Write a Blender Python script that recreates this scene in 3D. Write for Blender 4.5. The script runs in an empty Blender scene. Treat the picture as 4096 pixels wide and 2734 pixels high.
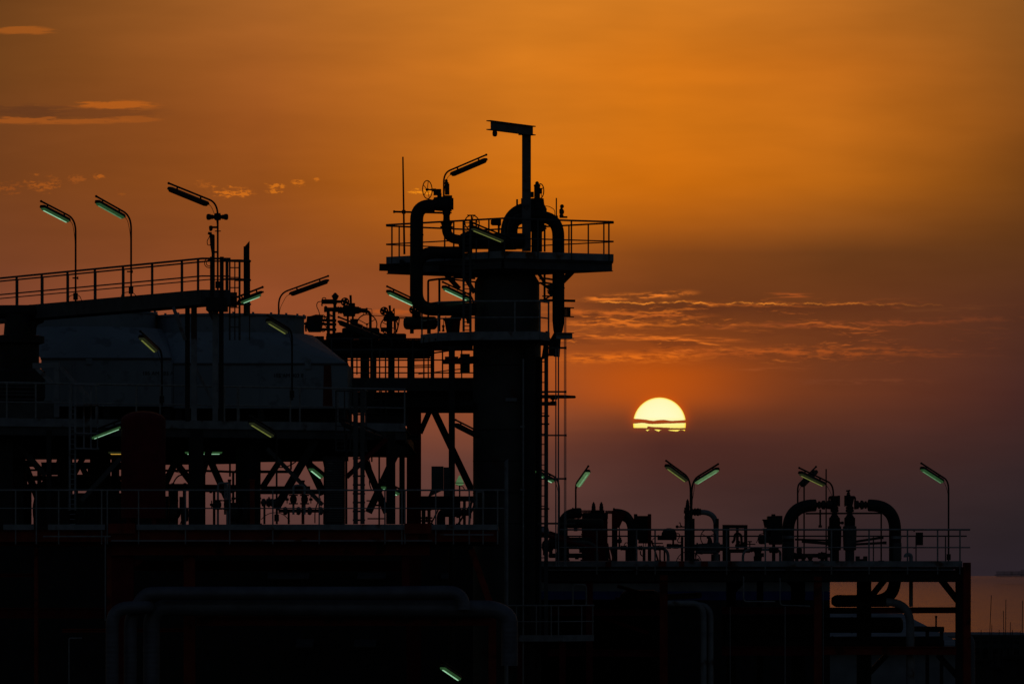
import bpy, math, random
from mathutils import Vector, Matrix
S = bpy.context.scene
COL = S.collection
R = math.radians
random.seed(7)

# ------------------------------------------------------------------ camera
FPX = 22720.0            # focal length in photograph pixels (frame 4096 x 2734)
HCAM = 12.0              # camera height above the ground
HORY = 2300.0            # row of the sea horizon in the photograph
cam_d = bpy.data.cameras.new('camera')
cam_d.sensor_fit = 'HORIZONTAL'
cam_d.sensor_width = 36.0
cam_d.lens = 36.0 * FPX / 4096.0
cam_d.shift_y = (HORY - 1367.0) / 4096.0
cam_d.clip_start = 1.0
cam_d.clip_end = 200000.0
cam = bpy.data.objects.new('camera', cam_d)
COL.objects.link(cam)
cam.location = (0, 0, HCAM)
cam.rotation_euler = (R(90), 0, 0)
S.camera = cam
S.view_settings.view_transform = 'Standard'
S.view_settings.look = 'None'
S.view_settings.exposure = 0.0
S.view_settings.gamma = 1.0
S.cycles.max_bounces = 4
S.cycles.diffuse_bounces = 2
S.cycles.glossy_bounces = 2

# ------------------------------------------------------------------ sky
def lin(c):
    return tuple((v/255/12.92 if v/255 <= .04045 else ((v/255+.055)/1.055)**2.4) for v in c) + (1.0,)

class NT:
    """tiny helper for writing shader arithmetic"""
    def __init__(s, tree): s.t = tree
    def n(s, typ, **kw):
        nd = s.t.nodes.new(typ)
        for k, v in kw.items(): setattr(nd, k, v)
        return nd
    def put(s, sock, v):
        if isinstance(v, bpy.types.NodeSocket): s.t.links.new(v, sock)
        else: sock.default_value = v
    def m(s, op, a, b=0.0, c=0.0, clamp=False):
        nd = s.n('ShaderNodeMath', operation=op); nd.use_clamp = clamp
        s.put(nd.inputs[0], a); s.put(nd.inputs[1], b); s.put(nd.inputs[2], c)
        return nd.outputs[0]
    def mr(s, v, a, b, c=0.0, d=1.0, kind='SMOOTHSTEP'):
        nd = s.n('ShaderNodeMapRange', interpolation_type=kind)
        s.put(nd.inputs[0], v); s.put(nd.inputs[1], a); s.put(nd.inputs[2], b); s.put(nd.inputs[3], c); s.put(nd.inputs[4], d)
        return nd.outputs[0]
    def xyz(s, x, y, z=0.0):
        nd = s.n('ShaderNodeCombineXYZ')
        s.put(nd.inputs[0], x); s.put(nd.inputs[1], y); s.put(nd.inputs[2], z)
        return nd.outputs[0]
    def noise(s, vec, scale=1.0, detail=4.0, rough=.55, dist=0.0):
        nd = s.n('ShaderNodeTexNoise')
        s.put(nd.inputs['Vector'], vec); nd.inputs['Scale'].default_value = scale; nd.noise_dimensions = '2D'
        nd.inputs['Detail'].default_value = detail; nd.inputs['Roughness'].default_value = rough
        nd.inputs['Distortion'].default_value = dist
        return nd.outputs[0]
    def mix(s, f, a, b, mode='MIX'):
        nd = s.n('ShaderNodeMix', data_type='RGBA', blend_type=mode)
        s.put(nd.inputs[0], f); s.put(nd.inputs[6], a); s.put(nd.inputs[7], b)
        return nd.outputs[2]
    def ramp(s, f, stops, ip='LINEAR'):
        nd = s.n('ShaderNodeValToRGB'); cr = nd.color_ramp; cr.interpolation = ip
        while len(cr.elements) > 1: cr.elements.remove(cr.elements[-1])
        cr.elements[0].position, cr.elements[0].color = stops[0]
        for p, c in stops[1:]:
            e = cr.elements.new(p); e.color = c
        s.put(nd.inputs[0], f)
        return nd.outputs[0]
    def gauss(s, u, v, u0, v0, su, sv):
        a = s.m('DIVIDE', s.m('SUBTRACT', u, u0), su); b = s.m('DIVIDE', s.m('SUBTRACT', v, v0), sv)
        q = s.m('ADD', s.m('MULTIPLY', a, a), s.m('MULTIPLY', b, b))
        return s.m('EXPONENT', s.m('MULTIPLY', q, -1.0))

# one node group: direction -> colour of the sunset sky.  azimuth and elevation
# are written in the units the photograph was measured in (2349 x 1568).
DW, DH = 2349.0, 1568.0
KD = FPX * DW / 4096.0
def make_sky_group():
    g = bpy.data.node_groups.new('sunset_sky', 'ShaderNodeTree')
    g.interface.new_socket('Direction', in_out='INPUT', socket_type='NodeSocketVector')
    g.interface.new_socket('Color', in_out='OUTPUT', socket_type='NodeSocketColor')
    g.interface.new_socket('Near sun', in_out='OUTPUT', socket_type='NodeSocketFloat')
    T = NT(g)
    gi = T.n('NodeGroupInput'); go = T.n('NodeGroupOutput')
    sp = T.n('ShaderNodeSeparateXYZ'); g.links.new(gi.outputs[0], sp.inputs[0])
    x, y, z = sp.outputs
    yy = T.m('MAXIMUM', y, 0.02)
    u = T.m('MULTIPLY_ADD', T.m('DIVIDE', x, yy), KD, 0.5*DW)
    v = T.m('MULTIPLY_ADD', T.m('DIVIDE', z, yy), -KD, HORY*DW/4096.0)
    t = T.m('DIVIDE', v, DH)
    cols = [
     (0,    [(0,(106,62,26)),(150,(114,66,27)),(280,(113,63,28)),(420,(116,63,28)),(600,(118,64,36)),(700,(122,66,45)),(850,(118,66,48)),(1000,(104,63,52)),(1120,(88,57,52)),(1320,(70,48,46))]),
     (600,  [(0,(166,96,38)),(150,(163,90,34)),(280,(154,82,30)),(420,(145,76,26)),(600,(138,72,34)),(700,(150,78,44)),(850,(150,80,50)),(1000,(112,66,54)),(1120,(92,59,54)),(1320,(72,49,47))]),
     (1200, [(0,(208,121,34)),(150,(207,117,28)),(280,(205,114,26)),(420,(202,108,16)),(520,(184,97,18)),(620,(148,76,28)),(700,(146,74,32)),(830,(166,82,34)),(950,(140,72,42)),(1060,(98,59,49)),(1200,(80,53,49)),(1320,(64,45,44))]),
     (1520, [(0,(208,120,32)),(150,(210,115,22)),(280,(214,117,20)),(420,(205,108,14)),(500,(176,92,18)),(580,(130,68,24)),(680,(112,58,26)),(780,(126,62,24)),(860,(150,68,20)),(950,(112,54,28)),(1020,(82,44,36)),(1120,(70,43,39)),(1220,(72,48,45)),(1320,(58,41,41))]),
     (1900, [(0,(188,108,33)),(150,(190,104,25)),(280,(196,108,24)),(420,(184,100,20)),(500,(150,82,24)),(580,(108,60,26)),(680,(106,56,26)),(780,(110,56,28)),(900,(108,54,30)),(1000,(80,45,36)),(1120,(57,37,35)),(1220,(52,37,38)),(1320,(46,34,39))]),
     (2349, [(0,(140,84,32)),(150,(140,81,28)),(280,(133,74,23)),(420,(116,65,21)),(560,(94,53,24)),(700,(82,45,29)),(900,(70,39,34)),(1080,(50,35,36)),(1200,(42,33,36)),(1320,(39,32,38))]),
    ]
    cur = None
    for i, (cx, st) in enumerate(cols):
        c = T.ramp(t, [(p/DH, lin(q)) for p, q in st])
        if cur is None: cur = c
        else: cur = T.mix(T.mr(u, cols[i-1][0], cx, kind='LINEAR'), cur, c)
    # slow unevenness of the hazy air
    nlow = T.noise(T.xyz(T.m('MULTIPLY', u, 1/500.0), T.m('MULTIPLY', v, 1/110.0)), 1.0, 3.0)
    cur = T.mix(1.0, cur, T.ramp(nlow, [(0.2, (.9,.9,.9,1)), (.8, (1.1,1.1,1.1,1))]), 'MULTIPLY')
    # glow round the sun
    su, sv = 1513.0, 971.5
    du = T.m('SUBTRACT', u, su); dv = T.m('SUBTRACT', v, sv)
    r = T.m('SQRT', T.m('ADD', T.m('MULTIPLY', du, du), T.m('MULTIPLY', dv, dv)))
    up = T.mr(v, 985.0, 905.0)
    halo = T.m('MULTIPLY', T.m('EXPONENT', T.m('MULTIPLY', T.m('MAXIMUM', T.m('SUBTRACT', r, 60.0), 0.0), -1/9.0)), T.mr(v, 1000.0, 930.0))
    cur = T.mix(T.m('MULTIPLY', halo, .62), cur, lin((226,84,4)))
    wide = T.m('MULTIPLY', T.gauss(u, v, su-20, 885.0, 190.0, 85.0), up)
    cur = T.mix(T.m('MULTIPLY', wide, .62), cur, lin((205,88,12)))
    # ---- cloud field right of the tower
    wob = T.noise(T.xyz(T.m('MULTIPLY', u, 1/90.0), T.m('MULTIPLY', v, 1/55.0)), 1.0, 3.0)
    uu = T.m('MULTIPLY_ADD', wob, 30.0, u); vv = T.m('MULTIPLY_ADD', wob, 16.0, v)
    def layer(bu, bv, off, lo, hi, dv, uvec=uu, vvec=vv, det=7.0):
        a = T.noise(T.xyz(T.m('MULTIPLY_ADD', uvec, 1/bu, off), T.m('MULTIPLY', vvec, 1/bv)), 1.0, det, .58)
        b = T.noise(T.xyz(T.m('MULTIPLY_ADD', uvec, 1/bu, off), T.m('MULTIPLY', T.m('SUBTRACT', vvec, dv), 1/bv)), 1.0, det, .58)
        d1 = T.mr(a, lo, hi); d2 = T.mr(b, lo, hi)
        return d1, T.m('MAXIMUM', T.m('SUBTRACT', d1, d2), 0.0)
    fieldm = T.m('MULTIPLY', T.m('MULTIPLY', T.mr(u, 1180, 1330), T.mr(u, 2420, 1750)), T.m('MULTIPLY', T.mr(v, 676, 715), T.mr(v, 850, 800)))
    patch = T.mr(T.noise(T.xyz(T.m('MULTIPLY', u, 1/230.0), T.m('MULTIPLY', v, 1/34.0)), 1.0, 3.0, .5), .44, .62)
    d1, r1 = layer(260.0, 30.0, 3.1, .47, .57, 4.5)
    d2, r2 = layer(64.0, 17.0, 8.7, .50, .66, 3.2, det=9.0)
    r2 = T.m('MULTIPLY', r2, patch); d1 = T.m('MULTIPLY', d1, T.mr(patch, 0, 1, .4, 1.0))
    r1 = T.m('MULTIPLY', r1, T.mr(patch, 0, 1, .25, 1.0))
    cur = T.mix(T.m('MULTIPLY', T.m('MULTIPLY', d1, fieldm), .45), cur, lin((96,46,24)))
    rim = T.m('MULTIPLY', T.m('ADD', T.m('MULTIPLY', r1, 1.3), T.m('MULTIPLY', r2, .8)), fieldm, 0.0, True)
    cur = T.mix(T.m('MULTIPLY', rim, .8), cur, T.mix(T.mr(u, 1400, 2250), lin((232,118,34)), lin((140,66,34))))
    # long bright streaks with ragged undersides
    WV = [T.noise(T.xyz(T.m('MULTIPLY', u, 1/110.0), sd), 1.0, 6.0, .6) for sd in (1.3, 9.1)]
    TX2 = T.mr(T.noise(T.xyz(T.m('MULTIPLY', u, 1/90.0), T.m('MULTIPLY', v, 1/5.0)), 1.0, 7.0, .62), .40, .60)
    TX = T.mr(T.noise(T.xyz(T.m('MULTIPLY', u, 1/46.0), T.m('MULTIPLY', v, 1/9.0)), 1.0, 6.0, .6), .38, .62)
    def streak(v0, slope, thick, u0, u1, amp, seed, col, k, fade=120.0):
        wv = WV[int(seed) % 2]
        line = T.m('ADD', T.m('MULTIPLY_ADD', T.m('SUBTRACT', u, u0), slope, v0), T.m('MULTIPLY', T.m('SUBTRACT', wv, .5), amp))
        q = T.m('DIVIDE', T.m('SUBTRACT', v, line), thick)
        e = T.m('EXPONENT', T.m('MULTIPLY', T.m('MULTIPLY', q, q), -1.0))
        tex = TX if thick > 5 else TX2
        msk = T.m('MULTIPLY', T.mr(u, u0-fade*.3, u0+fade*.5), T.mr(u, u1+fade*.3, u1-fade))
        return T.m('MULTIPLY', T.m('MULTIPLY', T.m('MULTIPLY', e, tex), msk), k), lin(col)
    for a in [(824, -.030, 9.0, 1290, 1620, 14, 1.3, (232,112,26), .85), (806, .0, 10.0, 1480, 2150, 22, 5.3, (190,88,30), .62, 320.0),
              (742, .010, 7.0, 1290, 1560, 22, 9.1, (232,116,34), .8), (752, -.028, 6.0, 1560, 2349, 10, 11.9, (170,80,36), .5, 520.0),
              (772, .020, 4.5, 1300, 1720, 12, 13.7, (216,104,34), .8), (716, .03, 6.0, 1300, 1640, 16, 17.2, (222,108,36), .8),
              (686, -.055, 6.0, 1345, 1600, 6, 21.0, (238,124,40), .95, 60.0), (677, .0, 4.0, 1757, 1862, 4, 23.0, (196,92,34), .95, 50.0),
              (874, .0, 6.0, 1830, 2150, 14, 27.0, (120,62,36), .6, 160.0), (845, .0, 4.0, 1690, 1860, 12, 29.0, (160,78,34), .5, 80.0),
              (716, -.035, 5.0, 1990, 2349, 10, 31.0, (110,60,32), .6, 200.0)]:
        f, c = streak(*a); cur = T.mix(f, cur, c)
    # the dark cloud whose sharp, lit upper edge runs across the sky at v = 690
    wl = T.noise(T.xyz(T.m('MULTIPLY', u, 1/80.0), 41.0), 1.0, 7.0, .62)
    edge = T.m('MULTIPLY_ADD', T.m('SUBTRACT', wl, .5), 26.0, T.m('MULTIPLY_ADD', T.m('SUBTRACT', u, 1310.0), .009, 692.0))
    q = T.m('SUBTRACT', v, edge)
    um = T.m('MULTIPLY', T.mr(u, 1290, 1420), T.mr(u, 2300, 1850))
    body = T.m('MULTIPLY', T.m('MULTIPLY', T.mr(q, -1.0, 3.0), T.mr(q, 60.0, 6.0)), um)
    cur = T.mix(T.m('MULTIPLY', body, .45), cur, lin((84,42,24)))
    rm = T.m('MULTIPLY', T.m('EXPONENT', T.m('MULTIPLY', T.m('POWER', T.m('ABSOLUTE', T.m('DIVIDE', q, 1.6)), 2.0), -1.0)), um)
    patchy = T.mr(T.noise(T.xyz(T.m('MULTIPLY', u, 1/60.0), 47.0), 1.0, 3.0), .36, .62)
    cur = T.mix(T.m('MULTIPLY', T.m('MULTIPLY', rm, patchy), T.mr(u, 2200, 1500, .25, .95)), cur, lin((244,140,46)))
    # faint top of the low bank the sun is sinking into
    bk = T.m('MULTIPLY', T.m('MULTIPLY', T.mr(v, 980, 997), T.mr(u, 1150, 1350)), T.m('MULTIPLY', T.mr(v, 1120, 1010), T.mr(u, 2200, 1600)))
    cur = T.mix(T.m('MULTIPLY', bk, .18), cur, lin((62,34,32)))
    # ---- small clouds on the left
    PN = [T.noise(T.xyz(T.m('MULTIPLY', u, 1/95.0), T.m('MULTIPLY', v, 1/11.0), 3.0), 1.0, 5.0, .6),
          T.noise(T.xyz(T.m('MULTIPLY', u, 1/26.0), T.m('MULTIPLY', v, 1/9.0), 5.0), 1.0, 5.0, .6)]
    PF = T.mr(T.noise(T.xyz(T.m('MULTIPLY', u, 1/15.0), T.m('MULTIPLY', v, 1/6.5)), 1.0, 6.0, .65), .30, .62, .12, 1.0)
    def puff(u0, v0, su_, sv_, k, col, seed, hollow=0.0):
        nz = PN[0] if su_ > 50 else PN[1]
        gq = T.gauss(T.m('MULTIPLY_ADD', T.m('SUBTRACT', nz, .5), su_*1.3, u), T.m('MULTIPLY_ADD', T.m('SUBTRACT', nz, .5), sv_*2.4, v), u0, v0, su_, sv_)
        if hollow: gq = T.m('MULTIPLY', gq, T.m('SUBTRACT', 1.0, T.m('MULTIPLY', T.gauss(u, v, u0, v0-sv_*.45, su_*.55, sv_*.55), hollow)))
        gq = T.m('MULTIPLY', gq, PF) if su_ < 50 else T.m('MULTIPLY', gq, T.mr(PN[0], .25, .55, .35, 1.0))
        return T.m('MULTIPLY', T.mr(gq, .16, .62), k), lin(col)
    for a in [(190,258,190,16,.35,(96,54,30),3.3), (10,258,150,18,.4,(88,50,28),4.1),
              (55,71,75,9,.75,(166,88,28),1.0), (265,241,95,10,.85,(180,92,26),2.0), (120,277,190,8.5,.8,(162,84,28),5.0), (315,274,55,7,.5,(166,86,28),6.0),
              (100,420,42,17,.8,(164,84,26),7.0,.9), (14,428,38,14,.7,(150,76,26),8.0,.8), (178,411,24,9,.6,(164,84,28),9.0), (228,405,13,7,.8,(180,92,26),10.0),
              (467,423,18,9,.6,(172,90,28),11.0,.6), (532,440,48,13,.9,(206,108,26),12.0,.75), (634,427,20,7,.85,(208,112,26),13.0), (630,440,18,5,.85,(208,112,26),14.0),
              (684,419,15,8,.8,(206,110,26),15.0), (725,411,9,4,.7,(206,110,26),16.0), (280,446,10,3.5,.6,(150,78,26),17.0), (966,440,30,7,.95,(240,138,22),18.0),
              (905,715,55,6,.5,(190,88,28),19.0)]:
        f, c = puff(*a); cur = T.mix(f, cur, c)
    g.links.new(cur, go.inputs[0])
    # how much of the sky belongs to the lit part round the sun
    ang = T.n('ShaderNodeVectorMath', operation='DOT_PRODUCT')
    g.links.new(gi.outputs[0], ang.inputs[0]); ang.inputs[1].default_value = Vector((0.02, 1, 0.07)).normalized()
    near = T.mr(ang.outputs['Value'], math.cos(R(24)), math.cos(R(8)))
    g.links.new(near, go.inputs[1])
    return g
SKYG = make_sky_group()

SUN_EL = math.atan((HORY-1694.0)/FPX); SUN_AZ = math.atan((2638.0-2048.0)/FPX)
W = bpy.data.worlds.new("World"); S.world = W; W.use_nodes = True
W.cycles.sampling_method = 'MANUAL'; W.cycles.sample_map_resolution = 256
wt = NT(W.node_tree)
for nd in list(W.node_tree.nodes): W.node_tree.nodes.remove(nd)
wo = wt.n('ShaderNodeOutputWorld'); bg = wt.n('ShaderNodeBackground')
tc = wt.n('ShaderNodeTexCoord')
nish = wt.n('ShaderNodeTexSky', sky_type='NISHITA')
nish.sun_disc = False
nish.sun_elevation = SUN_EL
nish.sun_rotation = SUN_AZ
nish.air_density = 1.0; nish.dust_density = 2.0
sg = wt.n('ShaderNodeGroup'); sg.node_tree = SKYG
W.node_tree.links.new(tc.outputs['Generated'], sg.inputs[0])
dim = wt.mix(1.0, nish.outputs[0], (.025, .027, .034, 1), 'MULTIPLY')
skyc = wt.mix(sg.outputs[1], dim, sg.outputs[0])
W.node_tree.links.new(skyc, bg.inputs[0]); bg.inputs[1].default_value = 1.0
W.node_tree.links.new(bg.outputs[0], wo.inputs[0])

# the low, reddened sun
sl = bpy.data.lights.new('sun_light', 'SUN'); sl.energy = .006; sl.angle = R(.53); sl.color = (1, .42, .1)
so = bpy.data.objects.new('sun_light', sl); COL.objects.link(so)
sdir = Vector((math.sin(SUN_AZ)*math.cos(SUN_EL), math.cos(SUN_AZ)*math.cos(SUN_EL), math.sin(SUN_EL)))
so.rotation_euler = (-sdir).to_track_quat('-Z', 'Y').to_euler()
so.location = (0, 100, 60)

# ------------------------------------------------------------------ materials
def mat(name, c, rough=.6, metal=0.0, nscale=3.0, var=.25, bump=.15, spec=.25, dirt=None, wave=None):
    m = bpy.data.materials.new(name); m.use_nodes = True
    T = NT(m.node_tree); N = m.node_tree.nodes; b = N['Principled BSDF']
    tcn = T.n('ShaderNodeTexCoord'); co = tcn.outputs['Object']
    n1 = T.n('ShaderNodeTexNoise'); n1.inputs['Scale'].default_value = nscale; n1.inputs['Detail'].default_value = 6
    m.node_tree.links.new(co, n1.inputs['Vector'])
    a = tuple(v*(1-var) for v in c)+(1,); bb = tuple(min(1, v*(1+var)) for v in c)+(1,)
    col = T.ramp(n1.outputs[0], [(.3, a), (.7, bb)])
    if dirt:
        n2 = T.n('ShaderNodeTexNoise'); n2.inputs['Scale'].default_value = dirt[1]; n2.inputs['Detail'].default_value = 8
        m.node_tree.links.new(co, n2.inputs['Vector'])
        col = T.mix(T.mr(n2.outputs[0], .56, .68), col, tuple(dirt[0])+(1,))
    T.put(b.inputs['Base Color'], col)
    b.inputs['Roughness'].default_value = rough; b.inputs['Metallic'].default_value = metal
    b.inputs['Specular IOR Level'].default_value = spec
    bp = T.n('ShaderNodeBump'); bp.inputs['Strength'].default_value = bump; bp.inputs['Distance'].default_value = .02
    h = n1.outputs[0]
    if wave:
        w = T.n('ShaderNodeTexWave', wave_type='BANDS', bands_direction=wave[1]); w.inputs['Scale'].default_value = wave[0]
        m.node_tree.links.new(co, w.inputs['Vector'])
        h = T.m('ADD', T.m('MULTIPLY', h, .2), w.outputs['Fac'])
    m.node_tree.links.new(h, bp.inputs['Height']); m.node_tree.links.new(bp.outputs[0], b.inputs['Normal'])
    return m

def glow(name, c, e):
    m = bpy.data.materials.new(name); m.use_nodes = True
    T = NT(m.node_tree); b = m.node_tree.nodes['Principled BSDF']
    n1 = T.n('ShaderNodeTexNoise'); n1.inputs['Scale'].default_value = 7.0
    tcn = T.n('ShaderNodeTexCoord'); m.node_tree.links.new(tcn.outputs['Object'], n1.inputs['Vector'])
    b.inputs['Base Color'].default_value = (.25, .28, .25, 1)
    T.put(b.inputs['Emission Color'], T.ramp(n1.outputs[0], [(.3, tuple(v*.75 for v in c)+(1,)), (.7, tuple(c)+(1,))]))
    b.inputs['Emission Strength'].default_value = e
    b.inputs['Roughness'].default_value = .4
    m.cycles.emission_sampling = 'NONE'
    return m

GREY = mat('grey_paint', (.30,.34,.40), .6, dirt=((.12,.07,.05), 1.7))
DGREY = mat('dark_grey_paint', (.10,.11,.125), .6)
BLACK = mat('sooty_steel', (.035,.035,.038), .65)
STEEL = mat('galvanised_steel', (.33,.36,.40), .6, 0, 8.0)
RED = mat('red_oxide_paint', (.28,.035,.02), .6, dirt=((.10,.02,.015), 2.0))
DRED = mat('dark_red_paint', (.16,.009,.018), .65)
PANEL = mat('pale_blue_casing', (.30,.37,.45), .65, dirt=((.22,.26,.31), 2.3), nscale=.6, var=.12)
CLAD = mat('aluminium_cladding', (.17,.19,.25), .55, .3, nscale=2.0, var=.2, wave=(2.2, 'Z'))
INSUL = mat('pipe_insulation', (.10,.11,.14), .6, .2, nscale=4.0, wave=(2.4, 'X'))
CORR = mat('corrugated_sheet', (.24,.27,.32), .9, 0, nscale=1.0, wave=(9.0, 'X'), spec=0)
BLUE = mat('blue_trim', (.03,.05,.26), .55)
WHITE = mat('white_paint', (.6,.6,.6), .5)
EARTH = mat('bare_ground', (.035,.032,.03), 1.0, nscale=.15, var=.5, spec=0)
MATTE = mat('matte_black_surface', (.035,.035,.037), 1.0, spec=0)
LETTER = mat('black_lettering', (.01,.01,.012), .7)
HOUSE = mat('lamp_housing', (.03,.032,.034), .6)
RUBBER = mat('black_cable', (.012,.012,.013), .7)

# ------------------------------------------------------------------ pixel -> point at a chosen depth
class View:
    """a detail of the photograph: origin and scale; gives the point that stands at depth Y"""
    def __init__(s, ox, oy, k): s.ox, s.oy, s.k = ox, oy, k
    def __call__(s, x, y, Y):
        return Vector(((s.ox + x*s.k - 2048.0)/FPX*Y, Y, HCAM + (HORY - s.oy - y*s.k)/FPX*Y))
    def L(s, n, Y): return n*s.k/FPX*Y
    def Yz(s, y, z): return (z - HCAM)*FPX/(HORY - s.oy - y*s.k)     # depth at which height z falls on row y
vA = View(0, 680, .4359); vB = View(1024, 1000, .38265); vC = View(1500, 440, .42571); vD = View(1500, 1040, .38314)
vE = View(0, 1360, .4359); vF = View(900, 1540, .38259); vG = View(1500, 1540, .38259); vH = View(2100, 1780, .38314)
vI = View(2900, 1780, .60834); vJ = View(0, 2034, .447); vK = View(1024, 2034, .447); vL = View(2000, 2034, .447)
vP = View(0, 0, 1.74372); vR = View(3700, 2240, .31503)

# ------------------------------------------------------------------ mesh builder
ZUP = Vector((0, 0, 1))
def frame(d):
    d = d.normalized(); u = ZUP if abs(d.z) < .95 else Vector((0, 1, 0))
    s = d.cross(u).normalized(); return s, s.cross(d).normalized()
class MB:
    def __init__(s): s.v = []; s.f = []; s.sm = []
    def add(s, vs, fs, smooth=False):
        o = len(s.v); s.v += [tuple(p) for p in vs]
        for f in fs: s.f.append(tuple(i+o for i in f)); s.sm.append(smooth)
        return s
    def box(s, c, sx, sy, sz, rz=0.0, rx=0.0):
        m = Matrix.Rotation(rz, 3, 'Z') @ Matrix.Rotation(rx, 3, 'X'); c = Vector(c)
        vs = [c + m @ Vector((i*sx/2, j*sy/2, k*sz/2)) for i in (-1,1) for j in (-1,1) for k in (-1,1)]
        return s.add(vs, [(0,1,3,2),(4,6,7,5),(0,4,5,1),(2,3,7,6),(0,2,6,4),(1,5,7,3)])
    def sweep(s, a, b, prof, side=None):
        """straight extrusion of a closed 2-D profile (across, up) from a to b"""
        a, b = Vector(a), Vector(b); d = (b-a)
        if d.length < 1e-6: return s
        sd, up = frame(d)
        if side is not None:
            sd = (Vector(side) - d.normalized()*Vector(side).dot(d.normalized())).normalized(); up = sd.cross(d.normalized()).normalized()
        n = len(prof)
        vs = [a + sd*p + up*q for p, q in prof] + [b + sd*p + up*q for p, q in prof]
        fs = [(i, (i+1) % n, n+(i+1) % n, n+i) for i in range(n)] + [tuple(range(n-1, -1, -1)), tuple(range(n, 2*n))]
        return s.add(vs, fs)
    def bar(s, a, b, w, h=None, side=None):
        h = w if h is None else h
        return s.sweep(a, b, [(-w/2,-h/2),(w/2,-h/2),(w/2,h/2),(-w/2,h/2)], side)
    def ibeam(s, a, b, w, h, t=.02, side=None):
        p = [(-w/2,-h/2),(w/2,-h/2),(w/2,-h/2+t),(t/2,-h/2+t),(t/2,h/2-t),(w/2,h/2-t),(w/2,h/2),(-w/2,h/2),(-w/2,h/2-t),(-t/2,h/2-t),(-t/2,-h/2+t),(-w/2,-h/2+t)]
        return s.sweep(a, b, p, side)
    def tube(s, pts, r, n=10, caps=True):
        pts = [Vector(p) for p in pts]; rs = r if isinstance(r, (list, tuple)) else [r]*len(pts)
        if len(rs) != len(pts):
            m_ = len(pts)-1; q_ = len(rs)-1
            rs = [rs[min(q_, int(i*q_/m_))] + (rs[min(q_, int(i*q_/m_)+1)]-rs[min(q_, int(i*q_/m_))])*(i*q_/m_ - int(i*q_/m_)) for i in range(m_+1)]
        d0 = (pts[1]-pts[0]).normalized(); sd, up = frame(d0); rings = []
        for i, p in enumerate(pts):
            if i == 0: d = d0
            elif i == len(pts)-1: d = (pts[i]-pts[i-1]).normalized()
            else: d = ((pts[i]-pts[i-1]).normalized() + (pts[i+1]-pts[i]).normalized()).normalized()
            sd = (sd - d*sd.dot(d)).normalized(); up = sd.cross(d).normalized()
            rings.append([p + (sd*math.cos(2*math.pi*k/n) + up*math.sin(2*math.pi*k/n))*rs[i] for k in range(n)])
        vs = [q for rg in rings for q in rg]; fs = []
        for i in range(len(pts)-1):
            for k in range(n): fs.append((i*n+k, i*n+(k+1) % n, (i+1)*n+(k+1) % n, (i+1)*n+k))
        s.add(vs, fs, True)
        if caps:
            s.add(rings[0], [tuple(range(n-1,-1,-1))]); s.add(rings[-1], [tuple(range(n))])
        return s
    def lathe(s, a, d, prof, n=16):
        """prof: list of (distance along d, radius)"""
        a = Vector(a); d = Vector(d).normalized()
        return s.tube([a + d*t for t, r in prof], [max(r, 1e-3) for t, r in prof], n) if False else s._lathe(a, d, prof, n)
    def _lathe(s, a, d, prof, n):
        sd, up = frame(d); rings = []
        for t, r in prof:
            r = max(r, 1e-3)
            rings.append([a + d*t + (sd*math.cos(2*math.pi*k/n) + up*math.sin(2*math.pi*k/n))*r for k in range(n)])
        for i in range(len(rings)-1):
            s.add(rings[i]+rings[i+1], [(k, (k+1) % n, n+(k+1) % n, n+k) for k in range(n)], True)
        s.add(rings[0], [tuple(range(n-1,-1,-1))]); s.add(rings[-1], [tuple(range(n))])
        return s
    def torus(s, c, nrm, Rr, r, n=28, m=7):
        c = Vector(c); sd, up = frame(Vector(nrm)); nn = Vector(nrm).normalized(); vs = []
        for i in range(n):
            e = sd*math.cos(2*math.pi*i/n) + up*math.sin(2*math.pi*i/n)
            for j in range(m):
                vs.append(c + e*(Rr + r*math.cos(2*math.pi*j/m)) + nn*(r*math.sin(2*math.pi*j/m)))
        return s.add(vs, [(i*m+j, ((i+1) % n)*m+j, ((i+1) % n)*m+(j+1) % m, i*m+(j+1) % m) for i in range(n) for j in range(m)], True)
    def prism(s, pts, ext):
        """closed polygon pts extruded by the vector ext"""
        pts = [Vector(p) for p in pts]; e = Vector(ext); n = len(pts)
        return s.add(pts + [p+e for p in pts], [tuple(range(n-1,-1,-1)), tuple(range(n, 2*n))] + [(i, (i+1) % n, n+(i+1) % n, n+i) for i in range(n)])
    def ball(s, c, r, n=12, sz=1.0):
        return s._lathe(Vector(c)-Vector((0,0,r*sz)), ZUP, [(r*sz*(1-math.cos(math.pi*i/8)), r*math.sin(math.pi*i/8)) for i in range(9)], n)

def fillet(pts, rad, n=7):
    """round the corners of a polyline"""
    pts = [Vector(p) for p in pts]; out = [pts[0]]
    for i in range(1, len(pts)-1):
        p, a, b = pts[i], pts[i-1]-pts[i], pts[i+1]-pts[i]
        rr = rad[i-1] if isinstance(rad, (list, tuple)) else rad
        t = min(rr, a.length*.48 if i > 1 else a.length*.95, b.length*.48 if i < len(pts)-2 else b.length*.95)
        p0, p2 = p + a.normalized()*t, p + b.normalized()*t
        for k in range(n+1):
            q = k/n; out.append(p0*(1-q)**2 + p*2*q*(1-q) + p2*q*q)
    out.append(pts[-1]); return out

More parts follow.
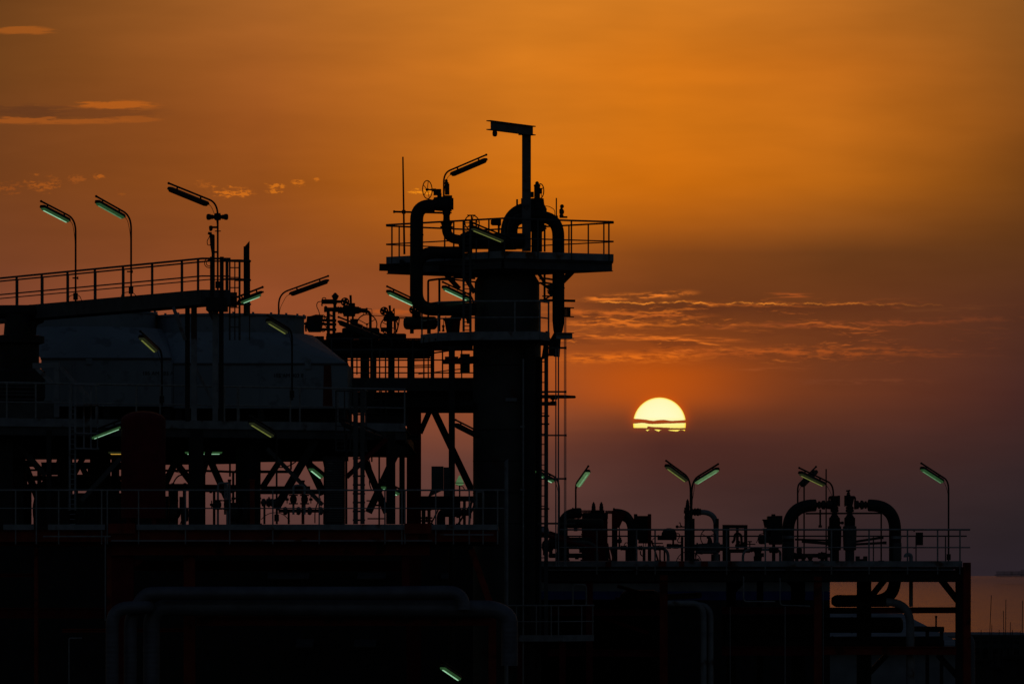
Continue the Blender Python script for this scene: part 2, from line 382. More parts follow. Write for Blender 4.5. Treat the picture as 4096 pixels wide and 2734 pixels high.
def obj(name, mb, m, parent=None):
    me = bpy.data.meshes.new(name)
    off = parent['_o'] if parent is not None else None
    vs = mb.v
    org = Vector(off) if off is not None else None
    if org is None:
        xs = [v[0] for v in vs]; ys = [v[1] for v in vs]; zs = [v[2] for v in vs]
        org = Vector(((min(xs)+max(xs))/2, (min(ys)+max(ys))/2, min(zs)))
    me.from_pydata([(v[0]-org.x, v[1]-org.y, v[2]-org.z) for v in vs], [], mb.f)
    me.polygons.foreach_set('use_smooth', mb.sm)
    me.update(); me.materials.append(m)
    if any(mb.sm): me.set_sharp_from_angle(angle=R(38))
    o = bpy.data.objects.new(name, me); COL.objects.link(o)
    if parent is None: o.location = org
    else: o.parent = parent
    o['_o'] = tuple(org)
    return o
def tag(o, label, cat, group=None):
    o['label'] = label; o['category'] = cat
    if group: o['group'] = group
    return o
def thing(name, loc, label, cat, group=None):
    o = bpy.data.objects.new(name, None); COL.objects.link(o); o.empty_display_size = .2
    o.location = loc; o['_o'] = tuple(loc)
    return tag(o, label, cat, group)
def single(name, mb, m, label, cat, group=None): return tag(obj(name, mb, m), label, cat, group)
def kind(o, k): o['kind'] = k; return o

# ------------------------------------------------------------------ builders used again and again
def at_px(path, sx):
    """the point of a polyline that projects to photo column sx"""
    f = lambda p: p.x/p.y*FPX + 2048.0
    for a, b in zip(path, path[1:]):
        fa, fb = f(a), f(b)
        if min(fa, fb) - 1e-6 <= sx <= max(fa, fb) + 1e-6 and fa != fb:
            t = (sx-fa)/(fb-fa); return a + (b-a)*t
    return path[0] if abs(f(path[0])-sx) < abs(f(path[-1])-sx) else path[-1]
def railing(root, path, posts, h=1.1, r=.022, mids=(.5,), m=None, flat=False, toe=None, lead=0.0, low=0.0):
    """guard rail on the deck edge 'path'; posts = photo columns; parts of root"""
    m = m or STEEL
    off = lambda q: [p + ZUP*q for p in path]
    obj('handrail', MB().tube(off(h), r*1.15, 8), m, root)
    for q in mids: obj('mid_rail', MB().tube(off(h*q), r*.8, 8), m, root)
    for sx in posts:
        p = at_px(path, sx)
        b = MB()
        if flat: b.bar(p - ZUP*low, p + ZUP*h, .07, .03, side=(1,0,0))
        else: b.tube([p - ZUP*low, p + ZUP*h], r, 8)
        obj('post', b, m, root)
    if toe:
        b = MB()
        for a, c in zip(path, path[1:]): b.bar(a + ZUP*toe/2, c + ZUP*toe/2, .012, toe)
        obj('toe_plate', b, GREY, root)
def handwheel(root, c, n, Rr, spokes=4, r=.016, name='handwheel', m=None):
    b = MB().torus(c, n, Rr, r)
    s, u = frame(Vector(n))
    for k in range(spokes):
        a = 2*math.pi*k/spokes + .5
        b.tube([c, Vector(c) + (s*math.cos(a) + u*math.sin(a))*Rr], r*.7, 6)
    b.lathe(Vector(c)-Vector(n).normalized()*.05, n, [(0,.035),(.1,.035)], 8)
    return obj(name, b, m or BLACK, root)
def flanged(b, a, c, r, n=16, k=1.45, t=.05, ends=(1, 1)):
    """straight spool from a to c with flanges"""
    a, c = Vector(a), Vector(c); d = (c-a).normalized(); L = (c-a).length
    b.lathe(a, d, [(0, r), (L, r)], n)
    if ends[0]: b.lathe(a, d, [(-.002, r*k), (t, r*k)], n)
    if ends[1]: b.lathe(a + d*(L-t), d, [(0, r*k), (t+.002, r*k)], n)
    return b
GREEN = glow('lit_fluorescent_tube', (.34,.68,.41), 1.0)
GSOFT = glow('lit_green_diffuser', (.018,.055,.018), 1.0)
DULL = glow('dull_green_tube', (.095,.21,.10), 1.0)
GMID = glow('pale_green_diffuser', (.075,.15,.06), 1.0)
PALE = glow('pale_green_tube', (.15,.30,.15), 1.0)
YEL = glow('dim_yellow_green_tube', (.15,.17,.04), 1.0)
YSOFT = glow('dim_diffuser', (.012,.014,.005), 1.0)
OFFG = mat('unlit_diffuser', (.06,.06,.055), .4)
AMBER = glow('amber_tube', (.75,.42,.06), .9)
LIT = {'green': (GREEN, GSOFT), 'pale': (PALE, GMID), 'dull': (DULL, GSOFT), 'yellow': (YEL, YSOFT), 'off': (OFFG, OFFG), 'amber': (AMBER, YSOFT)}
LAMPG = 'fluorescent lamps on bent poles'
def lamp_head(root, a, b, lit, w=.20, hang=.13, tubeR=.022, arm_from=None, post=None, roll=0.0, arm=True):
    """linear fitting with axis a -> b hung under the bent end of its pole"""
    d = (b-a).normalized(); s, u = frame(d); L = (b-a).length
    if roll:
        q = Matrix.Rotation(roll, 3, d); s, u = q @ s, q @ u
    P = lambda t, x, y: a + d*t + s*x + u*y
    h = MB(); pr = [(-.5,-.035),(-.44,.02),(-.3,.055),(.3,.055),(.44,.02),(.5,-.035)]
    secs = [(0,.62),(.05,.95),(.10,1.0),(L-.10,1.0),(L-.05,.95),(L,.62)]
    n = len(pr); vs = [P(t, x*w*k, y*k) for t, k in secs for x, y in pr]; fs = []
    for i in range(len(secs)-1):
        for j in range(n): fs.append((i*n+j, i*n+(j+1) % n, (i+1)*n+(j+1) % n, (i+1)*n+j))
    fs += [tuple(range(n-1,-1,-1)), tuple(range((len(secs)-1)*n, len(secs)*n))]
    h.add(vs, fs)
    for t in (0.0, L): h.lathe(P(t,0,-.005) - d*.035, d, [(0,.018),(.07,.03)], 8)
    hd = obj('lamp_head', h, HOUSE, root)
    f = MB(); pr2 = [(-.44,-.03),(.44,-.03),(.40,-.07),(.22,-.095),(-.22,-.095),(-.40,-.07)]; n2 = len(pr2)
    e = .07
    vs = [P(t, x*w*k, y*(.6+.4*k)) for t, k in [(e,.8),(e+.04,1),(L-e-.04,1),(L-e,.8)] for x, y in pr2]; fs = []
    for i in range(3):
        for j in range(n2): fs.append((i*n2+j, i*n2+(j+1) % n2, (i+1)*n2+(j+1) % n2, (i+1)*n2+j))
    fs += [tuple(range(n2-1,-1,-1)), tuple(range(3*n2, 4*n2))]
    f.add(vs, fs); obj('diffuser', f, LIT[lit][1], hd)
    if lit != 'off':
        g = MB().tube([P(e+.06,0,-.088), P(L-e-.06,0,-.088)], tubeR*1.15, 8); obj('tube', g, LIT[lit][0], hd)
    c = MB()
    for t in (L*.2, L*.8): c.tube([P(t,0,.03), P(t,0,hang)], .025, 6)
    obj('clamp', c, HOUSE, hd)
    return hd
def lamp(V, Y, px, base_y, a, b, toward, lit, label, L=1.42, hang=.13, rad=.38, Ybase=None, roll=0.0, r=.028, box=True, gland=True):
    """pole at column px up to a bend, then an arm along the head a -> b (pixels of view V)"""
    ax, bx = V(a[0], a[1], Y), V(b[0], b[1], Y)
    dx, dz = bx.x-ax.x, bx.z-ax.z
    dy = math.sqrt(max(0.0, L*L - dx*dx - dz*dz))*(-1 if toward > 0 else 1)
    if toward == 0: dy = 0.0
    Px = V(px, base_y, Y)
    t0 = (ax.x - Px.x)/dx if abs(dx) > 1e-4 else .1
    Ya = Y + dy*t0
    a3 = V(a[0], a[1], Ya); b3 = V(b[0], b[1], Ya + dy)
    d = (b3-a3).normalized(); s, u = frame(d); 
    base = V(px, base_y, Y)
    root = thing('lamp_post', base, label, 'lamp', LAMPG)
    A = a3 + u*hang; B = b3 + u*hang
    # where the arm line meets the pole
    k = (base.x - A.x)/d.x if abs(d.x) > 1e-3 else -.2
    k = min(k, -.12)
    corner = A + d*k
    pts = [Vector((corner.x, corner.y, base.z)), corner, B + d*.04]
    obj('pole', MB().tube(fillet(pts, rad, 9), r, 10).ball(B + d*.05, r*1.35, 8), BLACK, root)
    lamp_head(root, a3, b3, lit, hang=hang, roll=roll)
    if gland:
        e = corner - ZUP*rad*1.3
        obj('cable', MB().tube(fillet([a3 - d*.03 - u*.01, a3 - d*.16 - u*.02, e - d*(-.0) + d*.05, e - ZUP*.25 + d*.03], .12, 4), .008, 5), RUBBER, root)
    if box:
        q = Vector((corner.x, corner.y-.03, base.z+.18)); obj('junction_box', MB().box(q, .13, .12, .2), BLACK, root)
    return root

# ------------------------------------------------------------------ setting
def sky_material(name):
    """cloud whose own glow copies the colour of the sky round it"""
    m = bpy.data.materials.new(name); m.use_nodes = True; T = NT(m.node_tree); N = m.node_tree.nodes
    for nd in list(N): N.remove(nd)
    out = T.n('ShaderNodeOutputMaterial'); em = T.n('ShaderNodeEmission'); ge = T.n('ShaderNodeNewGeometry')
    sb = T.n('ShaderNodeVectorMath', operation='SUBTRACT'); sb.inputs[1].default_value = (0, 0, HCAM)
    nm = T.n('ShaderNodeVectorMath', operation='NORMALIZE'); gr = T.n('ShaderNodeGroup'); gr.node_tree = SKYG
    L = m.node_tree.links
    L.new(ge.outputs['Position'], sb.inputs[0]); L.new(sb.outputs[0], nm.inputs[0]); L.new(nm.outputs[0], gr.inputs[0])
    L.new(gr.outputs[0], em.inputs[0]); L.new(em.outputs[0], out.inputs[0])  # sky light on the cloud is put in as emission
    m.cycles.emission_sampling = 'NONE'
    return m
CLOUD = sky_material('low_cloud')

# sea
m = bpy.data.materials.new('sea_water'); m.use_nodes = True; T = NT(m.node_tree); b = m.node_tree.nodes['Principled BSDF']
b.inputs['Base Color'].default_value = (.09,.12,.20,1); b.inputs['Roughness'].default_value = .13; b.inputs['IOR'].default_value = 1.33
tcn = T.n('ShaderNodeTexCoord'); mp = T.n('ShaderNodeMapping'); mp.inputs['Scale'].default_value = (.12,.05,1)
m.node_tree.links.new(tcn.outputs['Object'], mp.inputs[0])
n1 = T.n('ShaderNodeTexNoise'); n1.inputs['Scale'].default_value = 1.0; n1.inputs['Detail'].default_value = 5
m.node_tree.links.new(mp.outputs[0], n1.inputs['Vector'])
gp = T.n('ShaderNodeNewGeometry'); sy = T.n('ShaderNodeSeparateXYZ'); m.node_tree.links.new(gp.outputs['Position'], sy.inputs[0])
lg = T.m('LOGARITHM', sy.outputs[1], 10.0)       # choppy near the shore, calm far out
T.put(b.inputs['Roughness'], T.m('ADD', T.mr(lg, 3.05, 4.1, .115, .06, 'LINEAR'), T.mr(n1.outputs[0], .3, .7, -.012, .012)))
kind(obj('sea', MB().add([(-30000,900,-.6),(30000,900,-.6),(30000,160000,-.6),(-30000,160000,-.6)], [(0,1,2,3)]), m), 'structure')
# ground: one sheet with the shore cut ragged
sh = [(-3000+ i*60, 985 + 30*math.sin(i*.37) + random.uniform(-14, 14), 0) for i in range(101)]
kind(obj('ground', MB().prism([(-3000,-60,0)] + [(3000,-60,0)] + [Vector(p) for p in sh[::-1]], (0,0,-2)), EARTH), 'structure')

# sun, 40 km off, and the bank of low cloud it is sinking into
m = bpy.data.materials.new('sun_surface'); m.use_nodes = True; T = NT(m.node_tree); N = m.node_tree.nodes
for nd in list(N): N.remove(nd)
out = T.n('ShaderNodeOutputMaterial'); em = T.n('ShaderNodeEmission'); lw = T.n('ShaderNodeLayerWeight'); lw.inputs[0].default_value = .5
m.node_tree.links.new(T.ramp(lw.outputs['Facing'], [(0,(1.0,.97,.56,1)),(.62,(1.0,.94,.44,1)),(.84,(1.0,.76,.10,1)),(.97,(1.0,.52,.008,1)),(1,(.95,.35,.0,1))]), em.inputs[0])
em.inputs[1].default_value = 1.0; m.node_tree.links.new(em.outputs[0], out.inputs[0])
# the lower limb is reddened by more air
tcn = T.n('ShaderNodeTexCoord'); sz = T.n('ShaderNodeSeparateXYZ'); m.node_tree.links.new(tcn.outputs['Generated'], sz.inputs[0])
prev = em.inputs[0].links[0].from_socket
T.put(em.inputs[0], T.mix(1.0, prev, T.ramp(sz.outputs[2], [(.36,(1,.80,.22,1)),(.47,(1,.93,.5,1)),(.62,(1,1,1,1))]), 'MULTIPLY'))
m.cycles.emission_sampling = 'NONE'
SD = 40000.0; c = Vector(((2638-2048)/FPX*SD, SD, HCAM + (HORY-1694)/FPX*SD)); rr = 105.5/FPX*SD
b = MB(); nu, nv = 96, 48
vs = []; 
for j in range(nv+1):
    for i in range(nu):
        a, e = 2*math.pi*i/nu, math.pi*j/nv
        vs.append(c + Vector((math.sin(e)*math.cos(a), math.cos(e), math.sin(e)*math.sin(a)))*rr)
b.add(vs, [(j*nu+i, (j+1)*nu+i, (j+1)*nu+(i+1) % nu, j*nu+(i+1) % nu) for j in range(nv) for i in range(nu)], True)
single('sun', b, m, 'yellow sun disc half sunk behind a low bank of dark cloud', 'sun')

def cloud_sheet(name, xs, top, bot, Y, thick):
    """long ragged bar of cloud with real thickness; xs, top, bot in photo pixels"""
    n = len(xs); P = lambda x, y, Yq: Vector(((x-2048)/FPX*Yq, Yq, HCAM + (HORY-y)/FPX*Yq))
    vs = [P(x, t, Y) for x, t in zip(xs, top)] + [P(x, q, Y) for x, q in zip(xs, bot)]
    vs += [p + Vector((0, thick, 0)) for p in vs]
    fs = []
    for i in range(n-1):
        fs += [(i, i+1, n+i+1, n+i), (2*n+i, 3*n+i, 3*n+i+1, 2*n+i+1), (i, 2*n+i, 2*n+i+1, i+1), (n+i, n+i+1, 3*n+i+1, 3*n+i)]
    fs += [(0, n, 3*n, 2*n), (n-1, 3*n-1, 4*n-1, 2*n-1)]
    return kind(obj(name, MB().add(vs, fs), CLOUD), 'structure')
def vsun(x, y): return 2450 + x*.16177, 1540 + y*.16177
def ragged(pts, step, amp):
    xs, ys = [], []
    for (x0, y0), (x1, y1) in zip(pts, pts[1:]):
        k = max(1, int(abs(x1-x0)/step))
        for i in range(k):
            q = i/k; xs.append(x0+(x1-x0)*q); ys.append(y0+(y1-y0)*q + random.uniform(-amp, amp))
    xs.append(pts[-1][0]); ys.append(pts[-1][1]); return xs, ys
bank = [vsun(*p) for p in [(300,1060),(520,1062),(640,1098),(720,1090),(800,1095),(870,1130),(930,1080),(960,1092),(985,1065),(1020,1085),(1100,1125),(1140,1140),(1180,1112),(1280,1100),(1360,1102),(1420,1120),(1500,1135),(1545,1140),(1600,1140),(1690,1095),(1740,1110),(1790,1132),(1900,1110),(2000,1120)]]
bank = [(2290,1738),(2360,1728),(2430,1722)] + bank + [(2830,1722),(2950,1726),(3060,1738)]
xs, ys = ragged(bank, 2.5, .9)
bot = [min(1738 + 32*math.sin(math.pi*i/len(xs))*2, 1800) + 2 for i in range(len(xs))]
cloud_sheet('cloud_bank', xs, [min(y, q-1) for y, q in zip(ys, bot)], bot, 30000, 900)
def bar(pts, name='cloud_streak'):
    up = [vsun(x, a) for x, a, q in pts]; lo = [vsun(x, q) for x, a, q in pts]
    xs, t = ragged(up, 2.5, .35); _, q = ragged(lo, 2.5, .35)
    cloud_sheet(name, xs, t, [max(u_+.15, v_) for u_, v_ in zip(t, q)], 31000, 300)
bar([(420,818,905),(520,824,912),(640,832,905),(740,838,892),(840,850,898),(920,868,915),(1020,878,922),(1100,862,918),(1180,855,915),(1290,852,912),(1400,872,905),(1500,878,905),(1650,868,900),(1810,856,896),(1930,850,885)])
bar([(430,1050,1066),(560,1052,1074),(700,1052,1074),(860,1054,1066),(1000,1048,1054),(1150,1050,1056),(1250,1058,1070),(1350,1062,1078),(1480,1054,1064),(1600,1058,1064),(1750,1054,1062),(1900,1052,1062)])
bar([(880,1012,1015),(1000,1030,1034),(1150,1034,1040),(1300,1044,1050),(1420,1046,1050)])

# ship on the horizon, hull made see-through in place of haze
s = vR(1110, 205, 9000); k = 9000/FPX
r = thing('cargo_ship', vR(1100, 212, 9000), 'long low cargo ship, a faint smudge on the sea horizon at the right edge', 'ship')
HAZY = mat('haze_faded_hull', (.5,.4,.42), .9, spec=0)
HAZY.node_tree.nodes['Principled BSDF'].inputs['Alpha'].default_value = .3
a, e = vR(955, 212, 9000), vR(1420, 212, 9000)
obj('hull', MB().prism([a, e, e + ZUP*(44*.315*k), a + ZUP*(36*.315*k) + Vector((-5,0,0))], (0,60,0)), HAZY, r)
p = vR(1330, 172, 9000); obj('bridge', MB().box(p + ZUP*2, 26, 30, 10), HAZY, r)
for x in (1010, 1100, 1190): p = vR(x, 172, 9000); obj('hatch_cover', MB().box(p + ZUP*1.5, 24, 30, 6), HAZY, r)

# ------------------------------------------------------------------ far right: jetty sheds, pipe rack, poles
r = thing('jetty_shed', vI(1780, 1310, 520), 'long low shed with a blue grey roof by the shore, far right', 'shed')
Y0 = 520; z0 = vI(0,1250,Y0).z; z1 = vI(0,1226,Y0+30).z
x0, x1 = vI(1440,0,Y0).x, vI(2120,0,Y0).x
obj('roof', MB().prism([Vector((x0,Y0,z0)), Vector((x0,Y0+30,z1)), Vector((x0,Y0+30,z1-.2)), Vector((x0,Y0,z0-.25))], (x1-x0,0,0)), CORR, r)
for i in range(9):
    x = x0 + (x1-x0)*(i+.5)/9; obj('post', MB().bar((x,Y0+1,0),(x,Y0+1,z0-.2),.28), BLACK, r)
obj('eaves_beam', MB().bar((x0,Y0+.6,z0-.55),(x1,Y0+.6,z0-.55),.4,.45), BLACK, r)
r = thing('pipe_rack', vI(1780, 1340, 500), 'low black pipe rack in front of the jetty shed, with daylight through it', 'pipe rack')
for y, w in [(1262,.26),(1273,.2),(1282,.30),(1301,.1),(1330,.5),(1322,.2)]:
    obj('pipe', MB().tube([vI(1600,y,500), vI(2100,y+1,500)], w*1.0, 8), BLACK, r)
for x in [1648,1662,1684,1692,1722,1745,1790,1815,1838,1880,1902,1925,1940,1962]:
    q = vI(x,1258,500); obj('leg', MB().bar((q.x,500,0),(q.x,500,q.z),.18 + .3*((x*7) % 3)/2), BLACK, r)
for x, d in [(1684,18),(1732,-14),(1870,22),(1928,-18)]:
    obj('brace', MB().bar(vI(x,1318,500), vI(x+d,1290,500), .15), BLACK, r)
obj('low_wall', MB().prism([vI(1590,1332,503), vI(2120,1330,503), Vector((vI(2120,0,503).x,503,0)), Vector((vI(1590,0,503).x,503,0))], (0,1,0)), BLACK, r)
for x0, xt, yt, w, lab in [(1740,1751,985,4.5,'tallest pole, slightly leaning, first tall one right of the corner column'),(1752,1755,1176,4,'short pole right beside the leaning pole'),
        (1834,1830,1086,4.5,'middle sized pole of the close pair left of the tall upright pole'),(1845,1847,1014,4.5,'tall upright pole of the close pair on the jetty'),
        (1876,1877,1160,4,'short pole right of the close pair on the jetty'),(1891,1890,1210,4,'stub of a pole above the shed roof, far right'),
        (1684,1684,1212,4,'short stub nearest the corner column on the jetty'),(1803,1803,1211,4,'short stub between the leaning pole and the close pair'),
        (1942,1942,1218,4,'short stub at the right edge of the picture on the jetty'),(1954,1956,1020,4.5,'tall pole at the right edge of the picture on the jetty')]:
    b = MB().tube([vI(x0,1262,495), vI(xt,yt,495)], vI.L(w,495)/2, 8); q = vI(x0,1262,495); b.lathe((q.x,495,0), ZUP, [(0,.16),(q.z,.10)], 8)
    single('jetty_pole', b, BLACK, lab, 'pole', 'poles standing on the jetty')
# dark clutter on the ground behind
for i, (x, y, w, h, lab) in enumerate([(1690,1420,80,60,'dark low hut on the ground left of the pipe rack end'),(1800,1470,60,70,'small dark kiosk in the yard under the jetty poles'),(1900,1400,110,90,'dark wide hut at the right edge below the pipe rack')]):
    Y = 420-20*i; a = vI(x,y,Y); r = thing('yard_hut', Vector((a.x,Y,0)), lab, 'hut')
    ww = vI.L(w,Y); obj('wall', MB().box((a.x,Y,a.z/2), ww, 4, a.z), MATTE, r)
    obj('roof', MB().box((a.x,Y,a.z+.09), ww+.5, 4.6, .16), EARTH, r)
    obj('door', MB().box((a.x+.4,Y-2.03,1.1), 1.1, .06, 2.2), MATTE, r)

# shed with a corrugated roof behind the right hand deck
Y0 = 262.0
r = thing('corrugated_shed', vI(700,1560,Y0), 'shed with blue grey corrugated roof seen through the right frame', 'shed')
za, zb = vI(0,1312,Y0).z, vI(0,1104,Y0+22).z
xl, xr = vI(-1100,0,Y0).x, vI(1575,0,Y0).x
zb2 = vI(0,1120,Y0+22).z
P0, P1 = Vector((xl,Y0-.4,za)), Vector((xr,Y0-.4,za))
Q1, Q0 = vI(1165,1104,Y0+22), Vector((xl,Y0+22,vI(0,1104,Y0+22).z))
obj('roof', MB().prism([P0,P1,Q1,Q0], (0,0,-.12)), mat('blue_grey_sheet', (.24,.31,.38), .95, 0, nscale=1, wave=(7.0,'X'), spec=0), r)
E2 = Vector((xr, Y0+44, za)); obj('hip', MB().prism([P1,E2,Q1], (0,0,-.12)), CORR, r)
obj('wall', MB().prism([Vector((xl+.4,Y0,0)), Vector((xr-.4,Y0,0)), Vector((xr-.4,Y0,za-.1)), Vector((xl+.4,Y0,za-.1))], (0,.25,0)), CORR, r)
obj('end_wall', MB().prism([Vector((xr-.4,Y0+.26,0)), Vector((xr-.4,Y0+43,0)), Vector((xr-.4,Y0+43,za-.1)), Vector((xr-.4,Y0+.26,za-.1))], (-.25,0,0)), CORR, r)
for i in range(12):
    x = xl + 1.6 + i*(xr-xl-3)/11; obj('window', MB().box((x,Y0-.04,za-3.2), 1.3, .08, 1.0), BLACK, r)
obj('gutter', MB().bar((xl,Y0-.55,za-.14),(xr,Y0-.55,za-.14),.16), BLACK, r)
q = vI(1387,1176,Y0+20); single('vent_stack', MB().tube([q - ZUP*1.6, vI(1388,1130,Y0+20)], .045, 8).lathe(vI(1388,1132,Y0+20), ZUP, [(0,.06),(.1,.06)], 8), BLACK, 'thin vent stub sticking up from the corrugated shed roof', 'vent')

# the long dark building behind the lower deck
Y0 = 196.0
xl, xr = vP(-60,0,Y0).x, vP(1240,0,Y0).x; zt = vP(0,1226,Y0).z
r = thing('process_building', Vector(((xl+xr)/2,Y0,0)), 'long dark building with corrugated walls behind the lower deck', 'building')
obj('wall', MB().prism([(xl,Y0,0),(xr,Y0,0),(xr,Y0,zt),(xl,Y0,zt)], (0,14,0)), mat('dark_sheeting', (.035,.035,.04), .7, nscale=1.5, wave=(8.0,'X')), r)
obj('roof', MB().prism([(xl-.3,Y0-.4,zt+.003),(xl-.3,Y0+14.4,zt+.003),(xl-.3,Y0+14.4,zt+.12),(xl-.3,Y0+7,zt+.35),(xl-.3,Y0-.4,zt+.12)], (xr-xl+.6,0,0)), CORR, r)
for x, y, w, h in [(663,1318,95,12),(853,1318,65,12),(1022,1318,20,10),(700,1472,40,16),(838,1472,50,14)]:
    q = vP(x,y,Y0-.1); ww = vP.L(w,Y0); hh = vP.L(h,Y0)
    a = obj('awning', MB().prism([(q.x-ww/2,Y0-.02,q.z+hh/2),(q.x-ww/2,Y0-.9,q.z-hh/2),(q.x-ww/2,Y0-.9,q.z-hh/2-.05),(q.x-ww/2,Y0-.02,q.z+hh/2-.05)], (ww,0,0)), DGREY, r)

# ------------------------------------------------------------------ left: catwalk, coolers, platforms
vS = View(0, 0, 1.0)
def line_z(sx0, Y0, sx1, Y1, z, xs):
    """points of a level edge whose depth runs linearly from Y0 to Y1 between two photo columns"""
    out = []
    for sx in xs:
        Y = Y0 + (Y1-Y0)*(sx-sx0)/(sx1-sx0); out.append(Vector(((sx-2048)/FPX*Y, Y, z)))
    return out
ax = lambda x: vA.k*x
bx_ = lambda x: 1024 + vB.k*x
fx = lambda x: 900 + vF.k*x
gx = lambda x: 1500 + vG.k*x
cx = lambda x: 1500 + vC.k*x
dx_ = lambda x: 1500 + vD.k*x
hx = lambda x: 2100 + vH.k*x
ix = lambda x: 2900 + vI.k*x
jx = lambda x: vJ.k*x
kx = lambda x: 1024 + vK.k*x

# upper catwalk over the coolers
zc = 20.04
fr = line_z(0, 173, 820, 162, zc, [-60, ax(1855)]) + line_z(ax(1855), 161.9, ax(2115), 162.3, zc, [ax(2115)])
bk = [p + Vector((.12, 1.35, 0)) for p in fr]
r = thing('upper_catwalk', fr[1] + Vector((0,.7,0)), 'long grey catwalk with double handrails rising above the coolers, upper left', 'catwalk')
obj('deck', MB().prism([fr[0], fr[1], fr[2], bk[2], bk[1], bk[0]], (0,0,-.05)), BLACK, r)
for pth in (fr, bk):
    b = MB()
    for a, c in zip(pth, pth[1:]): b.bar(a - ZUP*.10, c - ZUP*.10, .05, .42)
    obj('stringer', b, DGREY, r)
railing(r, fr, [ax(x) for x in (170,410,652,905,1160,1420,1680,1820,2085)], h=1.0, r=.026, mids=(.5,), flat=True, m=DGREY)
railing(r, bk, [ax(x) for x in (178,420,660,915,1170,1428,1690,1828,2075)], h=1.0, r=.02, mids=(.47,), m=DGREY)
for x, w, m_ in [(1720,.13,BLACK),(1777,.16,GREY),(1968,.16,GREY),(2022,.13,BLACK)]:
    p = at_px(fr, ax(min(x,2100))) + Vector((0,.5,0)); obj('leg', MB().ibeam(Vector((p.x,p.y,16.43)), Vector((p.x,p.y,zc-.3)), w, w, .02, side=(1,0,0)), m_, r)
for (x0,y0),(x1,y1) in [((1590,1255),(1700,1560)),((1905,1255),(1985,1420))]:
    obj('brace', MB().bar(vA(x0,y0,163.3), vA(x1,y1,163.3), .10), GREY, r)
obj('brace', MB().bar(vE(1800,270,163.4), vE(1940,540,163.4), .08), GREY, r)
p = fr[1] + Vector((0,.4,0)); q = fr[2] + Vector((0,.4,0))
b = MB(); b.box((p+q)/2 - ZUP*.30, (q-p).length*.7, 1.2, .36); obj('landing_frame', b, BLACK, r)
for x in (1945, 2035):
    p = vA(x, 1240, 162.2); obj('post', MB().bar(p, vA(x, 795, 162.2), .11, .08, side=(1,0,0)), BLACK, r)

# caged ladder beyond the catwalk's end
Y = 163.5
r = thing('caged_ladder', vA(2200,1300,Y), 'caged ladder with pipe stub at the right end of the upper catwalk', 'ladder')
for x, w in [(2108,.05),(2155,.035),(2198,.06),(2290,.035)]:
    obj('rail', MB().bar(vA(x,822,Y+(.5 if x in (2155,2290) else 0)), vA(x,1560,Y+(.5 if x in (2155,2290) else 0)), w), DGREY, r)
for y in (895,985,1078,1168,1260,1350,1440): obj('rung', MB().tube([vA(2108,y,Y), vA(2198,y,Y)], .018, 6), DGREY, r)
for y in (835,1008,1230): obj('hoop', MB().tube(fillet([vA(2040,y-6,Y), vA(2198,y-8,Y), vA(2297,y,Y), vA(2292,y+3,Y+.7), vA(2150,y+2,Y+.7)], .05, 3), .03, 6), DGREY, r)
b = MB().tube([vA(2262,1330,Y+.1), vA(2262,700,Y+.1)], .085, 12); obj('pipe_stub', b, BLACK, r)
a = vA(2262,690,Y+.1); obj('cut_end', MB().prism([a+Vector((-.085,-.08,-.08)), a+Vector((.085,-.08,-.08)), a+Vector((.085,-.08,.12))], (0,.16,0)), BLACK, r)

# forced-draught coolers
def loft(c0, c1, cz, ring, b):
    n = len(ring); corners = [Vector((c1[0],c1[1],cz)), Vector((c0[0],c1[1],cz)), Vector((c0[0],c0[1],cz)), Vector((c1[0],c0[1],cz))]
    vs = corners + ring; q = n//4
    fs = []
    for k in range(4):
        for i in range(q): fs.append((k, 4+(k*q+i) % n, 4+(k*q+i+1) % n))
        fs.append((k, 4+((k+1)*q) % n, (k+1) % 4))
    b.add(vs, fs); return b
def text_mesh(s, size, origin):
    cu = bpy.data.curves.new('lettering', 'FONT'); cu.body = s; cu.size = size; cu.extrude = .004; cu.align_x = 'CENTER'; cu.resolution_u = 2
    o = bpy.data.objects.new('lettering', cu); COL.objects.link(o)
    me = o.to_mesh(); b = MB()
    b.add([Vector((v.co.x, -v.co.z, v.co.y)) + origin for v in me.vertices], [tuple(p.vertices) for p in me.polygons])
    o.to_mesh_clear(); bpy.data.objects.remove(o); bpy.data.curves.remove(cu); return b
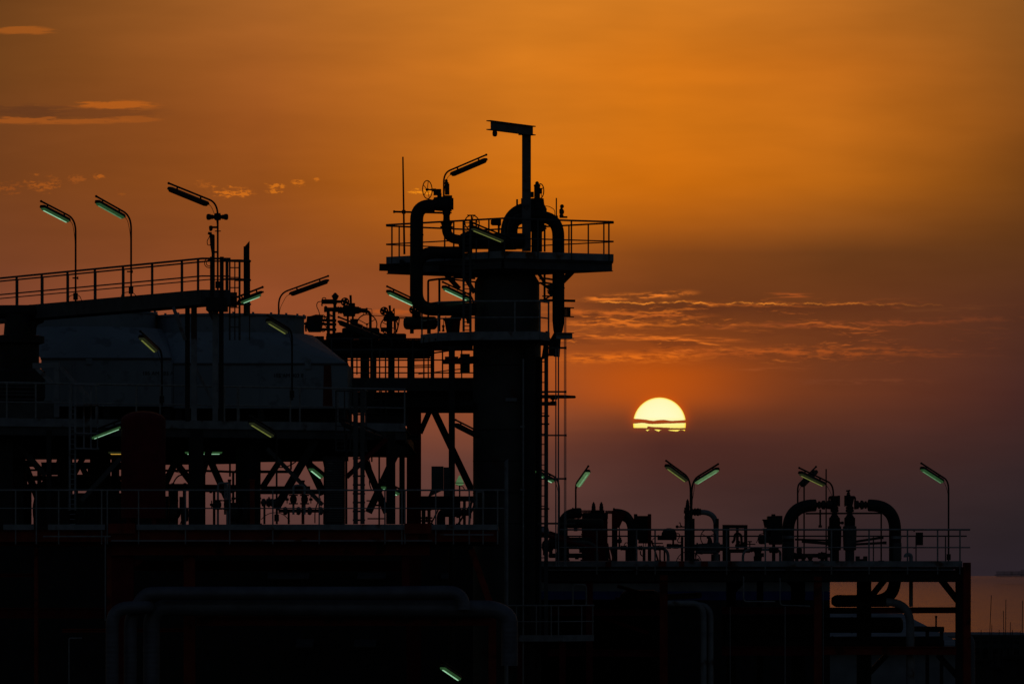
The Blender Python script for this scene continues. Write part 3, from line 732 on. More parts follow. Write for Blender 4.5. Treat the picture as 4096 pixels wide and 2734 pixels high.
def cooler(x0, x1, Yf, ringc, ringr, ytop, ymid, yeave, ybot, text, tx, label, hatch, extra=None):
    D = 6.6; X = lambda sx, Y: (sx-2048)/FPX*Y; Zs = lambda y, Y: HCAM + (HORY-y)/FPX*Y
    xa, xb = X(x0,Yf), X(x1,Yf); ze, zb = Zs(yeave,Yf), Zs(ybot,Yf)
    Yc = Yf + D/2; rr = ringr/FPX*Yc; xc = X(ringc,Yc)
    zt, zm = Zs(ytop, Yc-rr), Zs(ymid, Yc-rr)
    r = thing('air_cooler', Vector(((xa+xb)/2,Yf+D/2,zb)), label, 'air cooler', 'air coolers on the upper platform')
    b = MB().prism([(xa,Yf,zb),(xb,Yf,zb),(xb,Yf+D,zb),(xa,Yf+D,zb)], (0,0,ze-zb)); obj('casing', b, PANEL, r)
    n = 16
    ring = [Vector((xc + rr*1.12*math.cos(2*math.pi*i/n), Yc + rr*1.12*math.sin(2*math.pi*i/n), zm)) for i in range(n)]
    obj('plenum', loft((xa,Yf),(xb,Yf+D),ze+.004,ring,MB()), PANEL, r)
    b = MB(); n2 = 40; out = [(rr,zm-.05),(rr,zt-.06),(rr+.06,zt-.06),(rr+.06,zt),(rr-.03,zt),(rr-.03,zm-.05)]
    vs = []
    for i in range(n2):
        a = 2*math.pi*i/n2
        vs += [Vector((xc+q*math.cos(a), Yc+q*math.sin(a), z)) for q, z in out]
    b.add(vs, [(i*6+j, ((i+1) % n2)*6+j, ((i+1) % n2)*6+(j+1) % 6, i*6+(j+1) % 6) for i in range(n2) for j in range(6)])
    for i in range(24):
        a = 2*math.pi*i/24 + .1; b.box((xc+(rr+.03)*math.cos(a), Yc+(rr+.03)*math.sin(a), zt+.02), .07, .07, .05)
    fr_ = obj('fan_ring', b, PANEL, r)
    f = MB()
    for k in range(6):
        a = math.pi*k/3 + .2; e = Vector((math.cos(a), math.sin(a), 0)); q = Vector((-e.y, e.x, .35)).normalized()
        f.sweep(Vector((xc,Yc,zm+.25)) + e*.2, Vector((xc,Yc,zm+.25)) + e*(rr-.1), [(-.16,-.01),(.16,-.01),(.16,.01),(-.16,.01)], side=q)
    f.lathe((xc,Yc,zm+.05), ZUP, [(0,.22),(.4,.22),(.45,.1)], 12); obj('fan', f, DGREY, fr_)
    obj('seam', MB().bar((xa-.02,Yf-.015,ze),(xb+.02,Yf-.015,ze),.03,.06), DGREY, r)
    for hx0, hy0, hx1, hy1 in hatch:
        a, c = vS(hx0,hy1,Yf-.02), vS(hx1,hy0,Yf-.02); obj('hatch', MB().box((a+c)/2, c.x-a.x, .05, c.z-a.z), PANEL, r)
    t = vS(tx[0], tx[1], Yf-.012); obj('lettering', text_mesh(text, .165, t), LETTER, r)
    b = MB()
    for q in (.25,.5,.75): b.bar((xa+(xb-xa)*q,Yf-.01,zb),(xa+(xb-xa)*q,Yf-.01,ze-.04),.05,.03,side=(1,0,0))
    obj('stiffener', b, PANEL, r)
    return r, xa, xb, Yf, ze, zb
rA = cooler(165, 684, 176.0, 350, 272, 1238, 1306, 1434, 1624, '105 AM 403 A', (632,1499), 'pale blue cooler lettered 105 AM 403 A', [(343,1433,369,1456),(60,1,61,2)][:1])
rB = cooler(694, 1391, 177.0, 918, 299, 1252, 1328, 1455, 1632, '105 AM 403 B', (1154,1508), 'pale blue cooler lettered 105 AM 403 B with a rusty streak', [(1219,1433,1244,1475)])
rt = rB[0]; a, c = vS(1292,1628,176.985), vS(1330,1459,176.985)
obj('rust_streak', MB().prism([a, Vector((c.x,a.y,a.z)), Vector((c.x-.05,a.y,c.z)), Vector((a.x+.03,a.y,c.z))], (0,.008,0)), mat('rust', (.16,.04,.025), .85), rt)
for q in (rA, rB):
    xa, xb, Yf, ze, zb = q[1:]
    for x in (xa+.15, (xa+xb)/2, xb-.15):
        for yy in (Yf+.2, Yf+6.4): obj('leg', MB().bar((x,yy,16.42),(x,yy,zb-.002),.2), BLACK, q[0])
    # fan drive and header box under the casing
    obj('header_box', MB().box(((xa+xb)/2, Yf+2.5, zb-.36), (xb-xa)*.97, 2.4, .68), BLACK, q[0])
    obj('motor', MB().lathe(((xa+xb)/2-.5, Yf+.9, zb-.42), (1,0,0), [(0,.2),(.05,.28),(.8,.28),(.85,.18),(1.0,.18)], 14), BLACK, q[0])

# machine group at the far left, in front of cooler A
Y = 171.0
r = thing('blower_machine', vE(180,560,Y), 'black upright blower with a fat inlet pipe at the far left edge', 'machine')
obj('inlet_pipe', MB().tube([vA(-80,1300,Y), vA(270,1298,Y)], vA.L(62,Y), 18), BLACK, r)
b = flanged(MB(), vA(270,1298,Y), vA(440,1298,Y), vA.L(58,Y), 18, 1.12, .08); obj('flange', b, BLACK, r)
obj('discharge_bend', MB().tube(fillet([vA(380,1370,Y+.3), vA(300,1400,Y), vA(300,1540,Y), vA(200,1580,Y)], .25, 6), vA.L(34,Y), 14), BLACK, r)
obj('body', MB().lathe(vE(170,560,Y), ZUP, [(0,.75),(.1,.8),(.9,.8),(1.0,.62),(1.7,.62),(1.75,.78),(1.95,.78),(2.0,.45),(2.6,.4)], 20), BLACK, r)
obj('base', MB().box(vE(170,640,Y), 2.1, 1.6, .5), DGREY, r)
for y in (405,430,470,500,540): obj('louvre', MB().tube([vE(0,y,Y-.9), vE(330,y+4,Y-.9)], .03, 6), DGREY, r)

# pipe support bracket on the middle deck
Y = 164.4
r = thing('pipe_bracket', vE(520,705,Y), 'grey bracket post with two slanting braces standing left on the middle platform', 'bracket')
obj('post', MB().ibeam(vE(520,705,Y), vE(520,215,Y), .15, .15, .02, side=(1,0,0)), GREY, r)
obj('arm', MB().bar(vE(300,235,Y), vE(545,228,Y), .14, .16), GREY, r)
obj('brace', MB().bar(vE(550,245,Y), vE(830,540,Y), .11), GREY, r)
obj('brace', MB().bar(vE(335,255,Y), vE(480,400,Y), .11), GREY, r)

# middle platform
zm = 16.42
fr = line_z(0, 163, 1340, 168, zm, [-70, 900, fx(1160), fx(1885)])
bk = [Vector((p.x*1.1 - .2, p.y+16.0, p.z)) for p in fr]; bk[-1] = Vector((fr[-1].x, fr[-1].y+15.8, zm))
r = thing('middle_platform', Vector((fr[0].x+6, 167, zm)), 'long middle platform with grey edge beam and railing below the coolers', 'platform')
obj('deck', MB().prism([fr[0], fr[1], fr[2], fr[3], bk[3], bk[0]], (0,0,-.08)), BLACK, r)
b = MB()
for a, c in zip(fr, fr[1:]): b.bar(a + Vector((0,-.03,-.02)), c + Vector((0,-.03,-.02)), .04, .24)
obj('toe_plate', b, GREY, r)
b = MB()
for a, c in zip(fr, fr[1:]): b.bar(a + Vector((0,.05,-.27)), c + Vector((0,.05,-.27)), .05, .24)
obj('edge_beam', b, DGREY, r)
railing(r, fr, [.4359*x for x in (58,320,640,870,1240,1460,2060,2190)] + [fx(x) for x in (130,680,780,1180,1470,1878)], h=1.11, r=.025, low=.14)
for k in range(5):
    yk = 1.2 + k*3.4; obj('floor_beam', MB().ibeam(fr[0]+Vector((0,yk,-.36)), fr[-1]+Vector((0,yk,-.36)), .2, .5, .03), BLACK, r)
for sx in range(0, 1650, 206):
    p = at_px(fr, sx); obj('cross_beam', MB().ibeam(p + Vector((0,.1,-.30)), p + Vector((0,15,-.30)), .15, .36, .02), BLACK, r)

# ladder and gate cage left
Y = 162.6
r = thing('platform_ladder', vE(665,1722,Y), 'grey ladder dropping from the middle platform beside the lit lamp', 'ladder')
for x in (640, 690): obj('rail', MB().bar(vE(x,390,Y), vE(x,1560,Y), .06, .04, side=(1,0,0)), GREY, r)
for i in range(24): obj('rung', MB().tube([vE(640,630+i*46,Y), vE(690,630+i*46,Y)], .014, 5), GREY, r)
for x in (770, 835): obj('cage_bar', MB().bar(vE(x,400,Y-.3), vE(x,990,Y-.3), .045), GREY, r)
obj('cage_bar', MB().bar(vE(895,590,Y-.1), vE(895,990,Y-.1), .04), GREY, r)
for y in (405,590,850,990): obj('hoop', MB().tube(fillet([vE(690,y,Y), vE(700,y+2,Y-.4), vE(900,y+8,Y-.4), vE(905,y+6,Y)], .08, 3), .025, 6), GREY, r)

# small gate frame on the right of the middle platform
Y = 167.4
r = thing('ladder_cage', vF(1320,690,Y), 'dark ladder cage hanging under the middle platform by the cable risers', 'ladder cage')
for x in (1160,1250,1310,1475): obj('cage_bar', MB().bar(vF(x,60,Y), vF(x,690,Y), .04), DGREY, r)
for y in (55,245,515,680): obj('hoop', MB().tube(fillet([vF(1155,y,Y), vF(1160,y+2,Y-.5), vF(1480,y+8,Y-.5), vF(1485,y+6,Y)], .08, 3), .026, 6), DGREY, r)
for i in range(9): obj('rung', MB().tube([vF(1160,270+i*52,Y), vF(1250,270+i*52,Y)], .014, 5), DGREY, r)

# red pressure vessel
Y = 162.0
rv = vE.L(205, Y)
r = thing('red_vessel', Vector((vE(1315,0,Y).x,Y,13.38)), 'dark red upright vessel with domed top on the lower platform', 'vessel')
zb, zt = 13.38, vE(0,735,Y).z
obj('shell', MB().lathe(Vector((vE(1315,0,Y).x,Y,zb+.25)), ZUP, [(0,rv),(zt-zb-.25,rv)] + [(zt-zb-.25 + .27*math.sin(a), rv*math.cos(a)) for a in [math.pi/2*i/7 for i in range(1,8)]], 32), DRED, r)
for a in range(4):
    q = Vector((vE(1315,0,Y).x + rv*.8*math.cos(a*1.57+.7), Y + rv*.8*math.sin(a*1.57+.7), zb)); obj('leg', MB().bar(q - ZUP*.2, q + ZUP*.26, .12), DRED, r)
b = MB()
for t in (.9, 2.2): b.lathe(Vector((vE(1315,0,Y).x,Y,zb+.25+t)), ZUP, [(0,rv*1.012),(.04,rv*1.012)], 32)
obj('weld_band', b, DRED, r)

# lower platform
zl = 13.38
fr = [vS(sx, 0, 160) for sx in (-70, jx(1000), gx(1290))]; fr = [Vector((p.x,p.y,zl)) for p in fr]
r = thing('lower_platform', Vector((-5,163,zl)), 'long lower platform with grey toe plate and three line railing across the left', 'platform')
obj('deck', MB().prism([fr[0], fr[-1], fr[-1]+Vector((0,14,0)), fr[0]+Vector((0,14,0))], (0,0,-.08)), BLACK, r)
for xa, xb in [(30,305),(430,940),(1222,2349+3120-2349)]:
    pass
for xa, xb in [(jx(30),jx(305)),(jx(430),jx(940)),(jx(1222),gx(320)),(gx(582),gx(1290))]:
    a, c = at_px(fr,xa), at_px(fr,xb); obj('toe_plate', MB().bar(a + Vector((0,-.03,-.02)), c + Vector((0,-.03,-.02)), .03, .155), GREY, r)
railing(r, fr + [Vector((gx(1355)/FPX*160 - 2048/FPX*160, 160, zl))], [jx(x) for x in (140,325,525,910,960,1240,1660,2055)] + [fx(x) for x in (50,500,985,1672,1850,1882)] + [gx(x) for x in (635,820,985,1130,1282)], h=1.02, r=.021, low=.5)
obj('edge_beam', MB().ibeam(fr[0]+Vector((0,.15,-.26)), fr[-1]+Vector((0,.15,-.26)), .2, .34, .02), RED, r)
for xa, xb, y in [(jx(385),jx(990),245),(jx(995),kx(1580),284),(kx(1650),kx(2125),230)]:
    a, c = vS(xa, 2034+y*.447, 159.7), vS(xb, 2034+y*.447, 159.7); obj('drip_rail', MB().bar(a, c, .04, .04), GREY, r)
for sx in (jx(1090), gx(450)):
    q = vS(sx, 2112, 159.8); obj('kick_panel', MB().box(q, vJ.L(240,160), .05, .28), RED, r)
for k in range(6): obj('floor_beam', MB().ibeam(fr[0]+Vector((0,1.5+k*2.4,-.3)), fr[-1]+Vector((0,1.5+k*2.4,-.3)), .18, .36, .02), BLACK, r)

# red frame that carries the lower platform
r = thing('support_structure', Vector((-4,161,0)), 'red steel frame of beams and columns carrying the lower platform', 'steel frame')
def hb(xa, ya, xb, yb, Y, h, m_=RED, name='beam', w=.22): obj(name, MB().ibeam(vS(xa,ya,Y), vS(xb,yb,Y), w, h, .03), m_, r)
hb(jx(1000), 2192, kx(1555), 2192, 160.6, .38); hb(-60, 2160, jx(940), 2160, 160.7, .30)
hb(jx(1760), 2481, kx(2100), 2481, 160.4, .27); hb(-60, 2300, jx(305), 2298, 161.5, .1, DRED); hb(-60, 2450, jx(940), 2450, 162.5, .3, DRED)
hb(jx(1200), 2260, kx(1300), 2262, 168, .3, DRED); hb(jx(560), 2520, jx(1640), 2518, 161.2, .10, RED)
hb(kx(1340), 2210, kx(1340), 2345, 160.8, .3, DRED, 'bracket')
for x, w in [(325,.10),(980,.14),(1100,.62),(1696,.32),(2290+2,.0)]:
    if w: q = vJ(x,0,161.0); obj('column', MB().ibeam(Vector((q.x,q.y,0)), Vector((q.x,q.y,zl-.5)), w, .3, .03, side=(1,0,0)), RED if w < .5 else DRED, r)
q = vK(2115,0,161.0); obj('column', MB().ibeam(Vector((q.x,q.y,0)), Vector((q.x,q.y,vK(0,900,161).z)), .22, .3, .03, side=(1,0,0)), RED, r)
obj('brace', MB().bar(vK(1925,360,160.5), vK(2105,870,160.5), .18), RED, r)
obj('gusset', MB().prism([vJ(1000,450,160.9), vJ(1290,450,160.9), vJ(1250,500,160.9), vJ(1000,560,160.9)], (0,.03,0)), DRED, r)

# insulated pipes that rise and turn behind the frame
def ipipe(pts, V, Y, w, rad, label, m_=CLAD, group='insulated pipes under the lower platform', bands=True, cat='pipe', name='insulated_pipe'):
    P = fillet([V(x,y,Y+(dY[0] if dY else 0)) for x, y, *dY in pts], rad, 8)
    b = MB().tube(P, V.L(w,Y)/2, 18); o = single(name, b, m_, label, cat, group)
    if bands:
        acc = 0
        for a, c in zip(P, P[1:]):
            L = (c-a).length; t = .5 - acc
            while t < L:
                q = a + (c-a)*(t/L); d = (c-a).normalized(); obj('band', MB().lathe(q - d*.012, d, [(0,V.L(w,Y)/2*1.035),(.024,V.L(w,Y)/2*1.035)], 18), m_, o); t += .5
            acc = (acc + L) % .5
    return o
ipipe([(1003,1750),(1003,885),(1330,880),(1330,880,9)], vJ, 158.4, 116, .75, 'leftmost of the three fat clad pipes, turning away behind the others')
ipipe([(1166,1750),(1166,960),(1300,760),(1420,752),(3300,752),(4150,742),(4150,900)], vJ, 158.8, 118, .6, 'middle of the three fat clad pipes, stepping up into the upper level run')
ipipe([(1355,1750),(1355,880),(1700,880),(4420,892),(4560,960),(4560,1400)], vJ, 159.2, 150, .6, 'right hand one of the three fat clad pipes, with the lower long level run')
for x, lab in [(2290,'short red pipe stand left between the level clad pipes'),(1700,'red pipe stand beside the right hand clad riser')]:
    single('pipe_stand', MB().box(vJ(x,800,159.7), .1, .1, .3).box(vJ(x,762,159.7), .2, .2, .04).box(vJ(x,836,159.7), .2, .2, .04), RED, lab, 'pipe stand')
# thin grey pipes down the front
for pts, lab in [([(942,250),(942,1000)],'thin grey pipe running straight down beside the dark red column'),([(618,1750),(618,1155),(735,1155)],'thin grey pipe turning at a corner low on the left')]:
    single('thin_pipe', MB().tube(fillet([vJ(x,y,159.5) for x, y in pts], .05, 3), .018, 8), STEEL, lab, 'pipe')

# black ducts, columns and braces under the coolers
r = thing('cooler_support', Vector((-4,168,zl)), 'black steel frame of columns and crossed braces under the coolers', 'steel frame')
def col(V, x, w, Y, ya, yb, m_=BLACK): obj('column', MB().ibeam(V(x,ya,Y), V(x,yb,Y), V.L(w,Y), .3, .035, side=(1,0,0)), m_, r)
def br(V, x0, y0, x1, y1, w, Y, m_=BLACK): obj('brace', MB().bar(V(x0,y0,Y), V(x1,y1,Y), V.L(w,Y)), m_, r)
def bm(V, x0, y0, x1, y1, h, Y, m_=BLACK): obj('beam', MB().ibeam(V(x0,y0,Y), V(x1,y1,Y), .25, V.L(h,Y), .03), m_, r)
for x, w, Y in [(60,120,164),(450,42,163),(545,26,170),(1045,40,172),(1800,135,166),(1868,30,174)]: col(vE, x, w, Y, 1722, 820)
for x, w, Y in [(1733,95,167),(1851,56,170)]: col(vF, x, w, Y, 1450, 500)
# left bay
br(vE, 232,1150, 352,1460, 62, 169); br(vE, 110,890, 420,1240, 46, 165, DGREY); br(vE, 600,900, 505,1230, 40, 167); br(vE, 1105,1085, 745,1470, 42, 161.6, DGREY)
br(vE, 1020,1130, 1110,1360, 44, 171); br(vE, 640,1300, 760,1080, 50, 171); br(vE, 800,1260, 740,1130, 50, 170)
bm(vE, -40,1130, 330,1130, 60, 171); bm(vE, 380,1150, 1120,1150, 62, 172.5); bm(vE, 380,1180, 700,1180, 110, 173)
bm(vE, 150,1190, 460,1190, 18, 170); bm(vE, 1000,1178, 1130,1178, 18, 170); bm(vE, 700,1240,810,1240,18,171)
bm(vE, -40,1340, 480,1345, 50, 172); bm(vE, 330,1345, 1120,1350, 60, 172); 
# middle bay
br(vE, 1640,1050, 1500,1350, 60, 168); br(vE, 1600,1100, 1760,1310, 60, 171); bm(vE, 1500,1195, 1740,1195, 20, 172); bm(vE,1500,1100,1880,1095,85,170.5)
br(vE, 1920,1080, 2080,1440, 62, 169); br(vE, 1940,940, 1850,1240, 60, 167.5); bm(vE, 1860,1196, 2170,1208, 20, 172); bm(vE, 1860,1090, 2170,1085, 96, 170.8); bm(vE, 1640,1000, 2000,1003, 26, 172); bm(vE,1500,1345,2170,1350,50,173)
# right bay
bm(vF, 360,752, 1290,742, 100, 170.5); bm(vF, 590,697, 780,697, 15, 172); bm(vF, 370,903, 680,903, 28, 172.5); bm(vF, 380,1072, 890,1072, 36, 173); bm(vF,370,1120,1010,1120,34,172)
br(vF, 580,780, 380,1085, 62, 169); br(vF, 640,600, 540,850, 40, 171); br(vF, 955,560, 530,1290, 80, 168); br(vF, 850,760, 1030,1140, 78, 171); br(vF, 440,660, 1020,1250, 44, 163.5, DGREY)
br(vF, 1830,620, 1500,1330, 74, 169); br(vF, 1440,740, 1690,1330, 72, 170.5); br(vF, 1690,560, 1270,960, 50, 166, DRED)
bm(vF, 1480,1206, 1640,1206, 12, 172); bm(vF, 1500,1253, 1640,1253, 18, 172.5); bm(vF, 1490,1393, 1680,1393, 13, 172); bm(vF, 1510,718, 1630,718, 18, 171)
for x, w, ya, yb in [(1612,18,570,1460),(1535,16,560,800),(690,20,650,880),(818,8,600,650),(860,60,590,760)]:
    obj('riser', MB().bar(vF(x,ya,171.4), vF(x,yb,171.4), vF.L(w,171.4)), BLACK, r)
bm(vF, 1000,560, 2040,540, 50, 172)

Y = 169.0
single('air_duct', MB().prism([vE(-160,800,Y), vE(1700,800,Y), vE(1700,1010,Y), vE(1500,1075,Y), vE(-160,1075,Y)], (0,3,0)).box(vE(1930,865,Y), vE.L(480,Y), 2.5, vE.L(180,Y)), BLACK, 'long black box duct under the middle platform behind the lit lamps', 'duct')
def drum(V, x0, x1, y, rpx, Y, label, axis='H', cat='vessel', m_=BLACK, name='horizontal_vessel', group=None, saddles=True):
    a, c = V(x0,y,Y), V(x1,y,Y); rr = V.L(rpx,Y); L = (c-a).length
    t = thing(name, (a+c)/2 - ZUP*rr*1.4, label, cat, group)
    obj('shell', MB().lathe(a, c-a, [(0,rr*.35),(rr*.12,rr*.72),(rr*.35,rr*.95),(rr*.55,rr),(L-rr*.55,rr),(L-rr*.35,rr*.95),(L-rr*.12,rr*.72),(L,rr*.35)], 20), m_, t)
    b = MB()
    for q in (.3,.7): b.lathe(a+(c-a)*q, c-a, [(0,rr*1.04),(.05,rr*1.04)], 20)
    obj('band', b, m_, t)
    if saddles:
        for q in (.25,.75): obj('saddle', MB().box(a+(c-a)*q - ZUP*rr*1.15, .12, rr*1.4, rr*.9), m_, t)
    return t
def upright(V, x, w, yt, yb, Y, label, m_=BLACK, name='upright_vessel', cat='vessel', dome=.3, group=None):
    a, b_ = V(x,yb,Y), V(x,yt,Y); rr = V.L(w,Y)/2; L = b_.z-a.z
    t = thing(name, a, label, cat, group)
    obj('shell', MB().lathe(a + ZUP*.15, ZUP, [(0,rr),(L-.15-rr*dome,rr)] + [(L-.15-rr*dome+rr*dome*math.sin(q), rr*math.cos(q)) for q in [math.pi/2*i/6 for i in range(1,7)]], 24), m_, t)
    obj('skirt', MB().lathe(a, ZUP, [(0,rr*1.1),(.05,rr*1.1),(.05,rr*.98),(.16,rr*.98)], 24), m_, t)
    b = MB()
    for q in (.3,.62,.9): b.lathe(a + ZUP*L*q, ZUP, [(0,rr*1.05),(.05,rr*1.05)], 24)
    obj('flange', b, m_, t)
    return t
upright(vF, 242, 262, 560, 1460, 168, 'black upright vessel between the second and third bays under the coolers', dome=.2)
upright(vE, 920, 190, 1010, 1722, 170, 'black upright vessel just left of the red vessel', dome=.3)
upright(vE, 610, 110, 1010, 1722, 170, 'slim black upright vessel behind the platform ladder', dome=.3)
upright(vE, 110, 250, 1010, 1722, 175, 'black upright vessel at the far left under the middle platform', dome=.3)
# pumps on the lower deck
def pump(V, x, y, w, h, Y, label, group='pump sets on the lower platform'):
    ww, hh = V.L(w,Y), V.L(h,Y); c = V(x,y,Y)
    t = thing('pump_set', c, label, 'pump', group)
    obj('base', MB().box(c + ZUP*hh*.06, ww, .7, hh*.12), BLACK, t)
    obj('motor', MB().lathe(c + Vector((-ww*.48,0,hh*.55)), (1,0,0), [(0,hh*.2),(ww*.05,hh*.36),(ww*.42,hh*.36),(ww*.46,hh*.2),(ww*.56,hh*.1)], 14).box(c+Vector((-ww*.3,0,hh*.2)), ww*.3, .3, hh*.3), BLACK, t)
    obj('casing', MB().lathe(c + Vector((ww*.12,0,hh*.5)), (1,0,0), [(0,hh*.2),(ww*.06,hh*.44),(ww*.22,hh*.44),(ww*.28,hh*.25),(ww*.36,hh*.25)], 16).box(c+Vector((ww*.22,0,hh*.2)), ww*.16, .3, hh*.3), BLACK, t)
    obj('outlet_pipe', MB().tube([c + Vector((ww*.2,0,hh*.5)), c + Vector((ww*.2,0,hh*1.15))], hh*.12, 10), BLACK, t)
    return t
for x, y, w, h, lab in [(90,1722,300,250,'pump set at the far left end of the lower platform'),(400,1722,200,300,'pump set second from the left on the lower platform'),(570,1722,150,380,'tall pump set by the foot of the platform ladder'),
        (860,1722,330,330,'pump set left of the red vessel behind the railing'),(1640,1722,180,250,'small pump set just right of the red vessel'),(2200,1722,200,260,'pump set in front of the black upright vessel')]:
    pump(vE, x, y, w, h, 170.0 if x < 1500 else 166, lab)
# louvred cabinet and cable risers
Y = 165.0
r = thing('louvred_cabinet', vF(1137,1450,Y), 'tall dark cabinet with ribbed face behind the lower railing', 'cabinet')
obj('body', MB().prism([vF(1030,1450,Y), vF(1242,1450,Y), vF(1242,740,Y), vF(1010,740,Y), vF(1036,860,Y)], (0,1.2,0)), BLACK, r)
for i in range(26): obj('louvre', MB().bar(vF(1050,790+i*25,Y-.012), vF(1230,790+i*25,Y-.012), .02, .05), DGREY, r)
for y0 in (816, 893): obj('indicator', MB().box(vF(1102,y0,Y-.02), vF.L(44,Y), .03, vF.L(7,Y)), STEEL, r)
r = thing('cable_riser', vF(1400,1450,163.9), 'pair of upright cable trays rising past the middle platform', 'cable tray')
for x, w in [(1365,50),(1437,46)]:
    b = MB().prism([vF(x-w/2,1450,163.9), vF(x+w/2,1450,163.9), vF(x+w/2,60,163.9), vF(x-w/2,60,163.9)], (0,.05,0)); o = obj('tray', b, DGREY, r)
for y in range(120, 1440, 92): obj('cross_bar', MB().bar(vF(1335,y,164), vF(1465,y,164), .03, .05), DGREY, r)
b = MB().tube([vF(1268,1450,166), vF(1268,500,166)], vF.L(12,166), 8); single('riser_pipe', b, BLACK, 'slim black pipe right of the ribbed cabinet', 'pipe')

# little pipe loops and valves standing behind the lower railing
def ploop(V, x0, x1, yt, yb, w, Y, label, valves=True, m_=STEEL):
    t = thing('pipe_loop', V((x0+x1)/2,yb,Y), label, 'pipe loop', 'small pipe loops on the lower platform')
    obj('pipe', MB().tube(fillet([V(x0,yb,Y), V(x0,yt,Y), V(x1,yt,Y), V(x1,yb,Y)], .1, 5), V.L(w,Y)/2, 12), m_, t)
    if valves:
        for x in (x0, x1):
            c = V(x, yt+(yb-yt)*.48, Y); b = MB().lathe(c - ZUP*.14, ZUP, [(0,.13),(.04,.13),(.04,.07),(.1,.1),(.18,.1),(.24,.07),(.24,.13),(.28,.13)], 12)
            v = obj('valve', b, BLACK, t); handwheel(v, c + Vector((.18 if x == x1 else -.18,0,0)), (1,0,0), .11, 4, .012)
    return t
ploop(vF, 715, 832, 1046, 1350, 24, 162.5, 'inverted U of grey pipe with two valves left of the ribbed cabinet')
ploop(vE, 2000, 2085, 1310, 1722, 20, 162.3, 'inverted U of thin grey pipe with valves under the horizontal lit lamp')
ploop(vF, 0, 45, 1020, 1350, 22, 162.4, 'narrow U of pipe just left of the black upright vessel', False)
for x0,x1,y,lab in [(560,1090,1312,'grey level pipe with four flanges behind the lower railing'),(375,560,1225,'short level pipe with a small valve wheel behind the lower railing')]:
    t = thing('flanged_pipe', vF((x0+x1)/2,y+60,163.2), lab, 'pipe'); Y = 163.2
    obj('pipe', MB().tube([vF(x0,y,Y), vF(x1,y,Y)], .05, 10), BLACK, t)
    for q in (.12,.38,.6,.82): obj('flange', MB().lathe(vF(x0+(x1-x0)*q-14,y,Y), (1,0,0), [(0,.1),(.05,.12),(.08,.12),(.12,.08)], 12), DGREY, t)
    if x0 < 500: handwheel(t, vF(460,y-5,Y-.1), (1,.3,0), .14, 4, .014)
    for q in (.2,.9): obj('support', MB().bar(vF(x0+(x1-x0)*q,y,Y), vF(x0+(x1-x0)*q,1450,Y), .06), BLACK, t)
for V, x, y0, y1, w, lab in [(vF,48,990,1450,34,'red pipe post left of the black upright vessel'),(vF,815,1000,1450,38,'red pipe post behind the inverted U of pipe'),(vE,2105,1285,1722,30,'red pipe post right of the thin U of pipe'),(vF,255+30,990,1450,60,'dark red post in front of the black upright vessel')]:
    t = V(x,y0,163.6); single('pipe_post', MB().bar(V(x,y1,163.6), t, V.L(w,163.6)*.8).box(t, V.L(w,163.6), .2, .04), RED, lab, 'post')
single('loose_hose', MB().tube(fillet([vE(1540,1722,162), vE(1590,1300,162.3), vE(1640,1235,162.3), vE(1740,1240,162)], .2, 6), .02, 6), RUBBER, 'black hose sagging behind the railing right of the red vessel', 'hose')
single('loose_hose', MB().tube(fillet([vF(540,855,165), vF(640,860,165.2), vF(740,800,165)], .2, 6), .02, 6), RUBBER, 'black hose sagging under the middle platform among the braces', 'hose')

# dark equipment standing between the columns, under the middle platform
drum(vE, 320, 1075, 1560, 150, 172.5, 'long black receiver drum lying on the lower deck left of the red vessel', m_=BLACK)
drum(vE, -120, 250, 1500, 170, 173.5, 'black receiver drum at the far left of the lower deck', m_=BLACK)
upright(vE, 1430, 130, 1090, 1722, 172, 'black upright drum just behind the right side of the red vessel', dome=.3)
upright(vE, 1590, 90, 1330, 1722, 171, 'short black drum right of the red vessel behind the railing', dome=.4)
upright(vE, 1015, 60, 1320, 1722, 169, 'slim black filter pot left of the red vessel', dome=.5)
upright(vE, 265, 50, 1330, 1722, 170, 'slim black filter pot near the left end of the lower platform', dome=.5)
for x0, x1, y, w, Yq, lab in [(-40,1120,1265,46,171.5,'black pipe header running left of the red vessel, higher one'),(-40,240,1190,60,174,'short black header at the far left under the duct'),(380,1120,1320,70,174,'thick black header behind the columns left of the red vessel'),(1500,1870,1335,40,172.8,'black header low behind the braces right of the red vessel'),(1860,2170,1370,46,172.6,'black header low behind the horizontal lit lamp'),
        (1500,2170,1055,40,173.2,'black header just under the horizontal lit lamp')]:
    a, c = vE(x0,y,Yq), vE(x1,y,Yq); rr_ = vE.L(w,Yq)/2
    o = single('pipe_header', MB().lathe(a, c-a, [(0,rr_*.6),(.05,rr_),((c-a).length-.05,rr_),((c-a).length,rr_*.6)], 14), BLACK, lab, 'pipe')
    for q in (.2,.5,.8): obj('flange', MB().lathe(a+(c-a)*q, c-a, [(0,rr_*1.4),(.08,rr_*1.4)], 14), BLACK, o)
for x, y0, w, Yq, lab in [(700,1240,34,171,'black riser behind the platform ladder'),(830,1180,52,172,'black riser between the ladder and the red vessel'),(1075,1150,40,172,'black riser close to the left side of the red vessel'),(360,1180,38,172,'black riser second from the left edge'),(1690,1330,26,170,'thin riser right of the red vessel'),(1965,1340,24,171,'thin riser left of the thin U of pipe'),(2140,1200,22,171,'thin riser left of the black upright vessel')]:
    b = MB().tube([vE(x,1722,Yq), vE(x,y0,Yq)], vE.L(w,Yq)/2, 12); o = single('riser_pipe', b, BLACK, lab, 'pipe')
    obj('flange', MB().lathe(vE(x,(1722+y0)/2,Yq), ZUP, [(0,vE.L(w,Yq)*.75),(.07,vE.L(w,Yq)*.75)], 12), BLACK, o)
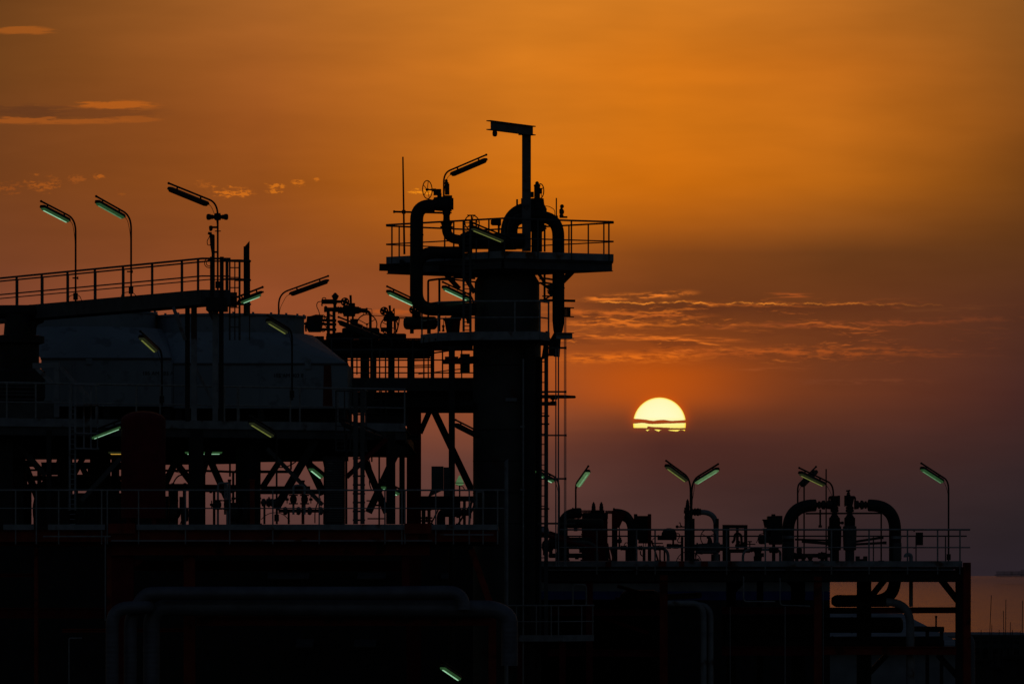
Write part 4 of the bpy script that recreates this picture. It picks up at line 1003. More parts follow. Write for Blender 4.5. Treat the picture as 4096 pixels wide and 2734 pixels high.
for V, pts_, w, Yq, lab in [(vE,[(110,860),(110,950),(390,1240)],14,166,'loose cable along the slanting brace at the far left'),(vE,[(1500,1240),(1560,1190),(1700,1230),(1745,1180)],8,171,'cable sagging between braces right of the red vessel'),(vE,[(1640,1722),(1700,1560),(1790,1500),(1800,1340)],10,168,'cable climbing the column right of the red vessel'),
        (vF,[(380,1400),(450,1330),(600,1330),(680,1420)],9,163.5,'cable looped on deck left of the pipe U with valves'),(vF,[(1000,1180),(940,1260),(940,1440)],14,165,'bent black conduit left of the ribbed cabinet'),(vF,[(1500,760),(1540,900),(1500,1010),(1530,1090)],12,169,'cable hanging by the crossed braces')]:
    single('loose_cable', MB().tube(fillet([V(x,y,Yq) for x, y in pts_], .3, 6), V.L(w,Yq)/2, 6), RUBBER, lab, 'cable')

def cabinet(V, x0, x1, yt, yb, Yq, doors, label):
    a, c = V(x0,yb,Yq), V(x1,yt,Yq); w = (c.x-a.x)/doors
    t = thing('electrical_cabinet', a + Vector(((c.x-a.x)/2,.5,0)), label, 'cabinet', 'electrical cabinets on the lower platform')
    obj('body', MB().prism([a, Vector((c.x,Yq,a.z)), c, Vector((a.x,Yq,c.z))], (0,1.1,0)), BLACK, t)
    for i in range(doors):
        q = Vector((a.x+w*(i+.5), Yq-.015, (a.z+c.z)/2)); d = obj('door', MB().box(q, w*.92, .03, (c.z-a.z)*.94), BLACK, t)
        obj('handle', MB().box(q + Vector((w*.36,-.03,0)), .03, .04, .2), DGREY, d)
for x0, x1, yt, d, lab in [(-60,222,1200,2,'tall black cabinet at the far left of the lower platform'),(335,640,1345,3,'low black cabinet with three doors behind the platform ladder'),(690,1105,1400,4,'wide low black cabinet left of the red vessel'),(1100,1545,1430,4,'wide low black cabinet behind the foot of the red vessel')]:
    cabinet(vE, x0, x1, yt, 1722, 167.5, d, lab)

# ------------------------------------------------------------------ tower
Yt = 180.0
xt = vG(1380,0,Yt).x; rt_ = vG.L(355,Yt)
ztop = vD(0,100,Yt).z
r = thing('column_vessel', Vector((xt,Yt,0)), 'tall dark process column in the middle carrying the top platform', 'column')
prof = [(0,rt_*1.05),(.3,rt_)]
b = MB().lathe(Vector((xt,Yt,0)), ZUP, [(0,rt_),(vD(0,760,Yt).z,rt_),(vD(0,740,Yt).z,rt_*.955),(ztop-.4,rt_*.955),(ztop-.12,rt_*.8),(ztop,rt_*.45)], 40)
obj('shell', b, mat('column_shell', (.10,.105,.11), .6, .2, nscale=.9, dirt=((.10,.05,.04), .7)), r)
for y in (475,800,1130,1450): obj('seam_ring', MB().lathe(Vector((xt,Yt,vG(0,y,Yt).z)), ZUP, [(0,rt_*1.006),(.03,rt_*1.006)], 40), BLACK, r)
for y in (1110,): obj('seam_ring', MB().lathe(Vector((xt,Yt,vD(0,y,Yt).z)), ZUP, [(0,rt_*1.006),(.03,rt_*1.006)], 40), BLACK, r)
obj('name_plate', MB().box(vG(1425,150,Yt-rt_-.03), vG.L(120,Yt), .05, vG.L(34,Yt)), GREY, r)
for x, w in [(1590,88),(1690,96)]:
    pass
single('downcomer_pipe', MB().tube([Vector((vG(1612,0,178.7).x,178.7,0)), vD(1612,760,178.7)], vG.L(66,178.7)/2*1.9, 16), BLACK, 'black downcomer pipe running down the right front of the column', 'pipe')
single('downcomer_pipe', MB().tube([Vector((vG(1695,0,179.2).x,179.2,0)), vD(1695,1010,179.2)], vG.L(78,179.2)/2, 16), BLACK, 'slimmer black downcomer pipe between the column and its ladder', 'pipe')
t = MB().tube([Vector((vG(1548,0,178.1).x,178.1,4)), vD(1548,1030,178.1)], .028, 8)
for y in (432, 1090): t.box(vG(1542,y,178.1), .14, .05, .05)
single('conduit', t, STEEL, 'thin grey conduit running straight down the face of the column', 'conduit')
Y = 176.2
b = MB().tube([Vector((vG(1373,0,Y).x,Y,6)), vG(1373,800,Y)], vG.L(42,Y)/2, 12); q = vG(1373,800,Y); w = vG.L(42,Y)/2
b.prism([q + Vector((-w,-w,0)), q + Vector((w,-w,0)), q + Vector((w,-w,vG.L(34,Y)))], (0,2*w,0))
single('vent_pipe', b, GREY, 'upright grey pipe with slant cut top in front of the column', 'pipe')
# ring brackets with small valves either side
for x0, x1, tx, lab in [(900,1030,945,'platform bracket with small valve on the left of the column'),(1735,1900,1860,'platform bracket with small valve on the right of the column by the ladder')]:
    Y = 179.3; t = thing('valve_bracket', vG((x0+x1)/2,210,Y), lab, 'bracket')
    obj('bracket', MB().prism([vG(x0,208,Y), vG(x0,172,Y), vG(x1,172,Y), vG(x1,225 if x0 < 1000 else 208,Y), vG((x0+x1)/2+40,208,Y)], (0,.5,0)), BLACK, t)
    c = vG(tx,172,Y+.2); b = MB().lathe(c, ZUP, [(0,0.075),(0.018,0.075),(0.018,0.03),(0.06,0.0375),(0.078,0.0825),(0.102,0.0825),(0.102,0.0225),(0.168,0.0225)], 10)
    v = obj('valve', b, BLACK, t); handwheel(v, c + ZUP*.17, ZUP, .08, 5, .012)
    obj('tap', MB().tube([c + Vector((.03,0,.12)), c + Vector((.12,0,.13)), c + Vector((.13,0,.07))], .018, 6), BLACK, v)

# top platform
zt = 21.95
Lc, Fc, Rc, Bc = [line_z(0,Yq,1,Yq,zt,[sx])[0] for sx, Yq in ((1545.5,181.36),(2010.9,178.0),(2453.6,179.8),(1925.7,183.6))]
r = thing('top_platform', Vector((xt,Yt,zt)), 'top platform of the column with railing and knee braces', 'platform')
obj('deck', MB().prism([Lc,Fc,Rc,Bc], (0,0,-.06)), BLACK, r)
ring = [Lc,Fc,Rc,Bc,Lc]
for a, c in zip(ring, ring[1:]):
    d = (c-a).normalized()
    obj('toe_plate', MB().bar(a + ZUP*.10, c + ZUP*.10, .02, .22), GREY, r)
    obj('edge_beam', MB().ibeam(a - ZUP*.20 + d*.06, c - ZUP*.20 - d*.06, .12, .27, .02), DGREY, r)
railing(r, [Lc,Fc,Rc], [cx(x) for x in (160,412,660,745,955,1072,1217,1528,1843,2197)], h=1.23, r=.026, m=DGREY)
railing(r, [Lc,Bc,Rc], [cx(x) for x in (226,1828,2008,2152)], h=1.20, r=.024, m=DGREY)
obj('floor_beam', MB().ibeam(vC(40,1476,180.6), vC(1080,1502,180.6), .2, .22, .02), BLACK, r)
obj('floor_beam', MB().ibeam(vC(600,1490,179.2), vC(1300,1500,178.6), .2, .24, .02), BLACK, r)
obj('floor_beam', MB().ibeam(vC(1250,1490,178.9), vC(2200,1465,180.0), .2, .20, .02), BLACK, r)
for (x0,y0),(x1,y1),w,Yb in [((690,95),(880,300),.15,179.4),((890,95),(1040,340),.14,179.0),((2075,100),(1820,360),.19,179.8),((1700,130),(1770,230),.1,180.2)]:
    obj('knee_brace', MB().bar(vD(x0,y0,Yb), vD(x1,y1,Yb), w), BLACK, r)
for x in (250, 700, 1500, 2050): obj('bracket_plate', MB().box(vC(x,1440,180.6), .12, .6, .2), BLACK, r)

# access ladder from the middle to the top platform
Y = 177.6
r = thing('access_ladder', vD(957,745,Y), 'dark ladder climbing from the lower to the top platform left of the column', 'ladder')
for x in (925, 995): obj('rail', MB().bar(vD(x,745,Y), vD(x,-420,Y), .075, .04, side=(1,0,0)), DGREY, r)
for i in range(27): obj('rung', MB().tube([vD(925,730-i*43,Y), vD(995,730-i*43,Y)], .014, 5), DGREY, r)

# crane davit
r = thing('davit_crane', vC(1423,1325,179), 'swinging davit crane with a painted I beam arm on the top platform', 'crane')
DAV = mat('flaking_grey_paint', (.17,.18,.20), .6, dirt=((.03,.03,.035), 2.5))
w = vC.L(84,179)
obj('post', MB().ibeam(vC(1423,1325,179), vC(1423,232,179), w, w, .03, side=(1,0,0)).bar(vC(1423,1325,179), vC(1423,232,179), w*.8, w*.92, side=(1,0,0)), DAV, r)
a3, b3 = vC(1478,193,179.0), vC(1075,141,176.55)
d = (b3-a3).normalized()
obj('arm', MB().bar(a3, b3 - d*.12, .05, vC.L(80,178)*.98).bar(a3 - d*.08 + ZUP*.13, b3 + d*.05 + ZUP*.13, .16, .03).bar(a3 - d*.08 - ZUP*.14, b3 + d*.05 - ZUP*.14, .16, .03), DAV, r)
obj('gusset', MB().box(vC(1400,225,178.9), w*1.25, .2, .07), DAV, r)
c = b3 - d*.35 - ZUP*.17
obj('trolley', MB().box(c, .14, .2, .06).lathe(c - ZUP*.17, ZUP, [(0,.035),(.03,.07),(.12,.08),(.16,.06)], 10), BLACK, r)

# left gooseneck with its gate valve
Yg = 178.6; rg = vC.L(124,Yg)/2
b = MB().tube(fillet([vD(1045,512,Yg+.6), vD(432,512,Yg), vC(392,900,Yg), vC(530,900,Yg)], [.55,.5], 10), rg, 20)
b.tube(fillet([vD(432,380,Yg), vD(432,-78,Yg), vC(820,1338,Yg+.5)], .62, 8), rg*.93, 18)
r = single('gooseneck_pipe', b, BLACK, 'fat black pipe looping up the left side of the column over the top railing', 'pipe')
obj('weld_band', MB().lathe(vC(392,1180,Yg), ZUP, [(0,rg*1.04),(.05,rg*1.04)], 20), BLACK, r)
obj('flange', flanged(MB(), vC(500,900,Yg), vC(560,900,Yg), rg*.95, 18, 1.12, .05), BLACK, r)
r = thing('gate_valve', vC(640,960,Yg), 'gate valve with spoked handwheel on the left pipe loop above the railing', 'valve')
obj('body', MB().lathe(vC(552,882,Yg), (1,0,0), [(0,rg*1.0),(.2,rg*1.1),(.45,rg*1.18),(.5,rg*.9),(.62,rg*.9)], 18).box(vC(690,860,Yg), vC.L(70,Yg), .4, vC.L(110,Yg)).lathe(vC(672,985,Yg), ZUP, [(0,.12),(.1,.13),(.5,.15)], 14), BLACK, r)
obj('bonnet', MB().box(vC(678,745,Yg), vC.L(42,Yg), .2, vC.L(100,Yg)).lathe(vC(670,700,Yg), ZUP, [(0,.07),(.06,.08),(.08,.045),(.12,.05),(.17,.025)], 10), BLACK, r)
obj('gearbox', MB().box(vC(586,772,Yg), vC.L(72,Yg), .25, vC.L(56,Yg)).box(vC(605,800,Yg), vC.L(40,Yg), .2, vC.L(40,Yg)).lathe(vC(556,752,Yg), (1,0,0), [(-.05,.05),(.06,.05)], 10), BLACK, r)
handwheel(r, vC(492,748,Yg), Vector((.86,-.51,0)), .285, 5, .016)
obj('spindle', MB().tube([vC(496,750,Yg), vC(560,750,Yg)], .022, 8), BLACK, r)
b = MB()
for y in (925,945,965): b.box(vC(710,y,Yg), vC.L(22,Yg), .1, vC.L(12,Yg))
obj('bolt_set', b, BLACK, r)
# branch under the valve that joins the overhead header
Yh = 179.0
r = thing('overhead_header', vC(1000,1300,Yh), 'fat black level header with drop pipe behind the railing of the top platform', 'pipe')
obj('drop_pipe', MB().tube(fillet([vC(672,960,Yh), vC(672,1010,Yh), vC(672,1200,Yh), vC(860,1228,Yh)], [.05,.4], 8), [vC.L(62,Yh)/2]*9+[vC.L(90,Yh)/2]*9, 16), BLACK, r)
obj('flange', MB().lathe(vC(672,1110,Yh), ZUP, [(0,.20),(.06,.20),(.06,.15),(.16,.18),(.16,.20),(.22,.20)], 16), BLACK, r)
obj('header', MB().lathe(vC(785,1232,Yh), (1,0,0), [(0,.14),(.06,.22),(.12,vC.L(76,Yh)),(vC.L(620,Yh),vC.L(76,Yh))], 20), BLACK, r)
obj('flange', MB().lathe(vC(835,1232,Yh), (1,0,0), [(0,.30),(.05,.30),(.07,.24),(.12,.30),(.17,.30)], 20), BLACK, r)
obj('saddle', MB().box(vC(1150,1308,Yh), .5, .4, .16), BLACK, r)
obj('saddle', MB().box(vC(870,1315,Yh), .3, .4, .14), BLACK, r)
r = thing('gate_valve', vC(915,1130,178.7), 'valve on the overhead header, its handwheel half sunk behind the railing', 'valve')
handwheel(r, vC(912,1058,178.7), Vector((.25,-1,.1)), vC.L(70,178.7), 5, .018)
obj('yoke', MB().bar(vC(910,1060,178.75), vC(912,1180,178.9), .09).box(vC(905,988,178.6), vC.L(78,178.7), .06, .03).tube([vC(905,988,178.6), vC(912,1058,178.7)], .025, 6), BLACK, r)
obj('body', MB().lathe(vC(915,1190,178.85), ZUP, [(0,.26),(.12,.26),(.2,.1),(.3,.1)], 14), BLACK, r)
r = thing('level_gauge', vC(1125,1160,178.4), 'small instrument head on a bent pipe behind the front corner railing', 'instrument')
obj('head', MB().lathe(vC(1087,1055,178.4), (1,0,0), [(0,.06),(.05,.10),(.25,.10),(.3,.12),(.33,.08)], 12), BLACK, r)
obj('stem', MB().tube(fillet([vC(1150,1045,178.4), vC(1163,1060,178.4), vC(1163,1180,178.4)], .05, 4), .035, 8), BLACK, r)

# right pipe loops
Yr = 180.2
b = MB().tube(fillet([vC(1255,1310,Yr), vC(1255,938,Yr), vC(1500,938,Yr)], .85, 12), vC.L(152,Yr)/2, 22)
r = single('riser_bend', b, BLACK, 'widest black pipe bend behind the crane post on the top platform', 'pipe')
obj('pressure_tap', MB().tube([vC(1335,900,Yr), vC(1335,838,Yr)], .03, 8), BLACK, r)
obj('flange', MB().lathe(vC(1372,938,Yr), (1,0,0), [(0,.37),(.09,.37)], 22), BLACK, r)
b = MB().tube(fillet([vC(1290,1300,Yr-.6), vC(1290,1018,Yr-.6), vC(1420,1018,Yr-.6)], .6, 10), vC.L(100,Yr)/2, 18)
single('riser_bend', b, BLACK, 'smaller black pipe bend nested inside the widest one behind the crane post', 'pipe')
Yr2 = 179.4; rr2 = vC.L(114,Yr2)/2
b = MB().tube(fillet([vC(1440,1002,Yr2), vC(1722,1002,Yr2), vD(1915,640,Yr2)], .62, 12), rr2, 20)
b.lathe(vD(1915,645,Yr2), (-.05,0,-1), [(-.02,rr2),(.25,rr2*.8),(.42,rr2*.55),(1.1,rr2*.5)], 16)
b.tube([vD(1900,760,Yr2), vD(1843,860,Yr2), vD(1843,1000,Yr2)], vD.L(62,Yr2)/2, 14)
r = single('gooseneck_pipe', b, BLACK, 'fat black pipe bending over and down the right side of the column', 'pipe')
obj('flange', MB().lathe(vD(1843,995,Yr2), ZUP, [(0,.16),(.06,.16)], 14), BLACK, r)
obj('weld_band', MB().lathe(vD(1915,300,Yr2), ZUP, [(0,rr2*1.05),(.05,rr2*1.05)], 20), BLACK, r)
r = thing('gate_valve', vC(1520,1000,Yr2+.3), 'tall gate valve right of the crane post with a wheel seen nearly edge on', 'valve')
Yv = Yr2+.3
obj('body', MB().lathe(vC(1520,1330,Yv), ZUP, [(0,.17),(.62,.17),(.66,.24),(.71,.24),(.71,.19),(1.0,.29),(1.35,.32),(1.5,.24),(1.68,.22)], 18).box(vC(1550,890,Yv), vC.L(64,Yv), .4, vC.L(70,Yv)), BLACK, r)
obj('bonnet', MB().box(vC(1523,780,Yv), vC.L(56,Yv), .25, vC.L(130,Yv)).lathe(vC(1523,720,Yv), ZUP, [(0,.1),(.05,.11),(.08,.06),(.13,.06),(.17,.02)], 10), BLACK, r)
handwheel(r, vC(1553,762,Yv+.25), Vector((.88,.48,0)), vC.L(68,Yv), 4, .018)
obj('gearbox', MB().box(vC(1474,795,Yv), vC.L(36,Yv), .2, vC.L(50,Yv)).box(vC(1555,760,Yv+.1), vC.L(30,Yv), .2, vC.L(50,Yv)), BLACK, r)
obj('impulse_line', MB().tube(fillet([vC(1590,905,Yv), vC(1620,898,Yv), vC(1690,935,Yv), vC(1690,1000,Yv)], .1, 5), .012, 6), BLACK, r)
single('antenna_pole', MB().tube([vC(1704,1010,179.6), vC(1704,826,179.6)], vC.L(12,179.6)/2, 8).lathe(vC(1704,1010,179.6), ZUP, [(0,.05),(.06,.05)], 8), BLACK, 'short bare pole stub beside the right pipe bend on the top platform', 'pole')
r = thing('pressure_gauge', vC(1755,1010,179.5), 'round gauge on a small valve stem above the right rail', 'gauge'); Y = 179.5
obj('stem', MB().lathe(vC(1752,1012,Y), ZUP, [(0,.06),(.08,.07),(.1,.05),(.16,.07),(.26,.07),(.28,.04),(.36,.03)], 10), BLACK, r)
obj('dial', MB().lathe(vC(1757,905,Y)+Vector((0,.03,0)), (0,-1,0), [(0,.06),(.01,.065),(.05,.065),(.06,.05)], 14), BLACK, r)
obj('cross_pipe', MB().tube([vC(1735,1006,Y), vC(1808,1006,Y)], .03, 8).tube([vC(1772,975,Y), vC(1776,945,Y)], .012, 5), BLACK, r)
r = thing('drain_valve', vC(1595,1330,179.0), 'slim drain pipe with small valve behind the right half of the railing', 'valve'); Y = 179.0
obj('pipe', MB().tube([vC(1594,1330,Y), vC(1594,1120,Y)], .03, 8), BLACK, r)
obj('valve', MB().lathe(vC(1594,1120,Y), ZUP, [(0,.06),(.04,.06),(.06,.035),(.1,.06),(.14,.06)], 10).tube([vC(1570,1098,Y), vC(1625,1090,Y)], .018, 6), BLACK, r)
single('whip_mast', MB().tube([vC(276,1355,181), vC(262,440,181)], [.034,.024], 8).lathe(vC(270,960,181)-ZUP*.05, ZUP, [(0,.06),(.12,.06)], 8), BLACK, 'tall thin mast at the left end of the top platform', 'mast')
single('level_pipe', MB().tube([vC(172,955,180.6), vC(640,966,180.2)], .032, 8).lathe(vC(172,955,180.6), (1,0,0), [(0,.045),(.05,.045)], 8), BLACK, 'thin level pipe crossing the tall thin mast', 'pipe')

# middle platform of the column
zq = 19.52
pts = line_z(0,180.3,1,180.3,zq,[dx_(485)]) + line_z(0,178.7,1,178.7,zq,[dx_(660)]) + line_z(0,178.0,1,178.0,zq,[dx_(1000)]) + line_z(0,177.8,1,177.8,zq,[dx_(1715)]) + line_z(0,178.6,1,178.6,zq,[dx_(1815)])
back = line_z(0,182.6,1,182.6,zq,[dx_(1830)]) + line_z(0,182.9,1,182.9,zq,[dx_(520)])
r = thing('column_platform', Vector((xt,179,zq)), 'grey railed platform half way up the column, below the top platform', 'platform')
obj('deck', MB().prism(pts + back, (0,0,-.06)), BLACK, r)
b = MB()
for a, c in zip(pts, pts[1:]): b.bar(a - ZUP*.02, c - ZUP*.02, .06, .26)
obj('edge_beam', b, GREY, r)
railing(r, pts, [dx_(x) for x in (490,660,1000,1460,1722,1812)], h=1.06, r=.028, m=STEEL, mids=(.52,))
for x in (620, 1080, 1640): obj('bracket', MB().prism([vD(x,820,178.8), vD(x+90,820,178.8), vD(x+60 if x<1300 else x+30,905,178.8)], (0,.8,0)), BLACK, r)
obj('bracket_beam', MB().ibeam(vD(1890,790,178.3), vD(2060,790,178.5), .3, vD.L(66,178), .02), GREY, r)
obj('bracket_beam', MB().ibeam(vD(2036,545,178.2), vD(1960,540,181.5), vD.L(86,178), vD.L(104,178), .035), BLACK, r)
obj('stub_pipe', MB().tube([vD(1720,418,178.9), vD(2090,425,178.7)], .04, 8), BLACK, r)
obj('floor_beam', MB().ibeam(vD(500,850,180), vD(1830,850,180), .2, .25, .02), BLACK, r)
obj('gusset', MB().prism([vD(1720,240,179.6), vD(1845,330,179.6), vD(1850,250,179.6), vD(1800,260,179.6)], (0,.2,0)), BLACK, r)
# raised guard rail left of the column
Y = 179.2; r = thing('guard_rail', vD(610,430,Y), 'raised guard rail frame left of the column above the lit lamp', 'guard rail')
obj('handrail', MB().tube(fillet([vD(555,430,Y+.4), vD(555,212,Y+.4), vD(655,198,Y), vD(860,182,Y-.1), vD(1045,190,Y)], .06, 4), .034, 8), BLACK, r)
obj('mid_rail', MB().tube([vD(660,203,Y), vD(830,204,Y-.1), vD(1045,228,Y)], .026, 8), BLACK, r)
for x, y in ((672,198),): obj('post', MB().tube([vD(x,745,Y), vD(x,y,Y)], .036, 8), BLACK, r)
obj('post', MB().tube([vD(555,745,Y+.4), vD(555,430,Y+.4)], .03, 8), BLACK, r)
r = thing('guard_rail', vD(1790,240,179.8), 'curved double guard rail right of the column under the top platform', 'guard rail'); Y = 179.8
for y in (186, 232): obj('handrail', MB().tube(fillet([vD(1715,y+8,Y), vD(1780,y+4,Y), vD(1880,y+22,Y)], .1, 4), .032, 8), BLACK, r)
obj('post', MB().tube([vD(1770,130,Y), vD(1770,420,Y)], .035, 8), BLACK, r)
t = thing('control_valve', vD(1835,320,179.0), 'small flanged control valve beside the right hand pipe bend', 'valve'); Y = 179.0
obj('body', MB().box(vD(1838,290,Y), vD.L(44,Y), .3, vD.L(60,Y)).box(vD(1820,318,Y), vD.L(50,Y), .25, vD.L(10,Y)).box(vD(1836,262,Y), vD.L(66,Y), .25, vD.L(10,Y)), BLACK, t)
obj('lever', MB().tube([vD(1745,376,Y), vD(1850,374,Y)], .025, 6).tube([vD(1780,405,Y), vD(1850,360,Y)], .03, 6), BLACK, t)
# pipe bend and hanging lantern on this platform
single('pipe_arch', MB().tube(fillet([vD(775,750,179.6), vD(800,600,179.6), vD(880,570,179.6), vD(975,590,179.6), vD(985,660,179.6)], [.3,.2,.12], 7), vD.L(50,179.6)/2, 14), BLACK, 'black arched pipe standing on the lower column platform', 'pipe')
single('flat_tank', MB().prism([vD(722,620,180.2), vD(890,622,180.2), vD(880,748,180.2), vD(745,748,180.2)], (0,.6,0)).box(vD(805,616,180.5), vD.L(190,180), .7, .05), DRED, 'dark red tapered tank under the pipe arch on the column platform', 'tank')
t = thing('hand_lantern', vD(713,748,178.9), 'small black signal lantern hung on a hook by the railing post', 'lantern'); Y = 178.9
obj('body', MB().lathe(vD(713,745,Y), ZUP, [(0,0.042),(0.06,0.036),(0.072,0.024),(0.12,0.03),(0.18,0.048),(0.198,0.03),(0.216,0.012)], 10), BLACK, t)
obj('hook', MB().tube([vD(715,680,Y), vD(716,640,Y), vD(742,590,Y)], .012, 5), BLACK, t)
drum(vD, 296, 652, 656, 68, 180.6, 'black round ended horizontal drum by the foot of the left pipe loop', 'H', 'drum', BLACK, 'horizontal_drum')

# tower ladder with thick rail and the two pairs of conduits
Y = 178.9
r = thing('column_ladder', vL(400,1100,Y), 'long ladder running down the right side of the column', 'ladder')
obj('rail', MB().bar(vL(412,1160,Y), vD(1788,1010,Y), vG.L(42,Y), .06, side=(1,0,0)), DGREY, r)
obj('rail', MB().bar(vL(360,1160,Y), vD(1738,1010,Y), .06, .06, side=(1,0,0)), DGREY, r)
y0 = 1040 + 1060*.38314
for i in range(27): 
    y = y0 + i*41.2; obj('rung', MB().tube([vS(dx_(1738),y,Y), vS(dx_(1775),y,Y)], .017, 5), DGREY, r)
for y in (405, 320, 1290): obj('bracket', MB().box(vG(1778,y,Y), vG.L(90,Y), .12, vG.L(16,Y)), BLACK, r)
obj('head_bracket', MB().prism([vD(1735,1040,Y), vD(1812,1010,Y), vD(1812,740,Y), vD(1780,740,Y)], (0,.1,0)), BLACK, r)
Y = 178.4
for x, w, ytop, lab in [(1888,13,925,'thin upright conduit, first from the ladder'),(1915,15,925,'upright conduit, second from the ladder'),(1977,8,600,'thinnest upright conduit, third from the ladder'),(1992,10,600,'outermost upright conduit, fourth from the ladder')]:
    p = vD(x,ytop,Y); q = Vector((p.x,Y,vH(0,1262,Y).z)); single('conduit', MB().tube([p, q], vD.L(w,Y)/2, 8).lathe(q, ZUP, [(0,.05),(.04,.05)], 8), STEEL, lab, 'conduit', 'upright conduits right of the column ladder')
for V, x0, x1, y, w, lab in [(vG,1735,2000,68,18,'first bracket bar down from the column platform'),(vG,1735,2002,523,16,'second bracket bar, level with the sun cloud'),(vG,1735,2000,976,18,'third bracket bar beside the small lit lamp'),(vH,130,525,815,20,'lowest bracket bar at the foot of the conduits'),(vD,1810,1998,915,20,'topmost short bracket bar holding the conduits')]:
    single('bracket_bar', MB().bar(V(x0,y,Y+.15), V(x1,y,Y+.1), V.L(w,Y)).box(V(x1-6,y,Y+.02), .05, .2, V.L(w,Y)*1.3), DGREY, lab, 'bracket', 'bracket bars holding the conduits')
single('jib_pipe', MB().tube([vG(1700,118,178.7), vG(1960,120,178.5), vG(2085,122,178.4)], [.06,.06,.045], 10).ball(vG(2085,122,178.4), .045), BLACK, 'thick level bar reaching out right of the ladder with a rounded end', 'bar')

# big front pipe beside the column and its cross piece
Y = 177.2
t = thing('stand_pipe', Vector((vD(802,0,Y).x,Y,0)), 'tall dark pipe rising left of the column with a cross shaped fitting', 'pipe')
obj('pipe', MB().tube([Vector((vD(802,0,Y).x,Y,0)), vD(802,905,Y)], vD.L(66,Y)/2, 16), BLACK, t)
obj('fitting', MB().box(vD(806,1060,Y), vD.L(215,Y), .3, vD.L(46,Y)).box(vD(800,1025,Y), vD.L(140,Y), .3, vD.L(36,Y)), DRED, t)
obj('nozzle', MB().tube([vD(900,1050,Y), vD(1040,1040,Yt-.6)], .12, 12).box(vD(940,1080,Y+.6), .3, .4, .6), BLACK, t)

# bridge between rack and column
zb_ = 18.14
fr = line_z(0,182.0,1,182.0,zb_,[bx_(560), dx_(490), dx_(1025)])
r = thing('rack_bridge', Vector(((fr[0].x+fr[-1].x)/2,183.5,zb_)), 'dark bridge deck with railing running from the coolers to the column', 'walkway')
obj('deck', MB().prism([fr[0], fr[-1], fr[-1]+Vector((.2,5,0)), fr[0]+Vector((0,5,0))], (0,0,-.07)), BLACK, r)
obj('edge_beam', MB().bar(fr[0]-ZUP*.02, fr[-1]-ZUP*.02, .05, .42), DGREY, r)
for k in range(3): obj('floor_beam', MB().ibeam(fr[0]+Vector((0,.5+2*k,-.5)), fr[-1]+Vector((0,.5+2*k,-.5)), .25, .62 if k else .45, .03), BLACK, r)
obj('floor_beam', MB().ibeam(vD(415,1400,184), vD(1040,1378,183), .25, .5, .03), BLACK, r)
railing(r, fr, [bx_(x) for x in (745,1000,1215)] + [dx_(x) for x in (48,110,393,510,705)], h=1.08, r=.024, m=DGREY, mids=(.32,.7))
b2 = [vD(455,985,186.8), vD(620,967,186.5), vD(770,945,185.5), vD(912,930,184.6)]
b2 = [p - ZUP*1.1 for p in b2]
railing(r, b2, [dx_(x) for x in (510,556,705,905)], h=1.1, r=.022, m=DGREY, mids=(.42,))

# rack frame: columns, deck of the valve rack, gap bars
r = thing('valve_rack', Vector((vB(1050,0,185).x,185,0)), 'tall black steel rack with valve deck between the coolers and the column', 'steel rack')
def rcol(V, x, w, Y, ya, yb, m_=BLACK, nm='column'): obj(nm, MB().ibeam(V(x,ya,Y), V(x,yb,Y), V.L(w,Y), .28, .03, side=(1,0,0)), m_, r)
zv = vB(0,905,184.5).z
for x, w in [(620,180),(768,72),(855,48),(925,66),(1006,24),(1138,92),(1226,66),(1415,68)]: rcol(vB, x, w, 185.2, 900, 1560)
for x, w, yb in [(170,64,1300),(375,76,1340),(600,38,1300)]: rcol(vD, x, w, 185.0, 840, yb)
for x, y0, y1, w in [(1290,1060,1560,11),(1355,1060,1560,14),(1490,1060,1560,14),(1055,950,1300,14)]: obj('riser', MB().bar(vB(x,y0,186), vB(x,y1,186), vB.L(w,186)), BLACK, r)
q = vF(1971,0,184); obj('main_column', MB().ibeam(Vector((q.x,184,0)), vD(407,1330,184), vF.L(148,184), .5, .04, side=(1,0,0)), DRED, r)
for (x0,y0),(x1,y1),w in [((560,150),(1010,1095),72),((600,205),(470,500),56)]:
    obj('brace', MB().bar(vG(x0,y0,183.6 + (.4 if x1 < 500 else 0)), vG(x1,y1,183.6 + (.4 if x1 < 500 else 0)), vG.L(w,183.6)), BLACK, r)
obj('gusset', MB().prism([vG(480,162,183.8), vG(640,130,183.8), vG(645,175,183.8), vG(625,225,183.8), vG(545,225,183.8), vG(520,165,183.8)], (0,.06,0)), BLACK, r)
a, c = vB(500,0,184.4), vD(560,0,184.4)
obj('deck', MB().prism([Vector((a.x,184.2,zv-.1)), Vector((c.x,184.2,zv-.1)), Vector((c.x,188,zv-.1)), Vector((a.x,188,zv-.1))], (0,0,-.08)), BLACK, r)
for k, (h, off) in enumerate([(.34,.2),(.5,1.6),(.42,3.4)]): obj('deck_beam', MB().ibeam(Vector((a.x,184.4+off,zv-.36)), Vector((c.x,184.4+off,zv-.36)), .22, h, .03), BLACK, r)
for x0, x1, y0, y1 in [(735,1010,870,1035),(1080,1270,880,1035),(1430,1568,890,1030)]: obj('deck_skirt', MB().prism([vB(x0,y1,185.4), vB(x1,y1,185.4), vB(x1,y0,185.4), vB(x0,y0,185.4)], (0,.3,0)), BLACK, r)
obj('deck_skirt', MB().prism([vD(380,1005,185.4), vD(600,1005,185.4), vD(600,830,185.4), vD(380,830,185.4)], (0,.3,0)), BLACK, r)
obj('deck_skirt', MB().prism([vD(600,925,184.9), vD(1020,925,184.9), vD(1020,830,184.9), vD(600,830,184.9)], (0,.3,0)), BLACK, r)
railing(r, line_z(0,184.1,1,184.1,zv-1.0,[bx_(740),dx_(490)]), [bx_(x) for x in (790,995,1210)] + [dx_(395)], h=.92, r=.02, mids=(), m=DGREY)
